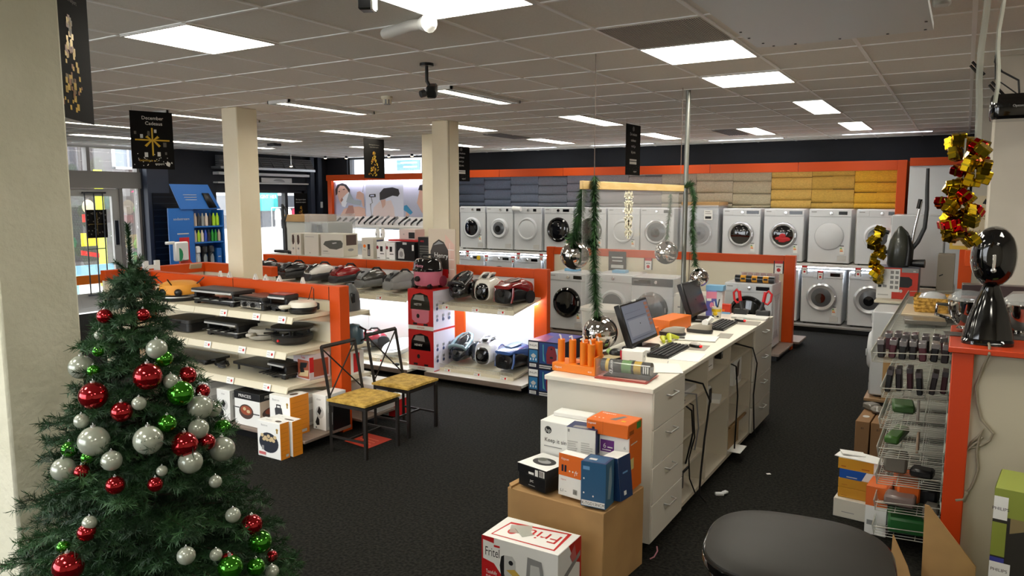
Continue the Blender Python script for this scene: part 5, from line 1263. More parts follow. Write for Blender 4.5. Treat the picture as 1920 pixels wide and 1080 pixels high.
# ================================================================ COUNTER
CT = 0.965
CW = mat('counter_white', '#DEDACF', .4); CTOP = mat('counter_top_white', '#ECE8DC', .35); CIN = mat('counter_inside', '#CFC6B4', .5)
C0 = thing('sales_counter', 'long white sales counter with drawers and open shelves in the middle of the shop', 'counter', (0, 0, 0))
B(CTOP).bx(-2.11, -1.42, 3.86, 6.90, CT - .028, CT, .003).build('worktop', C0)
B(CW).bx(-2.10, -1.43, 3.88, 3.90, .05, CT - .03, .002).build('end_panel', C0)
B(CW).bx(-2.10, -1.43, 6.87, 6.89, .05, CT - .03, .002).build('end_panel', C0)
B(CW).bx(-2.10, -2.08, 3.90, 6.87, .05, CT - .03).build('back_panel', C0)
b = B(CIN)
DY = [3.90, 4.43, 4.98, 5.55, 6.22]
for y in (4.43, 4.97, 5.54, 6.21): b.bx(-2.08, -1.44, y - .011, y + .011, .07, CT - .03)
b.bx(-2.08, -1.44, 3.90, 6.87, .05, .075)
b.build('divider', C0)
b = B(BLACK).bx(-2.02, -1.52, 3.98, 6.78, 0, .05); b.build('kick_base', C0)
for y0, y1, zs in ((4.44, 4.96, (.72, .50, .30)), (4.98, 5.53, (.78, .53)), (5.55, 6.20, (.79, .53, .30))):
    for z in zs: B(CIN).bx(-2.07, -1.45, y0, y1, z - .018, z, .001).build('shelf', C0)
for y0, y1 in ((3.885, 4.42), (6.225, 6.885)):
    for k in range(4):
        z0 = .06 + k * .221; z1 = z0 + .216
        dr = B(CW).bx(-1.44, -1.422, y0, y1, z0, z1, .002).build('drawer', C0)
        yc = (y0 + y1) / 2; z = z1 - .055
        B(STEEL).tube([(-1.422, yc - .065, z), (-1.392, yc - .058, z - .004), (-1.388, yc + .058, z - .004), (-1.422, yc + .065, z)], .0055, 6).build('handle', dr)
# things in the open shelves
pack('cash_box', 'white box with a black lock strip in the top middle compartment', 'box', (-1.66, 5.17, .781), (.34, .30, .13), math.pi / 2, faces={'f': [('rect', .1, .25, .9, .29, PBLACK), ('ell', .5, .28, .04, .12, PBLACK)]})
pack('adapter', 'small black power adapter fixed at the top of the middle compartment', 'adapter', (-1.50, 5.44, .84), (.05, .05, .085), 0, base=BLACK, faces={'r': [('ell', .5, .5, .18, .12, PLGREY)]})
b = B(PLGREY).box((-1.55, 5.24, .60), (.1, .1, .14), .01); b.mat(BLACK).box((-1.495, 5.24, .60), (.006, .05, .11), .002).box((-1.6, 5.08, .60), (.15, .1, .14), .01, rz=.4)
tag(b.build('label_printer'), 'grey and black label printer on the second shelf of the middle compartment', 'printer')
pack('paper_stack', 'stack of white papers beside the label printer in the counter', 'papers', (-1.56, 5.38, .531), (.2, .18, .03), .2)
pack('storage_box', 'low white box with open dark top on the bottom of the middle compartment', 'box', (-1.68, 5.12, .076), (.24, .24, .26), 0, faces={'t': [('rect', .04, .04, .96, .96, PBLACK)], 'r': [('rect', .2, .6, .3, .62, PGREY)]})
b = B(PWHITE).box((-1.58, 5.72, .62), (.12, .11, .18), .01); b.mat(BLACK).box((-1.56, 5.72, .575), (.125, .115, .10), .01)
tag(b.build('ink_box'), 'white and black carton on the middle shelf of the far compartment', 'box')
pack('printed_box', 'white box with brown printing on the middle shelf of the far compartment', 'box', (-1.62, 5.98, .531), (.26, .22, .22), 0, faces={'r': [('poly', [(.2, .2), (.4, .8), (.7, .9), (.6, .3)], mat('print_brown')), ('rect', .7, .1, .95, .3, PLGREY)]})
pack('red_box', 'orange red box on the lower shelf of the far compartment', 'box', (-1.70, 5.72, .301), (.30, .20, .20), 0, base=mat('orange_red_carton', '#A83C20', .5))
pack('wooden_block', 'pale wooden box lying at the bottom of the far compartment', 'box', (-1.60, 5.80, .076), (.28, .30, .16), 0, base=mat('pale_wood', '#A5885F', .6))
b = B(mat('pale_wood')).bx(-1.74, -1.45, 5.70, 6.15, .245, .26, .002); tag(b.build('wooden_board'), 'thin wooden board lying on the pale wooden box in the counter', 'board')
b = B(PWHITE).bx(-1.50, -1.36, 5.62, 5.82, .077, .082, .001); tag(b.build('note_card'), 'white card sticking out of the bottom of the far compartment', 'paper')
b = B(BLACK).box((-1.62, 4.62, .15), (.22, .22, .15), .01).box((-1.55, 4.60, .24), (.16, .2, .02), .004); tag(b.build('computer_power_unit'), 'black power unit with cables at the bottom of the near compartment', 'device')
b = B(mat('dark_router', '#1B1C20', .4)).box((-1.62, 4.53, .76), (.2, .06, .075), .006); b.mat(mat('blue_led', '#4040FF', .4, emit='#5A50FF', estr=4)).box((-1.518, 4.53, .765), (.004, .012, .01)); tag(b.build('network_switch'), 'black network box with a blue light in the top near compartment', 'device')
b = B(PLGREY).bx(-1.72, -1.50, 4.66, 4.92, .722, .76, .006); tag(b.build('modem'), 'flat pale grey modem on the top shelf of the near compartment', 'device')
for i, (lab, pts, r, m) in enumerate([
    ('thick black cable looping from the top near compartment down to the floor', [(-1.62, 4.86, .80), (-1.44, 4.86, .78), (-1.40, 4.90, .66), (-1.41, 4.84, .42), (-1.40, 4.74, .2), (-1.40, 4.72, .06), (-1.36, 4.74, .01)], .007, BLACK),
    ('black cable hanging from the network box into the near compartment', [(-1.50, 4.55, .73), (-1.43, 4.60, .66), (-1.43, 4.64, .5), (-1.46, 4.60, .3), (-1.5, 4.58, .2)], .006, BLACK),
    ('second black cable bowing down beside the network box cable', [(-1.50, 4.57, .74), (-1.44, 4.66, .68), (-1.43, 4.68, .46), (-1.44, 4.60, .34), (-1.45, 4.66, .18), (-1.42, 4.7, .07)], .005, BLACK),
    ('grey cable loop hanging in the near compartment', [(-1.50, 4.60, .77), (-1.44, 4.72, .74), (-1.43, 4.76, .5), (-1.44, 4.72, .36), (-1.45, 4.68, .38), (-1.46, 4.72, .5)], .005, GREY),
    ('black cable hanging down from the adapter through the far compartment', [(-1.50, 5.58, .80), (-1.43, 5.68, .74), (-1.42, 5.72, .5), (-1.42, 5.70, .3), (-1.42, 5.68, .09)], .006, BLACK),
    ('black cable hanging at the drawers of the far end of the counter', [(-1.60, 6.12, .84), (-1.42, 6.16, .80), (-1.40, 6.24, .66), (-1.41, 6.20, .4), (-1.40, 6.22, .1), (-1.39, 6.24, .03)], .006, BLACK)]):
    tag(B(m).tube(pts, r, 6).build('cable'), lab, 'cable')
b = B(mat('clear_scrap', '#D5D8DA', .3)).box((-1.32, 4.92, .012), (.06, .03, .02), .004, rz=.5).box((-1.29, 4.95, .02), (.03, .04, .014), .003, rz=-.4); tag(b.build('plastic_scrap'), 'crumpled clear plastic scrap on the carpet beside the counter', 'litter')
b = B(PWHITE).box((-1.12, 5.5, .004), (.03, .02, .004), .001, rz=.7); tag(b.build('paper_scrap'), 'tiny white paper scrap on the carpet right of the counter', 'litter')
b = B(mat('pinkish_cable', '#A8707C', .5)).tube([(-1.395, 3.80, .008), (-1.375, 3.81, .02), (-1.37, 3.85, .04), (-1.385, 3.88, .05)], .004, 6); tag(b.build('cable'), 'pinkish cable end on the floor at the near corner of the counter', 'cable')

# ---- on the worktop
def monitor(label, x, y, z, rz, w, h, lit):
    t = thing('monitor', label, 'monitor', (x, y, CT + .001), rz)
    til = R(20)
    T = Matrix.Translation((0, 0, z - CT)) @ Matrix.Rotation(til, 4, 'X').inverted()
    b = B(BLACK); b.M = T; b.bx(-w / 2, w / 2, 0, .045, -.01, h, .006); hs = b.build('housing', t)
    b = B(mat('lit_screen', '#50566A', .3, emit='#8C8E94', estr=.22) if lit else mat('dark_screen', '#26272B', .25)); b.M = T
    b.bx(-w / 2 + .018, w / 2 - .018, -.002, .004, .012, h - .018)
    if lit:
        b.mat(mat('screen_line', '#2A2E3A', .3, emit='#404658', estr=.4)).bx(-w / 2 + .05, w / 2 - .10, -.003, -.001, h * .60, h * .615).bx(-w / 2 + .05, w / 2 - .18, -.003, -.001, h * .74, h * .748).bx(-w / 2 + .05, w / 2 - .05, -.003, -.001, .03, .034)
        b.mat(mat('screen_orange', '#6A4436', .3, emit='#A86A50', estr=.3))
        for k in range(6): b.bx(w / 2 - .085, w / 2 - .03, -.003, -.001, h * .30 + k * .03, h * .30 + k * .03 + .02)
        b.mat(mat('screen_pale', '#6A6E7C', .3, emit='#9A9CA2', estr=.2)).bx(-w / 2 + .05, w / 2 - .10, -.003, -.001, .05, h * .56)
    b.build('screen', t)
    b = B(PLGREY); b.M = T; b.box((0, -.004, h - .002), (.06, .012, .014), .002); b.build('sticker', t)
    b = B(BLACK).cyl((0, .05, .0), (0, .06, z - CT + .12), .03, .022).box((0, .03, .012), (.24, .20, .024), .008); b.build('stand', t)
    return t
monitor('lit flat monitor showing a form, nearer one on the counter', -1.87, 4.90, 1.03, math.pi / 2, .50, .29, True)
monitor('dark flat monitor beside the steel pole, further one on the counter', -1.92, 6.33, 1.03, math.pi / 2, .46, .29, False)
KEYM = mat('keycap_dark', '#26272B', .5)
def keyboard(label, x, y, rz):
    t = thing('keyboard', label, 'keyboard', (x, y, CT + .001), rz)
    B(BLACK).prism([(-.075, 0), (.075, 0), (.075, .024), (-.075, .012)], -.22, .22, 'X').build('housing', t)
    b = B(KEYM)
    for r in range(5):
        for c in range(18):
            b.box((-.205 + c * .0242, -.058 + r * .027, .018 + r * .0022), (.019, .021, .010), .002)
    b.build('keys', t)
keyboard('black keyboard in front of the lit monitor', -1.69, 4.88, math.pi / 2)
keyboard('black keyboard in front of the dark monitor', -1.67, 6.12, math.pi / 2)
def mouse(label, x, y, rz):
    t = thing('computer_mouse', label, 'mouse', (x, y, CT + .004), rz)
    B(BLACK).loft([[(u, v, z) for u, v in superell(w, d, 2.4)] for z, w, d in ((0, .055, .10), (.012, .058, .104), (.02, .05, .09))]).build('base', t)
    B(mat('mouse_silver', '#B8B4AE', .3)).loft([[(u, v, z) for u, v in superell(w, d, 2.4)] for z, w, d in ((.02, .052, .092), (.03, .04, .075), (.035, .02, .04))]).build('shell', t)
    B(mat('red_sensor_light', '#FF2020', .3, emit='#FF1010', estr=3)).ell((.0, -.048, .012), (.016, .008, .007), 10, 6).build('light', t)
mouse('silver black mouse with a red glow beside the lit monitor', -1.585, 5.14, 1.2)
mouse('silver black mouse with a red glow at the far end of the counter', -1.60, 6.43, 1.2)
for x, y, w, d, rz, lab in ((-1.59, 5.14, .18, .2, .1, 'pale grey mouse mat under the nearer mouse'), (-1.53, 6.40, .2, .22, .1, 'grey mouse mat under the further mouse'), (-1.53, 5.70, .10, .20, .1, 'small grey card lying between the keyboards')):
    tag(B(mat('mat_grey', '#9C988E', .6)).box((0, 0, .0015), (w, d, .002), .0005).build('mouse_mat' if d > .201 or x < -1.55 else 'grey_card', None, (x, y, CT + .0005), (0, 0, rz)), lab, 'mat')
def sheet(lab, x, y, w, d, rz, z=0, n=1):
    b = B(PWHITE)
    for k in range(n): b.box((.004 * math.sin(k * 2.3), .004 * math.cos(k * 1.7), .0012 + .0022 * k), (w, d, .002), 0, rz=.03 * math.sin(k * 1.3))
    return tag(b.build('paper', None, (x, y, CT + .0005 + z), (0, 0, rz)), lab, 'paper')
sheet('stack of white papers between the two keyboards', -1.68, 5.47, .30, .22, .15, 0, 4)
sheet('white sheet with a pencil line in front of the nearer mouse', -1.54, 4.80, .21, .28, .1)
sheet('white paper pile at the far end edge of the counter', -1.57, 6.665, .30, .15, .03, 0, 8)
sheet('white sheets on the near corner beside the label tube', -1.53, 4.40, .16, .26, .4, 0, 2)
b = B(PGREY).box((-1.58, 4.55, CT + .004), (.004, .10, .001), 0, rz=.3); tag(b.build('thin_wire'), 'thin grey wire lying on the papers by the label tube', 'wire')
# orange battery stand
t = thing('battery_display', 'orange counter display with upright tubes at the near left corner', 'display', (-1.97, 4.06, CT + .001), -.06)
ORP = mat('orange_display', '#E57D12', .45)
b = B(ORP).bx(-.15, .15, -.085, .085, 0, .052, .004); b.mat(mat('dark_orange', '#9A4A0C', .6)).lathe([(0, .0528), (.017, .0528)], 14, (.02, -.04, 0)).lathe([(0, .0528), (.017, .0528)], 14, (-.06, .01, 0))
b.mat(PWHITE).text('Gigaset', (-.105, -.0858, .022), (1, 0, 0), (0, 0, 1), .012).text('eco', (.115, -.0858, .018), (1, 0, 0), (0, 0, 1), .012)
b.build('tray', t)
for i, (x, y, h) in enumerate(((-.115, -.03, .14), (-.035, -.03, .145), (.015, .03, .14), (.05, -.045, .14), (.105, -.05, .135), (.07, .03, .15), (.125, .01, .145))):
    q = B(ORP).lathe([(0, .05), (.0225, .05), (.0225, .05 + h), (.020, .052 + h), (.0195, .04 + h), (0, .04 + h)], 18, (x, y, 0)).build('tube', t)
    B(PWHITE).tube([(x, y, .04 + h), (x - .006, y - .004, .075 + h), (x - .012 - .006 * (i % 2), y - .01, .078 + h - .012 * (i % 2))], .0055, 6).build('leaflet_roll', q)
b = B(PLGREY).bx(-.09, -.06, .04, .05, .052, .17, .003).build('header_card', t)
# clear sleeve with leaflets and the label tube in front of the display
b = B(mat('magazine_red', '#A8443A', .4)).box((-1.66, 4.05, CT + .004), (.32, .22, .006), .001, rz=.06); b.mat(mat('magazine_pink', '#C88A80', .4)).box((-1.65, 4.06, CT + .010), (.30, .20, .005), .001, rz=-.05); b.mat(mat('magazine_dark', '#3B3634', .4)).box((-1.64, 4.07, CT + .016), (.28, .19, .005), .001, rz=.1)
tag(b.build('magazine_pile'), 'pile of red and dark leaflets under the label tube at the counter corner', 'magazines')
t = thing('sealed_tube', 'clear wrapped dark tube with green and yellow labels on the near counter corner', 'package', (-1.66, 4.05, CT + .064), .05)
seg = [(-.15, -.12, '#2B2925'), (-.12, -.10, '#C8A83A'), (-.10, -.02, '#2B2A26'), (-.02, .04, '#5E8A4E'), (.04, .055, '#2B2A26'), (.055, .10, '#B79628'), (.10, .155, '#26241F')]
for x0, x1, c in seg: B(mat('tube_' + c[1:], c, .25, coat=.5)).lathe([(.0, x0), (.040, x0), (.040, x1), (0, x1)], 20, (0, 0, 0), 'X').build('label_band', t)
b = B(PWHITE)
b.text('energy', (-.085, -.0415, .0), (0, 0, -1), (1, 0, 0), .022)
for k in range(3): b.bx(.115 + k * .013, .121 + k * .013, -.0415, -.0395, -.02, .02)
b.build('lettering', t)
B(mat('clear_acrylic_sheet', '#E8ECEC', .25, alpha=.08)).bx(-.17, .17, -.075, -.072, -.06, .05).build('clear_cover', t); B(ORP).bx(-.175, -.168, -.08, .06, -.058, .05).build('orange_flap', t)
pack('white_carton', 'small white carton with a red end on the counter before the keyboard', 'box', (-1.80, 4.50, CT + .001), (.15, .08, .07), .1, faces={'f': [('rect', 0, 0, .08, 1, mat('crimson_print', '#B01838', .5)), ('rect', .42, .08, .7, .16, PBLACK)], 'r': [('rect', .4, .4, .6, .6, PGREY)]})
b = B(BLACK).ell((-1.92, 4.50, CT + .035), (.05, .035, .035), 14, 8); b.mat(mat('green_cap', '#8FB36A', .4)).cyl((-1.965, 4.52, CT + .03), (-1.99, 4.53, CT + .045), .018); tag(b.build('spray_can'), 'small dark can with a green cap left of the white carton', 'can')
pack('note_block', 'white paper block behind the white carton on the counter', 'paper', (-1.83, 4.72, CT + .001), (.12, .09, .04), .3)
b = B(mat('lime_plastic', '#C3CC2C', .3)).tube([(-1.78, 5.16, CT + .02), (-1.82, 5.25, CT + .045), (-1.78, 5.34, CT + .02)], [.012, .022, .012], 8).tube([(-1.82, 5.14, CT + .018), (-1.86, 5.22, CT + .03), (-1.84, 5.3, CT + .018)], [.012, .02, .012], 8)
tag(b.build('lime_bag'), 'lime green crinkled bag behind the nearer keyboard', 'bag')
b = B(mat('dark_tray', '#34322E', .4)).box((-1.80, 5.40, CT + .006), (.10, .08, .012), .003, rz=.3); tag(b.build('card_tray'), 'dark flat tray beside the lime green bag', 'tray')
b = B(mat('brown_folder', '#5A3A28', .5)).box((-2.00, 4.42, CT + .012), (.16, .34, .02), .003, rz=-.25); b.mat(mat('kraft_sheet', '#A89878', .6)).box((-1.93, 4.40, CT + .026), (.10, .30, .004), 0, rz=-.25)
tag(b.build('folder'), 'brown folder lying behind the large near chrome ball', 'folder')
# card terminals
def terminal(label, x, y, rz, roll):
    t = thing('card_terminal', label, 'card terminal', (x, y, CT + .001), rz)
    B(DGREY).loft([[(u, v, z) for u, v in superell(w, d, 3.2)] for z, w, d in ((0, .085, .20), (.02, .09, .21), (.03, .085, .20))]).build('base', t)
    B(mat('terminal_silver', '#9C968A', .3)).loft([[(u, v + o, z) for u, v in superell(w, d, 3)] for z, w, d, o in ((.03, .085, .19, 0), (.055, .08, .15, -.02), (.07, .06, .10, -.05))]).build('housing', t)
    b = B(BLACK)
    for r in range(4):
        for c in range(3): b.box((-.02 + c * .02, .03 + r * .016, .048 - r * .003), (.013, .010, .006), .001)
    b.build('keypad', t)
    if roll: B(PWHITE).lathe([(.012, -.03), (.026, -.03), (.026, .03), (.012, .03)], 20, (0, -.05, .085), 'X').tube([(0, -.07, .09), (0, -.10, .13)], .02, 4).build('paper_roll', t)
terminal('black and silver card terminal left on the counter before the orange box', -1.88, 5.50, 1.6, False)
terminal('silver card terminal with a white paper roll, near the dark monitor', -1.74, 5.74, 1.55, True)
pack('orange_box', 'flat orange box with dark underside beside the card terminals', 'box', (-1.99, 5.78, CT + .001), (.17, .40, .10), -.12, base=mat('orange_carton', '#DB6E14', .45))
pack('orange_box', 'low orange box behind the lit monitor', 'box', (-2.03, 5.30, CT + .001), (.12, .30, .07), 0, base=mat('orange_carton'))
t = thing('pen_cup', 'white mug with yellow and black pattern holding pens', 'pen cup', (-1.83, 6.52, CT + .001))
t['label'] = 'white mug with yellow and black pattern holding pens beside the dark monitor'
b = B(mat('mug_white', '#E6E2D2', .3)).lathe([(0, 0), (.038, 0), (.042, .10), (.038, .10), (.035, .008)], 22); b.mat(PYELLOW).lathe([(.0415, .06), (.0425, .085)], 22).ell((.0, -.036, .045), (.02, .008, .02)).mat(PBLACK).ell((-.02, -.033, .02), (.012, .008, .008)).ell((.02, -.033, .02), (.012, .008, .008)); b.build('mug', t)
b = B(PBLACK).cyl((.0, 0, .05), (.02, .01, .17), .005); b.mat(PBLUE).cyl((.01, .01, .05), (-.015, .02, .16), .005).mat(PWHITE).cyl((0, -.01, .05), (-.02, -.02, .15), .005); b.build('pen', t)
pack('drink_carton', 'pink and purple printed carton right of the dark monitor', 'carton', (-1.92, 6.66, CT + .001), (.09, .09, .22), .3, base=mat('purple_print', '#5B5AA6', .4), faces={'f': [('rect', 0, .72, 1, 1, mat('pink_print', '#E48AA6', .4)), ('rect', .05, .62, .5, .72, PWHITE), ('ell', .55, .45, .2, .12, mat('pink_print'))], 'r': [('rect', 0, .72, 1, 1, mat('pink_print')), ('ell', .5, .3, .3, .12, PLGREY)]})
pack('blue_package', 'light blue package on top of the white stand behind the dark monitor', 'package', (-1.93, 6.83, CT + .21), (.16, .1, .05), 0, base=mat('light_blue_print', '#7FB4D8', .4))
pack('white_stand', 'white block under the light blue package behind the monitor', 'stand', (-1.93, 6.84, CT + .001), (.14, .08, .208), 0)
pack('red_packet', 'small red and blue packet standing at the back edge of the counter', 'packet', (-1.835, 6.83, CT + .001), (.10, .05, .09), 0, base=mat('vermilion_print', '#C83A22', .4), faces={'f': [('rect', 0, 0, 1, .2, mat('light_blue_print')), ('rect', .2, .25, .5, .45, PORANGE)]})
def cutter(label, x, y, z, rz):
    t = thing('tape_dispenser', label, 'tape dispenser', (x, y, z), rz)
    RP = mat('red_handle_plastic', '#C01C22', .3)
    B(RP).tube([(0, 0, .05), (.012, 0, .10), (.04, 0, .13), (.068, 0, .10), (.06, 0, .04), (.035, 0, .01), (.008, 0, .02)], .011, 8, closed=True).build('handle', t)
    B(RP).tube([(.0, 0, .03), (.015, 0, .12)], .016, 8).build('grip', t)
    B(DGREY).tube([(0, 0, .03), (-.02, 0, -.045)], [.014, .02], 8).build('neck', t)
cutter('red handled tape dispenser standing beside the small red packet', -1.70, 6.82, CT + .10, 2.9)
cutter('red handled tape dispenser at the far right end of the counter', -1.50, 6.84, CT + .10, .2)
for x in (-1.70, -1.50):
    tag(B(DGREY).box((x, 6.84, CT + .028), (.12, .05, .052), .006).build('dispenser_foot'), 'dark foot block under the red handled tape dispenser, ' + ('left' if x < -1.6 else 'right') + ' one', 'stand')
# goods on the island machines
t = thing('sealed_can_row', 'row of yellow and black labelled tubes in film on the large right washing machine', 'package', (-2.24, 9.70, .951), 0)
for k in range(7):
    c = ('#26282A', '#E0A030', '#26282A', '#E0A030', '#26282A', '#D89830', '#26282A')[k]
    B(mat('canrow_' + c[1:], c, .25, coat=.4)).lathe([(0, -.25 + k * .07), (.045, -.25 + k * .07), (.045, -.18 + k * .07), (0, -.18 + k * .07)], 18, (0, 0, .046), 'X').build('label_band', t)
for k in range(3):
    b = B(PBLACK).bx(-.17 + k * .14, -.12 + k * .14, -.0462, -.0445, .035, .06); b.build('lettering', t)
t = thing('sealed_can_row', 'row of small red and grey cans in film behind the yellow black tubes', 'package', (-2.22, 9.86, .951), 0)
for k in range(6):
    q = B(mat('can_red', '#A8594C', .3)).lathe([(0, 0), (.036, 0), (.036, .11), (0, .115)], 14, (-.20 + k * .08, 0, 0)).build('can', t)
B(mat('plastic_film')).bx(-.25, .25, -.045, -.043, 0, .12).build('film', t)
price_card(-2.09, 10.345, 1.02, 'price card with red circle hanging below the orange header above the island', None, w=.13, h=.17, kind=1, lean=0)
price_card(-3.93, 10.345, .98, 'price card with red circle on the cream island panel behind the screen', None, w=.13, h=.17, kind=1, lean=0)
t = thing('small_poster', 'small dark poster on the cream island panel behind the glass screen', 'poster', (-4.42, 10.345, .93), 0)
b = B(mat('poster_dark', '#2A2524', .5)).bx(-.14, .14, 0, .008, 0, .30); b.mat(PLGREY).bx(-.10, .10, -.001, 0, .05, .10).bx(-.08, .08, -.001, 0, .15, .17).bx(-.09, .09, -.001, 0, .2, .22); b.build('print', t)
pack('leaflet_block', 'light blue leaflet block on top of the left island washing machine', 'leaflets', (-4.94, 9.9, .951), (.2, .15, .04), 0, base=mat('light_blue_print'))
pack('leaflet_block', 'light blue leaflet block on the machine behind the glass screen', 'leaflets', (-4.22, 10.0, .951), (.2, .15, .04), 0, base=mat('light_blue_print'))
# film wrapped grey board behind the near garland and a white box under it
t = thing('white_bin', 'pale translucent bin standing behind the counter by the near chrome ball', 'bin', (-2.42, 5.5, 0))
B(mat('milky_plastic', '#C8C4B8', .3)).loft([[(u, v, z) for u, v in superell(w, w * .8, 4)] for z, w in ((0, .30), (1.12, .40), (1.13, .42), (1.15, .42))]).build('body', t)
pack('white_cabinet', 'white cabinet block behind the counter between the two monitors', 'cabinet', (-2.75, 9.0, 0), (.5, .4, .86), 0, base=CW, faces={'f': [('rect', .1, .8, .4, .82, PGREY), ('rect', .1, .7, .5, .72, PGREY)]})

# ---- carton with boxes at the counter end
t = thing('large_carton', 'large brown cardboard carton in front of the counter carrying smaller boxes', 'carton', (-1.735, 3.54, 0), -.09)
b = B(CARDB).bx(-.30, .30, -.225, .225, 0, .45, .004); b.build('body', t)
b = B(CARDB).prism([(-.305, -.2), (-.27, -.23), (-.27, .1), (-.305, .12)], .445, .462).box((-.29, .10, .44), (.02, .24, .035), .004); b.build('torn_flap', t)
def on(u, v):
    c, s_ = math.cos(-.09), math.sin(-.09); return (-1.735 + u * c - v * s_, 3.54 + u * s_ + v * c)
ZK = .464
x, y = on(-.14, -.10); 
GIG = mat('gigaset_orange', '#DE6A18', .45); NAV = mat('blue_box_print', '#1A3763', .4)
pack('headphone_box', 'black box with a small white logo under the white topped one', 'box', (x, y, ZK), (.20, .20, .075), -.25, base=BLACK, faces={'f': [('text', .5, .5, .16, 'JVC', PWHITE), ('rect', .38, .22, .62, .28, PGREY)]})
pack('headphone_box', 'white topped black box picturing headphones on the large carton', 'box', (x, y, ZK + .0755), (.21, .21, .05), -.22, base=BLACK, faces={'t': [('rect', 0, 0, 1, 1, PWHITE), ('ell', .5, .5, .34, .26, PBLACK), ('ell', .5, .5, .2, .13, PGREY), ('ell', .35, .6, .14, .12, mat('print_slate'))], 'f': [('rect', .62, .1, .72, .8, PWHITE), ('rect', .76, .15, .94, .85, PWHITE), ('rect', .4, .15, .58, .4, PWHITE)] + [('rect', .77 + .03 * k, .2, .785 + .03 * k, .8, PBLACK) for k in range(5)]})
x, y = on(.08, -.15)
pack('phone_box', 'white and orange phone box leaning on the front of the large carton', 'box', (x, y, ZK + .003), (.155, .07, .225), -.12, faces={'f': [('rect', 0, .48, 1, 1, GIG), ('text', .25, .86, .05, 'Gigaset', PWHITE), ('rect', .12, .58, .2, .74, mat('navy_carton')), ('rect', .24, .58, .32, .74, mat('navy_carton')), ('ell', .45, .62, .03, .02, PWHITE), ('ell', .58, .62, .03, .02, PWHITE), ('rect', .7, .6, .72, .66, PWHITE), ('text', .72, .56, .08, 'JY', PWHITE), ('text', .22, .38, .035, 'Gigaset', mat('pale_red_print')), ('text', .16, .1, .07, 'L1', PBLACK), ('rect', .28, .12, .36, .13, PGREY)] + [('rect', .62 + .03 * k, .1, .635 + .03 * k, .22, PBLACK) for k in range(6)], 'r': [('rect', 0, 0, 1, 1, PLGREY)]}, tilt=(-.04, 0))
x, y = on(.225, -.155)
pack('toothbrush_box', 'bright blue box with a white code strip at the carton front corner', 'box', (x, y, ZK), (.135, .12, .235), .05, base=NAV, faces={
    'f': [('rect', 0, 0, 1, 1, mat('mid_blue_print', '#27587F', .4)), ('rect', .08, .82, .35, .9, mat('pale_blue_print', '#6C9CCB', .4)), ('ell', .12, .62, .03, .02, PWHITE), ('ell', .12, .3, .03, .02, PWHITE), ('ell', .5, .25, .03, .02, PWHITE), ('rect', .03, .02, .97, .14, PWHITE), ('text', .5, .045, .065, 'K-TGD13NCM', PBLACK)],
    'r': [('rect', 0, 0, 1, 1, mat('steel_blue_print', '#3E6A88', .4)), ('poly', [(.2, .2), (.4, .85), (.6, .9), (.7, .5), (.5, .15)], mat('pale_slate_print', '#8CA4B0', .4))], 't': [('rect', .1, .1, .9, .9, mat('mid_blue_print')), ('rect', .2, .3, .5, .5, PLGREY)]})
x, y = on(.28, -.03)
pack('toothbrush_box', 'dark blue box with a white edge leaning behind the bright blue box', 'box', (x, y, ZK + .006), (.10, .12, .225), -.15, base=PWHITE, faces={'f': [('rect', .14, 0, 1, 1, NAV), ('rect', .3, .3, .6, .5, mat('mid_blue_print'))], 'r': [('rect', 0, 0, 1, 1, NAV), ('rect', .3, .1, .5, .2, PWHITE), ('rect', .3, .6, .7, .64, mat('pale_blue_print'))]}, tilt=(0, -.10))
x, y = on(-.13, .12)
pack('printer_box', 'tall white printer box with black slogan at the back of the carton', 'box', (x, y, ZK), (.26, .17, .31), -.05, faces={'f': [('ell', .2, .84, .085, .07, PBLACK), ('text', .2, .80, .075, 'hp', PWHITE), ('text', .48, .62, .075, 'Keep it simple', PBLACK), ('rect', .1, .53, .55, .545, PGREY), ('rect', .35, .18, .62, .22, mat('print_gold')), ('poly', [(.3, .05), (.9, .12), (.9, .2), (.3, .18)], mat('warm_print'))]})
b = B(PWHITE).bx(-1.96, -1.74, 3.70, 3.80, ZK + .3105, ZK + .335, .003); tag(b.build('white_flat_box'), 'white flat box lying on the printer box', 'box')
x, y = on(.03, .04)
pack('phone_box', 'white box with grey text columns and a dark blue side on the carton', 'box', (x, y, ZK), (.17, .12, .325), .07, base=PWHITE, faces={'f': [('rect', .06, .92, .12, .97, PGREY)] + lines(.05, .42, .52, .78, 7, PLGREY, .3, 1) + lines(.52, .92, .52, .78, 7, PLGREY, .3, 2) + lines(.05, .42, .12, .38, 7, PLGREY, .3, 3) + lines(.52, .92, .12, .38, 7, PLGREY, .3, 4), 'r': [('rect', 0, 0, 1, 1, mat('night_blue_print', '#22325E', .4)), ('rect', .3, .55, .6, .58, PLGREY), ('rect', .2, .2, .5, .23, PLGREY)], 't': [('rect', 0, 0, 1, 1, mat('night_blue_print')), ('rect', .2, .1, .7, .4, PGREY)]})
x, y = on(.20, .135)
pack('phone_box', 'tall white box with purple label and orange side at the carton back', 'box', (x, y, ZK), (.175, .17, .30), -.02, base=PWHITE, faces={'f': [('rect', .04, .68, .5, .90, mat('purple_label', '#6A2A80', .4)), ('text', .18, .75, .09, '6', PWHITE), ('rect', .28, .76, .45, .78, PWHITE), ('rect', .1, .71, .4, .725, PWHITE), ('text', .85, .78, .06, '6', PGREY)], 'r': [('rect', 0, 0, 1, 1, GIG), ('rect', .05, .4, .35, .6, mat('pale_yellow_print', '#D8C880', .5)), ('rect', .1, .85, .6, .87, PLGREY)]})
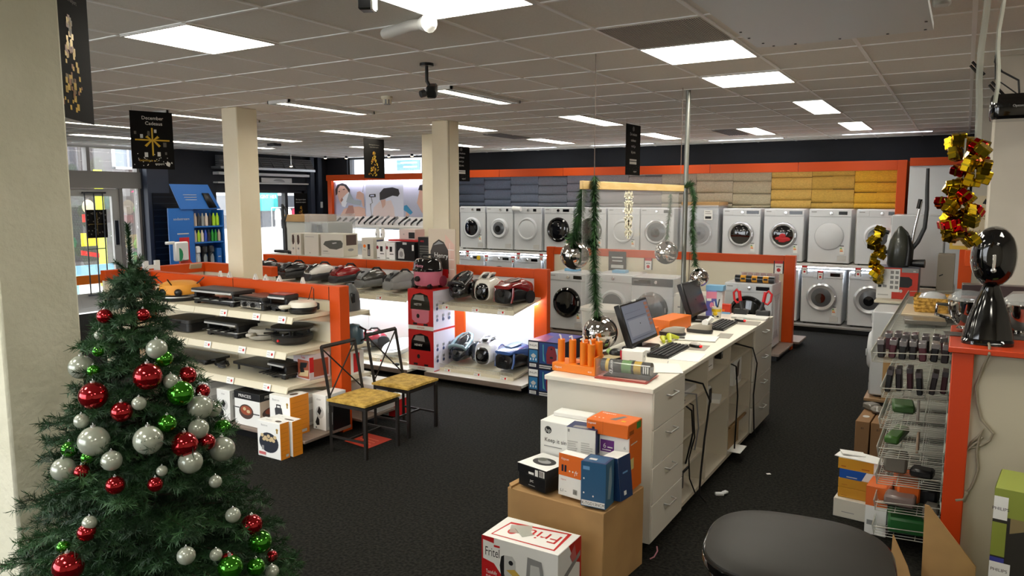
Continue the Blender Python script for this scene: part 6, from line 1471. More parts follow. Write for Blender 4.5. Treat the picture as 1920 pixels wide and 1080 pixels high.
pack('phone_box', 'flat orange phone box lying on top of the tall white box', 'box', (x - .03, y - .02, ZK + .301), (.245, .18, .075), -.05, base=GIG, faces={
    'f': [('text', .13, .70, .16, 'Gigaset', PWHITE), ('poly', [(.12, .05), (.14, .5), (.2, .5), (.22, .05)], mat('navy_carton')), ('rect', .4, 0, .405, 1, mat('dark_orange'))],
    't': [('text', .25, .8, .11, 'Gigaset', PWHITE), ('poly', [(.45, .3), (.62, .8), (.72, .8), (.6, .3)], mat('phone_grey', '#6A7078', .4)), ('ell', .1, .3, .02, .03, PWHITE), ('ell', .2, .3, .02, .03, PWHITE), ('ell', .3, .3, .02, .03, PWHITE), ('rect', .74, .25, .84, .35, PYELLOW)], 'r': [('rect', .6, .4, .9, .9, PGREEN), ('rect', .1, .2, .4, .5, mat('dark_orange'))]})
# fryer box
sz = (.43, .25, .35)
F = [('rect', 0, 0, 1, 1, PWHITE), ('poly', [(0, 0), (0, 1), (.17, 1), (.17, .62), (.62, 0)], RED), ('poly', [(.02, .66), (.02, .94), (.31, .9), (.31, .58), (.18, .62)], PWHITE), ('textw', .145, .72, .13, .20, 'Fritel', PBLACK), ('rect', .17, .87, .25, .90, RED),
     ('poly', [(.27, .45), (.25, .62), (.27, .76), (.31, .79), (.33, .5)], PBLACK), ('poly', [(.31, .5), (.31, .79), (.42, .80), (.46, .74), (.46, .45)], PLGREY), ('ell', .40, .70, .03, .035, PBLACK), ('poly', [(.33, .20), (.33, .56), (.55, .40), (.55, .05)], PLGREY), ('poly', [(.36, .28), (.37, .44), (.48, .38), (.47, .2)], PBLACK), ('poly', [(.34, .58), (.56, .42), (.68, .40), (.45, .62)], mat('fries_print', '#C9A84E', .5)),
     ('poly', [(.60, .5), (.62, .86), (.80, .84), (.86, .4), (.7, .4)], PGREY), ('poly', [(.65, .55), (.66, .76), (.77, .76), (.80, .5)], PLGREY), ('poly', [(.7, .45), (.95, .28), (.97, .33), (.72, .5)], PBLACK), ('textw', .14, .46, .055, .15, 'Tastefully', PWHITE), ('textw', .14, .38, .055, .15, 'Different', PWHITE), ('rect', .05, .1, .2, .3, PWHITE), ('poly', [(.07, .14), (.09, .27), (.18, .18)], PBLACK)]
T = [('poly', [(.08, .12), (.12, .80), (.90, .94), (.92, .12)], RED), ('poly', [(.10, .15), (.14, .72), (.86, .88), (.895, .16)], PWHITE), ('textr', .56, .72, .36, 'Fritel', RED), ('ell', .27, .45, .06, .14, RED)]
pack('fryer_box', 'white and red fryer box on the floor in front of the large carton', 'box', (-1.755, 3.085, 0), sz, -.0, base=PWHITE, faces={'f': F, 't': T, 'r': [('poly', [(.45, 1), (1, 1), (1, .6), (.7, .7)], RED), ('rect', .94, 0, 1, 1, RED), ('poly', [(.05, .48), (.95, .72), (.95, .80), (.05, .58)], PGREY), ('ell', .35, .3, .1, .1, mat('print_slate')), ('ell', .7, .36, .08, .08, PLGREY), ('poly', [(.5, .84), (.7, .96), (.78, .74), (.6, .72)], mat('pale_red_print'))]})
b = B(mat('tape_clear', '#C9CBC2', .15, alpha=.6)).box((-1.83, 3.11, .3515), (.11, .09, .002), 0, rz=.4).box((-1.80, 3.09, .3535), (.06, .10, .002), 0, rz=.9)
tag(b.build('tape_strip'), 'wrinkled clear tape strip stuck on the fryer box top', 'tape')
# ================================================================ CHRISTMAS TREE
def needles(b, path, dens, ln, wd, rr, spread=.9, r0=0.0):
    """tiny flat needles all around a twig"""
    vs = []; fs = []
    for i in range(len(path) - 1):
        a, c = path[i], path[i + 1]; d = c - a; L = d.length
        if L < 1e-5: continue
        t = d / L; u = t.orthogonal().normalized(); w = t.cross(u)
        n = max(1, int(L * dens))
        for k in range(n):
            p = a + d * ((k + rr.random()) / n); an = rr.random() * 6.283
            o = u * math.cos(an) + w * math.sin(an)
            q = (o * spread + t * rr.uniform(.25, .9)).normalized() * ln * rr.uniform(.7, 1.15)
            s_ = t.cross(o) * (wd / 2)
            p = p + o * r0
            j = len(vs); vs += [p - s_, p + s_, p + q + s_ * .3, p + q - s_ * .3]; fs.append((j, j + 1, j + 2, j + 3))
    o = len(b.v); b.v += [tuple(v) for v in vs]; b.f += [tuple(i + o for i in f) for f in fs]; b.mi += [b.cur] * len(fs)
G1M = noise_mat('fir_green', '#16331A', '#284D29', 14.0, .6); G2M = noise_mat('fir_green_light', '#234626', '#3C6438', 14.0, .6)
TX, TY, TZ = -2.36, 1.45, 1.93
rr = random.Random(11)
TR = thing('christmas_tree', 'green artificial christmas tree in the foreground beside the plastered column', 'christmas tree', (TX, TY, 0))
B(mat('trunk_green_brown', '#2A2A1C', .9)).tube([(0, 0, .05), (0, 0, 1.0), (0.0, 0, TZ - .12)], [.03, .022, .008], 8).build('trunk', TR)
b = B(mat('tree_stand_metal', '#1C3A22', .5))
for a in range(3): b.tube([(0, 0, .14), (.24 * math.cos(a * 2.09), .24 * math.sin(a * 2.09), .01)], .012, 6)
b.build('stand', TR)
fb = B(G1M); tw = B(mat('twig_brown', '#2E2818', .9))
lay = 0; z = .30
while z < TZ - .16:
    rad = .39 * (TZ - z - .02)
    n = int(7 + rad * 22)
    for k in range(n):
        a = 6.283 * (k + rr.uniform(-.35, .35)) / n + lay * 1.3; L = rad * rr.uniform(.74, 1.06) * (1.0 if rr.random() > .12 else 1.15)
        zz = z + rr.uniform(-.03, .03); up = rr.uniform(.0, .20) * L
        dr = Vector((math.cos(a), math.sin(a), 0))
        path = [Vector((0, 0, zz)) + dr * (L * f) + Vector((0, 0, up * f - .10 * L * f * f + (.05 * L * f ** 3))) for f in (0, .25, .5, .75, 1.0)]
        tw.tube(path, [.004, .0035, .003, .002, .0015], 4)
        fb.mat(G1M if rr.random() < .6 else G2M)
        needles(fb, path[1:], 620, .027, .0030, rr)
        sd = Vector((-dr.y, dr.x, 0))
        for f in (.35, .5, .62, .74, .86, .95):
            p = path[0] + dr * (L * f) + Vector((0, 0, up * f - .10 * L * f * f))
            for s_ in (-1, 1):
                l2 = (1.15 - f) * L * .42 + .02
                q = p + (dr * .65 + sd * s_ * rr.uniform(.6, .9) + Vector((0, 0, rr.uniform(-.2, .35)))) * l2
                needles(fb, [p, (p + q) / 2 + Vector((0, 0, .004)), q], 560, .024, .0030, rr)
    z += .058; lay += 1
fb.mat(G1M)
needles(fb, [Vector((0, 0, TZ - .22)), Vector((.003, 0, TZ - .1)), Vector((-.004, 0, TZ + .005))], 5200, .020, .0030, rr)
for a in range(9):
    d_ = Vector((math.cos(a * 2.4), math.sin(a * 2.4), .9)).normalized(); p = Vector((0, 0, TZ - .24 + .012 * a)); needles(fb, [p, p + d_ * .06], 2400, .020, .0030, rr)
fb.build('foliage', TR, sharp=180); tw.build('branches', TR)
BCOL = {'R': (mat('red_bauble', '#B00A18', .08, .85, coat=.6), 'shiny red'), 'G': (mat('green_bauble', '#3E9A18', .08, .85, coat=.6), 'shiny green'), 'S': (mat('pearl_bauble', '#A4AA9C', .2, .2, coat=.5), 'pearly grey')}
BL = [(-2.346,1.345,1.644,0.024,'R'),(-2.263,1.424,1.645,0.021,'R'),(-2.347,1.326,1.586,0.017,'S'),(-2.334,1.31,1.538,0.019,'G'),(-2.213,1.432,1.536,0.033,'S'),(-2.205,1.451,1.502,0.028,'G'),(-2.394,1.286,1.483,0.038,'S'),(-2.324,1.285,1.48,0.019,'G'),(-2.199,1.387,1.456,0.044,'R'),(-2.19,1.521,1.433,0.03,'R'),(-2.175,1.45,1.43,0.024,'S'),(-2.295,1.264,1.408,0.043,'R'),(-2.212,1.302,1.359,0.032,'R'),(-2.16,1.473,1.387,0.042,'G'),(-2.193,1.579,1.366,0.024,'R'),(-2.149,1.534,1.326,0.041,'S'),(-2.182,1.342,1.381,0.022,'S'),(-2.313,1.232,1.332,0.023,'S'),(-2.133,1.402,1.308,0.029,'G'),(-2.115,1.5,1.267,0.033,'S'),(-2.169,1.634,1.225,0.03,'G'),(-2.25,1.231,1.278,0.046,'S'),(-2.137,1.337,1.271,0.045,'S'),(-2.098,1.435,1.236,0.041,'R'),(-2.106,1.522,1.217,0.028,'R'),(-2.11,1.583,1.174,0.042,'S'),(-2.187,1.246,1.223,0.031,'S'),(-2.322,1.173,1.193,0.036,'S'),(-2.263,1.195,1.189,0.023,'R'),(-2.329,1.198,1.249,0.025,'G'),(-2.256,1.212,1.231,0.02,'G'),(-2.083,1.442,1.178,0.038,'S'),(-2.164,1.239,1.152,0.028,'R'),(-2.095,1.325,1.14,0.023,'R'),(-2.094,1.349,1.176,0.017,'S'),(-2.191,1.159,1.027,0.027,'R'),(-2.187,1.167,1.055,0.021,'S'),(-2.243,1.115,0.986,0.019,'G'),(-2.21,1.109,0.936,0.044,'R'),(-2.013,1.539,0.978,0.025,'S'),(-2.016,1.615,0.914,0.036,'R'),(-1.997,1.631,0.853,0.04,'G'),(-1.998,1.351,0.921,0.028,'S'),(-1.974,1.439,0.893,0.02,'S'),(-1.949,1.471,0.844,0.039,'G'),(-1.953,1.574,0.798,0.03,'G'),(-1.991,1.674,0.783,0.02,'R'),(-1.954,1.64,0.751,0.024,'S'),(-1.961,1.474,0.867,0.021,'R'),(-2.177,1.605,1.296,0.026,'S'),(-2.053,1.508,1.096,0.021,'S')]
ORD = ['highest', 'second highest', 'third highest', 'fourth highest', 'fifth highest', 'sixth highest', 'seventh highest', 'eighth highest', 'ninth highest', 'tenth highest', 'eleventh highest', 'twelfth highest', 'thirteenth highest', 'lowest']
cls = {}
for q in BL: cls.setdefault((q[4], 'large' if q[3] >= .0365 else ('medium' if q[3] >= .0245 else 'small')), []).append(q)
for (c, sz_), L_ in cls.items():
    L_.sort(key=lambda q: -q[2])
    for i, (x, y, z, r, _) in enumerate(L_):
        lab = '%s %s bauble on the christmas tree, %s of its size and colour' % (sz_, BCOL[c][1], ORD[i]) if len(L_) > 1 else 'the only %s %s bauble on the christmas tree' % (sz_, BCOL[c][1])
        t = thing('bauble', lab, 'bauble', (x, y, z), 0, 'baubles on the christmas tree')
        B(BCOL[c][0]).ell((0, 0, 0), r, 28, 18).build('ball', t)
        B(STEEL).lathe([(r * .16, r * .97), (r * .16, r * 1.10), (0, r * 1.12)], 10).tube([(0, 0, r * 1.1), (.003, 0, r * 1.2), (0, 0, r * 1.25)], .0012, 5).build('cap', t)

# ================================================================ SCREEN OVER THE COUNTER
GAR = noise_mat('garland_green', '#1C3C1C', '#345A2C', 14.0, .6)
def garland(label, path, dens=2400, ln=.058, seed=1):
    rr = random.Random(seed); t = thing('garland', label, 'garland', tuple(path[0]))
    o = Vector(path[0]); P_ = [Vector(p) - o for p in path]; Q = []
    for i in range(len(P_) - 1):
        for k in range(4): Q.append(P_[i].lerp(P_[i + 1], k / 4))
    Q.append(P_[-1])
    b = B(GAR); needles(b, Q, dens, ln, .0075, rr, .85); b.build('needles', t, sharp=180)
    B(mat('garland_wire', '#2A3A20', .8)).tube(Q, .004, 5).build('wire', t)
SX = -2.15
b = B(noise_mat('pine_wood', '#D9B677', '#E3C48A', 4.0, .6, stretch=(6, 1, 6))).bx(SX - .012, SX + .012, 4.42, 6.47, 2.08, 2.135, .003)
tag(b.build('wooden_bar'), 'pale wooden bar hanging over the counter and carrying the clear screen', 'bar')
for y, lab in ((4.62, 'thin thread holding the near end of the wooden bar'), (6.40, 'thin thread holding the far end of the wooden bar')):
    tag(B(mat('thread_dark', '#6A5A50', .6)).cyl((SX, y, 2.135), (SX, y, ZC), .0028, seg=6).build('thread'), lab, 'thread')
ACR = mat('clear_acrylic', '#FFFFFF', .03, alpha=.10, spec=.8)
tag(B(ACR).bx(SX - .003, SX + .003, 4.44, 6.35, 1.16, 2.08).build('clear_screen'), 'clear plastic screen hanging from the wooden bar over the counter', 'screen')
t = thing('steel_pole', 'slim steel pole from the ceiling down behind the dark monitor', 'pole', (-2.16, 6.58, 0))
B(mat('pole_grey', '#8D8E88', .35, .7)).cyl((0, 0, 0), (0, 0, ZC), .021, seg=16).build('pole', t)
SNOW = mat('snowflake_white', '#F2EBD2', .6)
t = thing('snowflake_ornament', 'cream paper snowflake chain stuck on the clear screen', 'ornament', (SX + .006, 5.22, 0), math.pi / 2)
for i, zc in enumerate((2.01, 1.90, 1.79)):
    b = B(SNOW); rs = .085 if i < 2 else .07
    for k in range(6):
        a = k * math.pi / 3 + math.pi / 6; c, s_ = math.cos(a), math.sin(a)
        b.prism([(-s_ * .006, zc + c * .006), (s_ * .006, zc - c * .006), (c * rs + s_ * .009, zc + s_ * rs - c * .009), (c * rs - s_ * .009, zc + s_ * rs + c * .009)], 0, .003, 'Y')
        for f in (.45, .75):
            for d_ in (-1, 1):
                a2 = a + d_ * .9; c2, s2 = math.cos(a2), math.sin(a2); px, pz = c * rs * f, zc + s_ * rs * f; l_ = rs * .38
                b.prism([(px - s2 * .007, pz + c2 * .007), (px + s2 * .007, pz - c2 * .007), (px + c2 * l_ + s2 * .004, pz + s2 * l_ - c2 * .004), (px + c2 * l_ - s2 * .004, pz + s2 * l_ + c2 * .004)], 0, .003, 'Y')
    b.build('snowflake', t)
BALLM = mat('mirror_chrome', '#CFCBC8', .03, 1.0)
def chrome_ball(label, x, y, z, r):
    t = thing('mirror_ball', label, 'ornament ball', (x, y, z), 0, 'mirror balls on the garlands')
    B(BALLM).ell((0, 0, 0), r, 40, 26).build('ball', t); B(STEEL).lathe([(r * .12, r * .98), (r * .12, r * 1.08), (0, r * 1.09)], 12).build('cap', t)
chrome_ball('large mirror ball hanging highest at the left end of the wooden bar', -2.29, 4.62, 1.63, .10)
chrome_ball('largest mirror ball resting low behind the orange battery display', -2.07, 4.58, 1.113, .118)
chrome_ball('mirror ball hanging behind the clear screen near its right end', -2.28, 6.45, 1.535, .105)
chrome_ball('mirror ball half hidden behind the dark monitor', -2.02, 6.60, 1.31, .085)
garland('green garland hanging straight down in front of the screen left end', [(-2.12, 4.56, 2.17), (-2.11, 4.54, 2.0), (-2.11, 4.55, 1.8), (-2.10, 4.53, 1.55), (-2.10, 4.56, 1.35), (-2.09, 4.57, 1.20)], seed=1)
garland('green garland curling from the bar end down to the highest mirror ball', [(-2.17, 4.50, 2.10), (-2.19, 4.50, 1.98), (-2.22, 4.52, 1.86), (-2.24, 4.52, 1.78), (-2.28, 4.55, 1.735)], 2800, .058, 2)
garland('green garland bunch above the highest mirror ball', [(-2.33, 4.57, 1.74), (-2.25, 4.56, 1.76), (-2.18, 4.56, 1.74), (-2.12, 4.55, 1.71)], 3200, .05, 3)
garland('green garland hanging down the steel pole to the mirror ball behind the monitor', [(-2.15, 6.47, 2.12), (-2.10, 6.52, 2.14), (-2.07, 6.56, 2.02), (-2.08, 6.55, 1.8), (-2.07, 6.56, 1.6), (-2.05, 6.58, 1.42)], 2000, .052, 4)
garland('green garland seen through the screen above the right mirror ball', [(-2.24, 6.42, 2.06), (-2.25, 6.43, 1.9), (-2.27, 6.44, 1.78), (-2.28, 6.45, 1.635)], 1100, .04, 5)

# ================================================================ BANNERS
BBK = mat('banner_black', '#100E0C', .8, spec=.15); GOLD = mat('banner_gold', '#C9A32E', .4, .3); BWH = mat('banner_white', '#DEDBD2', .5); BGR = mat('banner_grey', '#5A554C', .5)
def banner(label, x, y, zt, rz, kind, w=.42, h=.60):
    t = thing('hanging_banner', label, 'banner', (x, y, zt), rz)
    b = B(BBK).bx(-w / 2, w / 2, -.002, .002, -h, 0); b.build('board', t)
    rr = random.Random(kind + 3)
    for sd in (-1, 1):
        b = B(BWH); yy = sd * .0032; ux = (-sd * 1.0, 0, 0)
        def T(s, u, v, hh, m, mw=None): b.mat(m).text(s, (u * ux[0], yy, v), ux, (0, 0, 1), hh, maxw=mw)
        def Q(u0, v0, u1, v1, m): b.mat(m).quad(*[(u, yy, v) for u, v in ((u0, v0), (u1, v0), (u1, v1), (u0, v1))][::(1 if sd < 0 else -1)])
        if kind == 0:
            T('December', 0.01, -.085, .035, BWH, .26); T('Cadeaus', .02, -.14, .035, BWH, .22)
            Q(-.008, -.46, .008, -.17, GOLD); Q(-.17, -.305, .17, -.29, GOLD)
            for s2 in (-1, 1):
                b.mat(GOLD).poly3([(s2 * u, yy * 1.2, v) for u, v in ((0, -.30), (.05, -.25), (.07, -.27), (0, -.305))]).poly3([(s2 * u, yy * 1.2, v) for u, v in ((0, -.30), (.06, -.37), (.08, -.355), (.01, -.29))])
            for k in range(13):
                u, v = rr.uniform(-.17, .17), rr.uniform(-.46, -.18); s3 = rr.uniform(.012, .026)
                if abs(u) > .03 and abs(v + .3) > .03: Q(u - s3 * .7, v - s3, u + s3 * .7, v + s3, rr.choice([BWH, BGR, BGR, PLGREY]))
            T('Gelukkig is er..', -.05, -.52, .022, GOLD, .2); T('expert', .06, -.555, .024, BWH, .11)
            b.mat(BWH).poly3([(-sd * .145 + .022 * math.cos(a * .524), yy * 1.1, -.545 + .022 * math.sin(a * .524)) for a in range(12)])
            for k in range(30): u, v = rr.uniform(-.19, .19), rr.uniform(-.57, -.44); Q(u - .004, v - .004, u + .004, v + .004, BWH)
        elif kind == 1:
            T('Elke dag een nieuwe', 0, -.10, .018, BGR, .3); T('kerst met expert', 0, -.135, .018, BGR, .3)
            for k in range(70):
                f = rr.random(); v = -.20 - .36 * f; u = rr.uniform(-1, 1) * (.015 + .11 * f); s3 = rr.uniform(.006, .014); Q(u - s3, v - s3, u + s3, v + s3, rr.choice([GOLD, GOLD, mat('banner_amber', '#8E5A1E', .5), mat('banner_ochre', '#6E5A22', .5)]))
        else:
            for i, s in enumerate(('De leukste', 'cadeaus', 'vind je', 'bij ons')): T(s, 0, -.13 - i * .07, .032, BWH if i % 2 else PLGREY, .32)
            Q(-.10, -.47, .10, -.44, BWH); Q(-.10, -.43, .10, -.41, BWH); T('expert', .06, -.565, .024, BWH, .12)
            b.mat(BGR).poly3([(.03 * math.cos(a * .524), yy * 1.1, -.05 + .03 * math.sin(a * .524)) for a in range(12)])
            for k in range(16): u, v = rr.uniform(-.18, .18), rr.uniform(-.54, -.49); Q(u - .003, v - .003, u + .003, v + .003, BGR)
        b.build('printed_face', t, sharp=180)
    b = B(mat('thread_dark'))
    for s2 in (-1, 1): b.cyl((s2 * w * .45, 0, 0), (s2 * w * .45, 0, ZC - zt), .001, seg=4)
    b.build('thread', t)
    return t
banner('black banner seen almost edge on beside the plastered column, cut by the top edge', -3.10, 1.71, 2.935, R(131.8), 1)
banner('black december gifts banner with gold bow left of the left column', -7.42, 4.89, 2.93, R(71), 0)
banner('black banner with a golden tree hanging before the bathroom picture', -7.86, 8.87, 2.93, R(84), 1)
banner('tall thin looking black banner with white words left of the steel pole', -3.48, 8.57, 2.90, R(88), 2)
banner('black banner with white words just right of the double column', -7.62, 10.86, 2.92, R(80), 2)
# posters on door and shop window
t = thing('door_poster', 'dark poster with a bow taped inside the street door glass', 'poster', (XL - .075, 7.40, 1.32), math.pi / 2)
b = B(BBK).bx(-.02, .34, -.002, .002, 0, .50); b.mat(BGR)
rr = random.Random(5)
for k in range(26): u, v = rr.uniform(.0, .32), rr.uniform(.04, .46); b.bx(u - .01, u + .01, -.0035, -.002, v - .012, v + .012)
b.mat(mat('banner_ochre')).bx(.155, .165, -.004, -.002, .05, .45).bx(.0, .32, -.004, -.002, .24, .25); b.build('print', t)
t = thing('window_poster', 'dark poster with a golden tree at the right edge of the shop window', 'poster', (XL + .01, 12.28, .78), math.pi / 2)
b = B(BBK).bx(-.20, .20, -.002, .002, 0, 1.36)
for k in range(80):
    f = rr.random(); v = 1.05 - .5 * f; u = rr.uniform(-1, 1) * (.02 + .12 * f); s3 = rr.uniform(.008, .018); b.mat(rr.choice([GOLD, mat('banner_amber')])).bx(u - s3, u + s3, -.0035, -.002, v - s3, v + s3)
b.mat(BWH).text('Elke dag een nieuwe', (0, -.003, 1.20), (1, 0, 0), (0, 0, 1), .03, maxw=.3).text('kerst met expert', (0, -.003, 1.14), (1, 0, 0), (0, 0, 1), .03, maxw=.3)
for k in range(40): u, v = rr.uniform(-.18, .18), rr.uniform(.05, .4); b.bx(u - .004, u + .004, -.0035, -.002, v - .004, v + .004)
b.build('print', t)
# ================================================================ RIGHT SIDE: end cap, mixer, wire rack
EC = thing('shelving_gondola', 'orange framed gondola end with white panel at the right edge', 'shelving', (0, 0, 0))
ZE = 1.265
b = B(mat('dimmed_orange_lacquer', '#B8380A', .42)).bx(-.012, .085, 4.40, 4.50, 0, ZE - .03, .004).bx(.95, 1.05, 4.40, 4.50, 0, ZE - .03, .004).bx(-.03, 1.06, 4.38, 5.15, ZE - .03, ZE, .004); b.build('frame', EC)  # orange lacquer darkened, the low light here is put into its colour
B(mat('dimmed_white_panel', '#B0A894', .5)).bx(.085, .95, 4.44, 4.46, 0, ZE - .03).build('end_panel', EC)  # white panel darkened in colour for the weaker light on this side
B(mat('gondola_side', '#45443E', .6)).bx(.03, .07, 4.50, 8.1, 0, 1.24).build('spine', EC)
B(ORANGE).bx(-.02, .08, 7.5, 7.58, 1.24, 1.62, .003).bx(.02, .08, 6.7, 7.5, 1.50, 1.62, .003).build('header', EC)
# stand mixer seen from behind
t = thing('stand_mixer', 'glossy black stand mixer seen end on upon the orange gondola top', 'mixer', (.14, 4.60, ZE))
b = B(GLOSS); o = roundrect(.235, .22, .06); b.loft([[(x, y, 0) for x, y in o], [(x * 1.0, y, .018) for x, y in o], [(x * .93, y * .93, .028) for x, y in o]]); b.build('base', t)
B(GLOSS).loft([[(u, v, z) for u, v in superell(w, d, 2.6, 28)] for z, w, d in ((.026, .235, .18), (.06, .222, .17), (.14, .185, .14), (.22, .135, .115), (.275, .095, .09), (.30, .078, .09), (.34, .085, .10))]).build('column', t)
hd = B(GLOSS).loft([ysec(y, w, h, z, 2.2, 28) for y, w, h, z in ((-.155, .06, .11, .41), (-.148, .125, .21, .36), (-.125, .172, .275, .325), (-.08, .196, .305, .305), (0, .20, .31, .30), (.12, .19, .29, .31), (.20, .16, .24, .34), (.25, .12, .16, .38))]).build('motor_head', t)
B(CHROME).tube([(-.101 * math.cos(R(a)), -.05, .455 + .157 * math.sin(R(a))) for a in range(-40, 221, 10)], .003, 6).build('trim_band', hd)
b = B(CHROME).box((0, -.158, .44), (.016, .008, .07), .003).lathe([(0, -.168), (.012, -.166), (.014, -.15)], 14, (0, 0, .395), 'Y'); b.build('rear_badge', hd)
def bowl(label, x, y):
    t = thing('mixing_bowl', label, 'bowl', (x, y, ZE + .0085))
    B(mat('polished_steel', '#B9B7B4', .08, 1)).lathe([(.045, 0), (.05, .012), (.04, .02), (.07, .05), (.095, .11), (.10, .17), (.104, .172), (.097, .168), (.09, .11), (.06, .05), (.0, .03)], 32).build('bowl', t)
    B(mat('polished_steel')).tube([(-.095, 0, .14), (-.15, 0, .14), (-.155, 0, .08), (-.085, 0, .06)], .010, 8).build('handle', t)
    B(mat('clear_lid', '#E8EEF0', .05, alpha=.22)).lathe([(.104, .175), (.09, .20), (.05, .225), (0, .23)], 28).build('splash_guard', t)
bowl('polished steel mixing bowl with handle left behind the black mixer', .045, 4.93)
bowl('polished steel mixing bowl right behind the black mixer', .30, 4.90)
b = B(mat('leaflet_grey', '#4C4A48', .4)).box((.14, 4.80, ZE + .004), (.40, .12, .006), .001, rz=.1); tag(b.build('mixer_tray'), 'dark grey tray under the two mixing bowls', 'tray')
pack('mixer_box', 'large dark printed mixer box behind the bowls on the orange top', 'box', (.26, 5.09, ZE), (.50, .1, .26), 0, base=mat('plum_print', '#3A2A2C', .3), faces={'f': [('rect', .0, 0, .95, .75, mat('rosy_print', '#8E5A4C', .4)), ('poly', [(.1, .1), (.5, .9), (.9, .95), (.95, .3)], mat('rosy_grey_print', '#A39A94', .4)), ('rect', .85, .1, .95, .9, PBLACK)]})
b = B(mat('cord_grey', '#857C6A', .5)).tube([(.145, 4.49, ZE + .015), (.147, 4.415, ZE + .012), (.148, 4.372, ZE - .02), (.125, 4.425, 1.16), (.102, 4.43, 1.06), (.115, 4.43, .97), (.137, 4.43, .89), (.165, 4.425, .86), (.192, 4.42, .83), (.180, 4.425, .79), (.145, 4.43, .755), (.095, 4.435, .73), (.10, 4.435, .76), (.13, 4.425, .80), (.15, 4.425, .845), (.135, 4.425, .80), (.127, 4.43, .72), (.14, 4.43, .63), (.13, 4.43, .57), (.115, 4.43, .52), (.095, 4.43, .49)], .0065, 8)
b.mat(mat('cord_grey')).tube([(.10, 4.425, .50), (.08, 4.42, .46), (.05, 4.42, .45)], [.012, .022, .022], 10); b.mat(STEEL).cyl((.05, 4.42, .455), (.025, 4.42, .45), .004).cyl((.05, 4.42, .44), (.025, 4.42, .435), .004); b.mat(mat('cord_grey')).tube([(.15, 4.43, .80), (.10, 4.43, .74), (.045, 4.432, .66)], .0065, 8)
tag(b.build('power_cord'), 'knotted grey mixer cord with plug hanging over the white end panel', 'cord')
# green food processor box lower right
GRN = mat('lime_carton', '#8C9740', .45)
pack('appliance_box', 'lime green and dark printed box at the bottom right corner', 'box', (.42, 4.03, 0), (.42, .30, .72), -.12, base=GRN, faces={'l': [('rect', 0, 0, 1, 1, GRN)], 'f': [('rect', 0, 0, 1, 1, mat('dark_food_print', '#35332F', .4)), ('rect', 0, .82, 1, 1, GRN), ('poly', [(.16, .82), (1, .82), (1, .74), (.4, .78), (.16, .72)], mat('tan_print', '#8A7A56', .5)), ('rect', .0, .80, .13, .95, PWHITE), ('text', .065, .86, .02, 'PHILIPS', mat('navy_carton')), ('rect', 0, .56, .13, .78, GRN), ('rect', 0, .50, .13, .55, mat('violet_print')), ('rect', .0, .20, .19, .52, PWHITE), ('text', .09, .46, .02, 'PHILIPS', PBLACK), ('rect', .12, .26, .17, .34, PBLACK), ('ell', .5, .55, .03, .03, PBLACK), ('ell', .45, .2, .03, .03, PBLACK), ('rect', .75, .4, 1, .62, PWHITE)] + [('rect', .03 + .02 * k, .37, .04 + .02 * k, .42, PBLACK) for k in range(4)]})
# wire rack with levels, projecting to the left
RK = thing('wire_rack', 'galvanised wire basket rack full of small goods on the left side of the end gondola', 'rack', (0, 0, 0))
Y0, Y1 = 4.62, 7.9
for li, z in enumerate((1.12, .92, .74, .57, .41, .25, .10)):
    x0 = -.34 if li else -.40
    b = B(WIRE)
    n = 84
    for i in range(n):
        y = Y0 + (Y1 - Y0) * i / (n - 1); b.tube([(.03, y, z), (x0, y, z - .02), (x0 - .01, y, z + .035)], .0026, 4)
    for x, dz in ((-.02, 0), (-.13, -.006), (-.24, -.013), (x0, -.018)): b.cyl((x, Y0, z + dz - .003), (x, Y1, z + dz - .003), .0028, seg=5)
    b.cyl((x0 - .01, Y0, z + .035), (x0 - .01, Y1, z + .035), .0035, seg=5)
    for y in (Y0, (Y0 + Y1) / 2, Y1): b.tube([(.03, y, z + .06), (x0, y, z + .03), (x0, y, z - .02)], .003, 5)
    b.build('wire_shelf', RK)
for y in (4.60, 6.2, 7.9):
    b = B(STEEL).bx(.0, .03, y - .015, y + .015, 0, 1.22); b.build('upright', RK)
b = B(mat('white_clip', '#B9C0AE', .4))
for z in (1.0, .83, .66, .5, .33): b.lathe([(0, -.006), (.035, -.006), (.035, .006), (0, .006)], 14, (-.012, 4.57, z), 'X')
b.build('plastic_clip', RK)
B(mat('wooden_top', '#BBA98C', .6)).bx(-.36, .02, 6.15, 6.75, 1.16, 1.175, .003).build('top_board', RK)
rr = random.Random(21)
def pouch(lab, x, y, z, w, h, d, m, top=None, rz=0):
    b = B(m).box((0, 0, h / 2), (d, w, h), .006); b.mat(top or PLGREY).box((0, 0, h - .015), (d + .002, w + .002, .03), .002)
    return tag(b.build('hanging_pack', None, (x, y, z), (0, rr.uniform(-.12, .12), rz)), lab, 'pack', 'small packs in the wire rack')
PM = [mat('pack_dark', '#231D1F', .35), mat('pack_wine', '#4A2028', .35), mat('pack_black', '#101012', .35)]
w10 = ['first', 'second', 'third', 'fourth', 'fifth', 'sixth', 'seventh', 'eighth', 'ninth', 'tenth', 'eleventh', 'twelfth', 'thirteenth', 'fourteenth']
for k in range(7): pouch('dark silver topped pack, upper wire shelf front row, %s from the left' % w10[k], -.36 + .052 * k, 4.72 + .02 * (k % 2), 1.115, .10, .105, .036, PM[k % 3], mat('silver_foil', '#A8A4A6', .2, .8))
for k in range(7): pouch('dark silver topped pack, upper wire shelf second row, %s from the left' % w10[k], -.35 + .05 * k, 5.0 + .03 * (k % 2), 1.115, .11, .10, .036, PM[(k + 1) % 3], mat('silver_foil'))
for k in range(6): pouch('dark wine coloured pack in the second wire shelf, %s from the left' % w10[k], -.32 + .055 * k, 4.75 + .05 * (k % 3), .915, .12, .13, .03, PM[(k + 2) % 3], mat('dull_foil', '#5A5456', .35, .5))
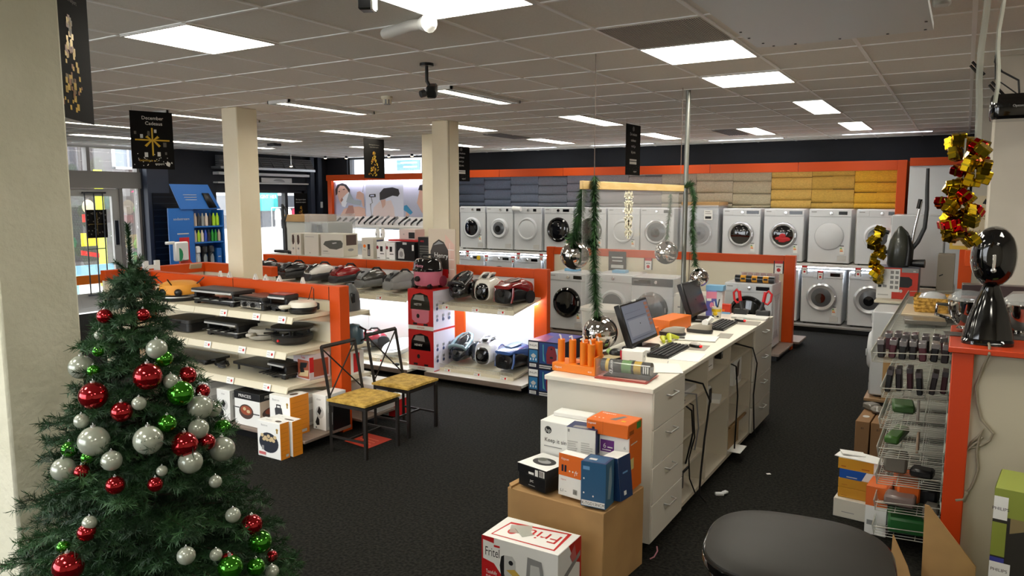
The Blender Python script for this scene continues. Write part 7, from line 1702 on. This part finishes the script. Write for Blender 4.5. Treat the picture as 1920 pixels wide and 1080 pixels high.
for lab, x, y, z, w, d, h, m in (('green clear bag of small parts in the third wire shelf', -.25, 5.0, .745, .12, .2, .05, mat('green_bag', '#3A5A2E', .4)), ('grey card leaning in the third wire shelf', -.16, 4.76, .745, .015, .09, .14, mat('grey_card_stock', '#8A847C', .6)),
    ('bright green bag in the fourth wire shelf', -.27, 4.95, .575, .08, .30, .05, mat('bright_green_bag', '#3C6428', .35)), ('beige card standing in the fourth wire shelf', -.15, 4.74, .575, .012, .07, .12, mat('beige_card_stock', '#A8927C', .6)),
    ('clear wrapped roll in the fifth wire shelf', -.26, 4.85, .415, .12, .16, .10, mat('clear_grey_wrap', '#6E6A62', .25)), ('black spiral part in the fifth wire shelf', -.12, 4.80, .415, .12, .10, .05, BLACK),
    ('orange white box in the sixth wire shelf', -.20, 4.9, .255, .12, .3, .11, mat('orange_pack', '#DC6A2A', .4)), ('clear bag with pink print in the sixth wire shelf', -.22, 4.72, .255, .16, .12, .06, mat('pinkish_clear', '#7E706C', .3)),
    ('dark bristled part in the sixth wire shelf', -.08, 4.85, .255, .10, .14, .09, BLACK), ('green crate on the bottom wire shelf', -.14, 4.85, .105, .30, .4, .09, mat('green_crate', '#1E5A2A', .4)), ('clear bag on the green crate of the bottom wire shelf', -.06, 4.72, .197, .08, .10, .09, mat('clear_grey_wrap'))):
    b = B(m).box((0, 0, h / 2), (w, d, h), min(.012, w * .3)); tag(b.build('small_goods', None, (x, y, z), (0, 0, rr.uniform(-.15, .15))), lab, 'goods')
# wicker basket on the rack
t = thing('wicker_basket', 'small woven straw basket with a clear wrapped top on the wire rack', 'basket', (-.17, 6.45, 1.176))
WK = noise_mat('wicker', '#8F6A22', '#C99E48', 40.0, .8, 3, bump=.9)
b = B(WK); o = roundrect(.24, .34, .03)
b.loft([[(x * k, y * k, z) for x, y in o] for z, k in ((0, .92), (.03, .96), (.035, 1.0), (.055, .97), (.06, 1.01), (.08, .98), (.085, 1.02), (.11, 1.02))], cap1=False); b.box((0, 0, .09), (.23, .33, .01)); b.build('basket', t)
B(mat('crinkled_film', '#C9CDD0', .1, .3)).loft([[(u, v, z) for u, v in superell(w, d, 2.2, 14)] for z, w, d in ((.09, .2, .28), (.125, .16, .2), (.14, .05, .1))]).build('film_cover', t)
pack('flat_pack', 'clear grey flat pack under the straw basket on the rack', 'pack', (-.20, 6.02, 1.136), (.26, .20, .03), .1, base=mat('clear_grey_wrap'))
# red vacuum box, upright black vacuum, hose
pack('vacuum_cleaner_box', 'red box with a white specification sheet on the white machine at right', 'box', (-.57, 9.02, .961), (.39, .42, .33), 0, base=mat('signal_red_carton', '#C23018', .45), faces={
    'f': [('poly', [(.55, .72), (.55, .38), (.78, .38), (.86, .46), (.86, .64), (.78, .72)], PBLACK), ('rect', .0, .22, .56, .96, PWHITE), ('rect', .0, .0, .38, .3, PWHITE), ('text', .84, .06, .06, 'Miele', PWHITE), ('rect', .6, .86, 1, 1, PGREY), ('text', .9, .88, .07, 'm', PWHITE), ('ell', .6, .26, .04, .05, PLGREY)] + [('rect', .33 + .12 * (k % 2), .80 - .16 * (k // 2), .41 + .12 * (k % 2), .9 - .16 * (k // 2), PGREY) for k in range(8)] + [('rect', .05, .5 + .06 * k, .2, .52 + .06 * k, PLGREY) for k in range(5)] + [('rect', .04, .36, .12, .44, PBLACK), ('rect', .16, .36, .25, .44, PGREY), ('rect', .04, .1, .3, .14, PLGREY)],
    'r': [('rect', 0, 0, 1, 1, mat('grey_blue_print', '#6A7088', .4))], 't': [('rect', 0, 0, 1, 1, mat('grey_blue_print'))]})
t = thing('upright_vacuum', 'dark grey canister vacuum standing on end on the red box, hose raised', 'vacuum cleaner', (-.60, 8.98, 1.292), 0)
VG = mat('vacuum_anthracite', '#34372F', .35, coat=.3)
B(VG).loft([[(u + ox, v, z) for u, v in superell(w, d, 2.4, 24)] for z, w, d, ox in ((0, .20, .18, .02), (.03, .23, .20, .02), (.15, .245, .22, .025), (.28, .21, .20, .03), (.37, .13, .14, .03), (.42, .05, .07, .02), (.435, .02, .03, .02))]).build('body', t)
B(BLACK).loft([[(u + ox, v - .01, z) for u, v in superell(w, d, 2.4, 16)] for z, w, d, ox in ((.02, .09, .20, .11), (.2, .08, .20, .12), (.34, .03, .12, .10))]).build('side_shell', t)
B(DGREY).tube([(-.12 + .095 * math.cos(a * .4), .0, .26 + .11 * math.sin(a * .4)) for a in range(3, 14)], .022, 10).build('hose_loop', t)
b = B(mat('hose_grey', '#3C3E42', .5)).tube([(.13, 0, .18), (.19, 0, .27), (.245, 0, .42), (.255, 0, .62), (.245, 0, .82), (.24, 0, 1.04)], [.022, .022, .021, .02, .019, .016], 10); b.build('hose', t)
b = B(CHROME).tube([(.12, -.01, .12), (.15, -.01, .40), (.20, -.01, .70)], .014, 10).build('tube', t)
B(BLACK).tube([(.175, -.01, .62), (.19, -.01, .72)], .021, 10).build('tube_collar', t)
B(BLACK).tube([(.12, -.02, .045), (.27, -.04, .045)], [.035, .045], 14).build('floor_nozzle', t)
# foil gift garlands
FG = mat('gold_foil', '#C8A41C', .18, 1.0); FR = mat('red_foil', '#B01014', .18, 1.0); FG2 = mat('dark_gold_foil', '#8E7A1C', .22, 1.0)
def gifts(label, cx, cy, zs, s, seed, n, spread, red=.25):
    t = thing('gift_garland', label, 'garland', (cx, cy, zs[0])); rr = random.Random(seed)
    for i in range(n):
        z = zs[1] - zs[0]; f = (i + .5) / n; sp = spread if not callable(spread) else spread(f)
        m = FR if rr.random() < red else (FG if rr.random() < .6 else FG2)
        b = B(m); R_ = Matrix.Translation((rr.uniform(-sp, sp), rr.uniform(-sp, sp) * .8, z * f)) @ Matrix.Rotation(rr.uniform(0, 3), 4, 'X') @ Matrix.Rotation(rr.uniform(0, 3), 4, 'Y') @ Matrix.Rotation(rr.uniform(0, 3), 4, 'Z')
        b.M = R_; b.box((0, 0, 0), (s, s, s * .62), s * .06); b.mat(FG if m is not FG else FG2).box((0, 0, 0), (s * 1.02, s * .14, s * .64)).box((0, 0, 0), (s * .14, s * 1.02, s * .64))
        b.build('gift_packet', t)
    B(mat('ribbon_clear', '#C9CBBE', .15, alpha=.5)).bx(-.003, .003, -.001, .001, (zs[1] - zs[0]), .0).build('string', t)
gifts('garland of small gold and red foil gifts hanging at upper right', -.015, 3.25, (2.24, 1.86), .048, 3, 44, lambda f: .05 + .03 * (1 - f), .22)
gifts('short garland of gold foil gifts beside the upright dark vacuum', -.78, 8.74, (1.70, 1.15), .10, 5, 11, .035, 0)
RIB = mat('ribbon_clear')
for x, y, z0, w, lab in ((.018, 3.30, 2.14, .022, 'wide clear plastic ribbon hanging from the ceiling to the foil gift garland'), (.075, 3.62, 2.40, .016, 'shorter clear plastic ribbon hanging right of the wide one')):
    b = B(RIB); sg = [(x + .006 * math.sin(k * 1.3), y, z0 + (ZC - z0) * k / 8) for k in range(9)]
    b.loft([[(p[0] - w / 2, p[1] + .003 * math.sin(k), p[2]), (p[0] - w / 6, p[1] - .004, p[2]), (p[0] + w / 2, p[1] + .003, p[2])] for k, p in enumerate(sg)], False, False, False)
    tag(b.build('plastic_ribbon'), lab, 'ribbon')
# beige award poster
t = thing('award_poster', 'beige and gold award poster standing behind the foil gifts', 'poster', (-.09, 6.85, 1.62), 0)
b = B(mat('poster_gold', '#B89A34', .5)).bx(0, .13, -.004, .004, 0, .40).mat(mat('poster_beige', '#C4B69A', .6)).bx(.125, .33, -.007, .003, 0, .42).bx(.02, .11, -.006, -.004, .03, .36)
b.mat(mat('poster_text', '#7A6A48', .6)).text('Beste', (.215, -.008, .24), (1, 0, 0), (0, 0, 1), .05, maxw=.18).text('Nederland', (.215, -.008, .13), (1, 0, 0), (0, 0, 1), .03, maxw=.18).text('Beste', (.06, -.008, .13), (1, 0, 0), (0, 0, 1), .022, maxw=.08); b.mat(PBLACK).poly3([(.2, -.0085, .36), (.22, -.0085, .40), (.24, -.0085, .35)])
b.build('board', t)
# black projector on the wall column
t = thing('projector', 'black projector with rounded corners hung by straps beside the right column', 'projector', (.26, 5.62, 2.50), 0)
b = B(GLOSS); o = roundrect(.34, .24, .05); b.loft([[(x * k, y * k, z) for x, y in o] for z, k in ((0, .94), (.02, 1), (.13, 1), (.15, .95))]); b.build('housing', t)
b = B(PLGREY).text('Optoma', (-.02, -.122, .07), (1, 0, 0), (0, 0, 1), .014); b.mat(CHROME).ell((-.155, -.1, .1), .005); b.build('logo', t)
for x0, y0 in ((-.12, -.05), (-.13, .09)):
    for k in (0, 1): B(BLACK).tube([(x0 + .02 - k * .11, y0, .15 + k * .13), (x0 - .05 - k * .11, y0, .235 + k * .13)], .008, 4).build('strap', t)
b = B(BLACK).tube([(-.02, .0, .15), (-.03, 0, .24), (-.12, 0, .30), (-.16, 0, .36), (-.15, 0, .47)], .006, 6).tube([(-.03, .02, .16), (-.10, .02, .22), (-.15, .02, .26), (-.16, .02, .40), (-.14, .02, .47)], .004, 6); b.build('cable', t)
# boxes on the floor left of the rack
YB_ = mat('mustard_carton', '#C08A1E', .5)
def fb_(lab, z, h, base, f, x=-.475, y=5.07, w=.22, d=.13, rz=-.08):
    pack('small_box', lab, 'box', (x, y, z), (w, d, h), rz, base=base, faces={'f': f})
fb_('white box at the bottom of the stack left of the wire rack', 0, .12, mat('off_white_carton', '#CFCBBE', .5), [('rect', .2, .3, .5, .34, PGREY)], w=.25, d=.20)
fb_('mustard yellow box above the white bottom one in the stack', .121, .065, YB_, [('rect', .1, .2, .25, .24, mat('dark_orange')), ('rect', .75, .2, .9, .24, mat('dark_orange'))])
fb_('mustard yellow box directly under the blue and white one', .187, .06, YB_, [('rect', .1, .3, .25, .34, mat('dark_orange')), ('rect', .75, .3, .9, .34, mat('dark_orange'))])
fb_('blue and white box in the middle of the stack by the wire rack', .248, .06, PWHITE, [('poly', [(0, 0), (.62, 0), (.75, 1), (0, 1)], mat('cobalt_print', '#1450A8', .4)), ('rect', .2, .15, .5, .25, PLGREY)], w=.21)
fb_('yellow and white box on top of the stack by the wire rack', .309, .07, PWHITE, [('rect', 0, 0, .9, 1, mat('deep_yellow_print', '#C9901A', .5)), ('rect', .08, .2, .2, .28, mat('dark_orange')), ('rect', .6, .2, .8, .28, mat('dark_orange'))], w=.23)
b = B(PWHITE).prism([(-.14, -.06), (.14, -.08), (.12, .05), (-.02, .09), (-.13, .05)], 0, .004); b.box((-.05, .02, .012), (.14, .08, .006), 0, rz=.4, ry=.08); tag(b.build('loose_paper', None, (-.475, 5.07, .381), (0, 0, -.1)), 'crumpled white paper lying on the box stack by the wire rack', 'paper')
pack('small_box', 'orange and white box beside the stack, partly inside the wire rack shadow', 'box', (-.335, 4.93, 0), (.12, .26, .30), -.1, base=PWHITE, faces={'f': [('rect', 0, .6, 1, 1, mat('orange_pack')), ('rect', .1, .2, .4, .3, PGREY)], 't': [('rect', 0, 0, 1, 1, mat('orange_pack'))], 'l': [('rect', 0, .55, 1, 1, mat('orange_pack'))]})
for k, (x, lab) in enumerate(((-.57, 'tall brown carton behind the yellow boxes, left one of two'), (-.46, 'tall brown carton behind the yellow boxes, right one of two'))):
    pack('brown_carton', lab, 'carton', (x, 6.42, 0), (.10, .42, .30), -.05, base=mat('brown_carton_card', '#8A6744', .8), faces={'f': [('text', .5, .8, .05, 'B1', PBLACK)], 't': [('ell', .5, .4, .25, .08, PBLACK if k else PLGREY)]})
b = B(mat('clear_grey_wrap')).ell((0, 0, .03), (.06, .08, .03), 12, 6).box((-.03, .1, .03), (.1, .1, .05), .01, rz=.5); tag(b.build('wrapped_part', None, (-.50, 6.52, .301), (0, 0, .3)), 'clear wrapped grey part lying on the two brown cartons', 'goods')
b = B(CARDB).prism([(-.10, 0), (.14, 0), (.14, .20), (.02, .34), (-.08, .46), (-.10, .46)], 0, .006, 'Y'); tag(b.build('carton_flap', None, (.02, 4.24, 0), (R(4), 0, -.2)), 'brown cardboard flap standing before the orange post at the bottom edge', 'cardboard')
b = B(CARDB).prism([(-.05, 0), (.10, 0), (.05, .16), (-.03, .30)], 0, .006, 'Y'); tag(b.build('carton_flap', None, (-.18, 4.15, 0), (R(4), 0, -.5)), 'small brown cardboard flap left of the larger one at the bottom edge', 'cardboard')

# ---- round lidded appliance in the near foreground
t = thing('drum_cooler', 'large black round cornered barrel with matte domed lid at the bottom edge', 'cooler', (-.435, 2.665, 0), .12)
LID = mat('matte_black_lid', '#211F1B', .55, spec=.3)
prof = [(.0, .50), (.06, .50), (.10, .52), (.60, .56), (.70, .585), (.745, .60)]
B(mat('cooler_body', '#14151A', .15, coat=.8)).loft([[(u, v, z) for u, v in superell(w, w * .96, 3.0, 48)] for z, w in prof]).build('body', t)
B(GLOSS).loft([[(u, v, z) for u, v in superell(w, w * .96, 3.0, 48)] for z, w in ((.742, .60), (.75, .625), (.765, .635), (.78, .63), (.785, .61))]).build('rim', t)
B(LID).loft([[(u, v, z) for u, v in superell(w, w * .96, 2.9, 48)] for z, w in ((.782, .618), (.79, .614), (.80, .58), (.81, .50), (.818, .38), (.823, .22), (.825, .05))]).build('lid', t)
b = B(mat('deep_blue_gloss', '#1A1C5A', .1, coat=1)).loft([[(u, v, z) for u, v in superell(w, w * .96, 3.0, 48)] for z, w in ((.30, .542), (.45, .552), (.66, .580))], False, False); b.build('blue_wrap', t)
B(CHROME).tube([(-.18, -.292, .69), (0, -.300, .70), (.18, -.292, .69)], .005, 6).build('chrome_strip', t)

# ================================================================ LEFT REAR: soda stand, slat wall
t = thing('slatwall_panel', 'black slatted wall panel left of the blue soda stand', 'panel', (XL + .16, 8.70, 0))
b = B(BLACK).bx(-.02, .0, -.2, .42, .3, 2.12); b.mat(mat('slat_edge', '#3C4248', .3, .5))
for k in range(15): b.bx(.0, .012, -.2, .42, .36 + k * .12, .372 + k * .12)
b.build('slats', t)
SB = mat('soda_blue', '#1A62B0', .4)
t = thing('soda_stand', 'blue soda maker stand with sloping header and three shelves', 'display stand', (-12.42, 8.98, 0))
b = B(SB).bx(-.30, .02, -.14, -.10, .1, 1.86, .01).bx(-.34, -.30, -.12, .60, .1, 1.80); b.bx(-.30, .04, .57, .60, .1, 1.80, .005); b.bx(-.32, .03, -.12, .58, .05, .12); b.build('cabinet', t)
b = B(SB).prism([(-.50, .0), (.02, .0), (.02, 1.84), (-.50, 1.84)], .0, .03, 'X'); b.M = Matrix()
b.mat(PLGREY).text('sodastream', (.034, -.24, 1.62), (0, 1, 0), (0, 0, 1), .05, maxw=.36); b.mat(RED).bx(.031, .035, -.30, -.10, .3, 1.3); b.mat(PLGREY).bx(.031, .034, -.34, -.1, 1.36, 1.38)
q = b.build('side_panel', t); q.location = (0.02, -.10, 0)
b = B(SB).loft([[(.0, -.52, 2.28), (.0, .28, 2.28), (.02, .28, 2.28), (.02, -.52, 2.28)][:4], [(.06, -.36, 1.82), (.06, .50, 1.82), (.08, .50, 1.82), (.08, -.36, 1.82)]])
hd = b.build('header_board', t)
b = B(PLGREY).text('sodastream', (.028, -.14, 2.17), (0, 1, .0), (-.13, .2, 1), .07, maxw=.56)
for k in range(5): b.bx(.05, .056 + .002 * k, -.28 + .02 * k, .0, 2.08 - .045 * k, 2.09 - .045 * k)
b.mat(PBLACK).prism([(.12, 2.12), (.24, 2.12), (.42, 1.84), (.24, 1.84)], .04, .088, 'X'); b.build('header_print', hd, sharp=180)
for z in (1.50, 1.20, .72): B(SB).bx(-.28, .05, -.10, .57, z - .03, z, .003).build('shelf', t)
rr = random.Random(2)
bc = ['#B9A596', '#2B2B2E', '#8A8C88', '#D0C0B0', '#1E1E20', '#9FCB1E', '#9FCB1E']
def bottle(lab, x, y, z, c, h=.20, r=.032, g='soda bottles on the blue stand'):
    b = B(mat('btl_' + c[1:], c, .3)).lathe([(0, 0), (r, 0), (r, h * .68), (r * .45, h * .86), (r * .45, h), (0, h)], 12, (x, y, z)); tag(b.build('bottle'), lab, 'bottle', g)
for k, c in enumerate(bc): bottle('bottle on the top shelf of the blue soda stand, %s from the left' % w10[k], -12.42, 8.96 + k * .082, 1.502, c, .24, .034)
for k, c in enumerate(['#B9A596', '#9FCB1E', '#D0C0B0', '#2846A8', '#232326', '#1E8A2A', '#1E8A2A', '#B9A596']): bottle('bottle on the middle shelf of the blue soda stand, %s from the left' % w10[k], -12.42, 8.95 + k * .075, 1.202, c, .22, .03)
for k, (c, lab) in enumerate((('#DADADA', 'white soda maker on the lower shelf of the blue stand'), ('#1C1C1F', 'black soda maker in the middle of the lower shelf of the blue stand'), ('#2C2E33', 'dark soda maker on the lower shelf next to the blue box'))):
    t2 = thing('soda_maker', lab, 'soda maker', (-12.44, 8.98 + k * .15, .721)); m = mat('soda_' + c[1:], c, .25)
    B(m).loft([[(u, v, z) for u, v in superell(w, d, 3)] for z, w, d in ((0, .16, .11), (.02, .16, .11), (.03, .09, .10), (.26, .09, .10), (.28, .15, .11), (.38, .14, .11), (.40, .10, .08))]).build('body', t2)
    B(mat('clear_bottle', '#C8D0D4', .05, alpha=.4)).lathe([(0, .03), (.035, .03), (.035, .18), (.015, .24)], 12, (.05, 0, 0)).build('bottle', t2)
pack('soda_box', 'upright blue box at the right of the lower shelf of the soda stand', 'box', (-12.44, 9.44, .721), (.12, .10, .34), 0, base=SB, faces={'r': [('rect', .2, .5, .8, .55, PLGREY)]})
t = thing('sanitizer_stand', 'white and green hand gel dispenser before the blue soda stand', 'dispenser', (-11.6, 8.1, 0))
B(mat('vermilion_print', '#C83A22', .4)).prism([(-.12, 0), (.10, 0), (.14, .9), (.02, 1.05), (-.08, 1.0)], 0, .05, 'X').build('stand_body', t)
b = B(PWHITE).bx(.03, .12, -.22, .04, .95, 1.28, .02).bx(.03, .10, -.36, -.2, 1.24, 1.29, .01); b.mat(mat('leaf_green_print', '#1E8A5A', .5)).poly3([(.122, -.16 + .08 * math.cos(a * .5), 1.06 + .12 * math.sin(a * .5)) for a in range(-3, 4)]); b.build('gel_dispenser', t)
t = thing('letter_sign', 'white block letter H standing on the floor display left of the orange unit', 'sign', (-7.98, 5.15, 1.17))
b = B(PWHITE).bx(-.005, .025, -.10, -.04, 0, .14).bx(-.005, .025, .04, .10, 0, .14).bx(-.005, .025, -.04, .04, .05, .09); b.build('letter', t)
t['label'] = 'white block letter H standing on the orange topped unit near the door'
b = B(mat('kraft_card', '#B09A78', .6)).box((-8.0, 5.75, 1.20), (.02, .16, .06), .002, ry=.3); tag(b.build('card_sign'), 'small brown card standing on the orange topped unit', 'card')
# brochure rack at the shop window
t = thing('brochure_rack', 'dark rack with small silver items left of the shop window', 'rack', (-12.3, 9.75, 0))
b = B(BLACK).bx(-.06, .06, -.12, .14, 0, 2.1, .004); b.build('frame', t)
b = B(CHROME)
for k in range(6): b.ell((.075, -.08 + .04 * (k % 4), 1.9 - .07 * k), (.02, .02, .025), 8, 6)
b.build('silver_goods', t)

# ---------------------------------------------------------------- labels that need an ordinal
def number_labels(group, text, key):
    L_ = sorted([o for o in SC.objects if o.get('group') == group], key=key)
    for i, o in enumerate(L_): o['label'] = text % w10[i] if i < len(w10) else text % ('last but %d' % (len(L_) - i))
gk = [o for o in SC.objects if o.get('group') == 'price cards on the grill shelving']
for o in gk: o['group'] = 'price cards on the %s grill shelf' % ('top' if o.location.z > .95 else ('middle' if o.location.z > .6 else 'bottom'))
for n_ in ('top', 'middle', 'bottom'): number_labels('price cards on the %s grill shelf' % n_, 'small white price card on the ' + n_ + ' rail of the grill shelving, %s from the left', lambda o: o.location.x)
gk = [o for o in SC.objects if o.get('group') == 'price cards on the vacuum shelves']
for o in gk: o['group'] = 'price cards on the %s vacuum rail' % ('upper' if o.location.z > .5 else 'lower')
for n_ in ('upper', 'lower'): number_labels('price cards on the %s vacuum rail' % n_, 'small white price card on the ' + n_ + ' rail of the vacuum wall, %s from the left', lambda o: o.location.x)
number_labels('price cards between the machine rows', 'red topped price card between the two washing machine rows, %s from the left', lambda o: o.location.x)
number_labels('paper tents on the gondola', 'triangular paper tent on the orange gondola top, %s from the left', lambda o: o.location.x)
number_labels('garments on the street rail', 'garment on the rail outside the clothes shop, %s from the left', lambda o: o.location.y)
number_labels('shavers on the sloped shelf', 'small shaver on the sloped white shelf under the bathroom picture, %s from the left', lambda o: o.data.vertices[0].co.x)
number_labels('hair stylers on the sloped shelf', 'long hair styler on the sloped white shelf, %s from the left', lambda o: o.data.vertices[0].co.x)
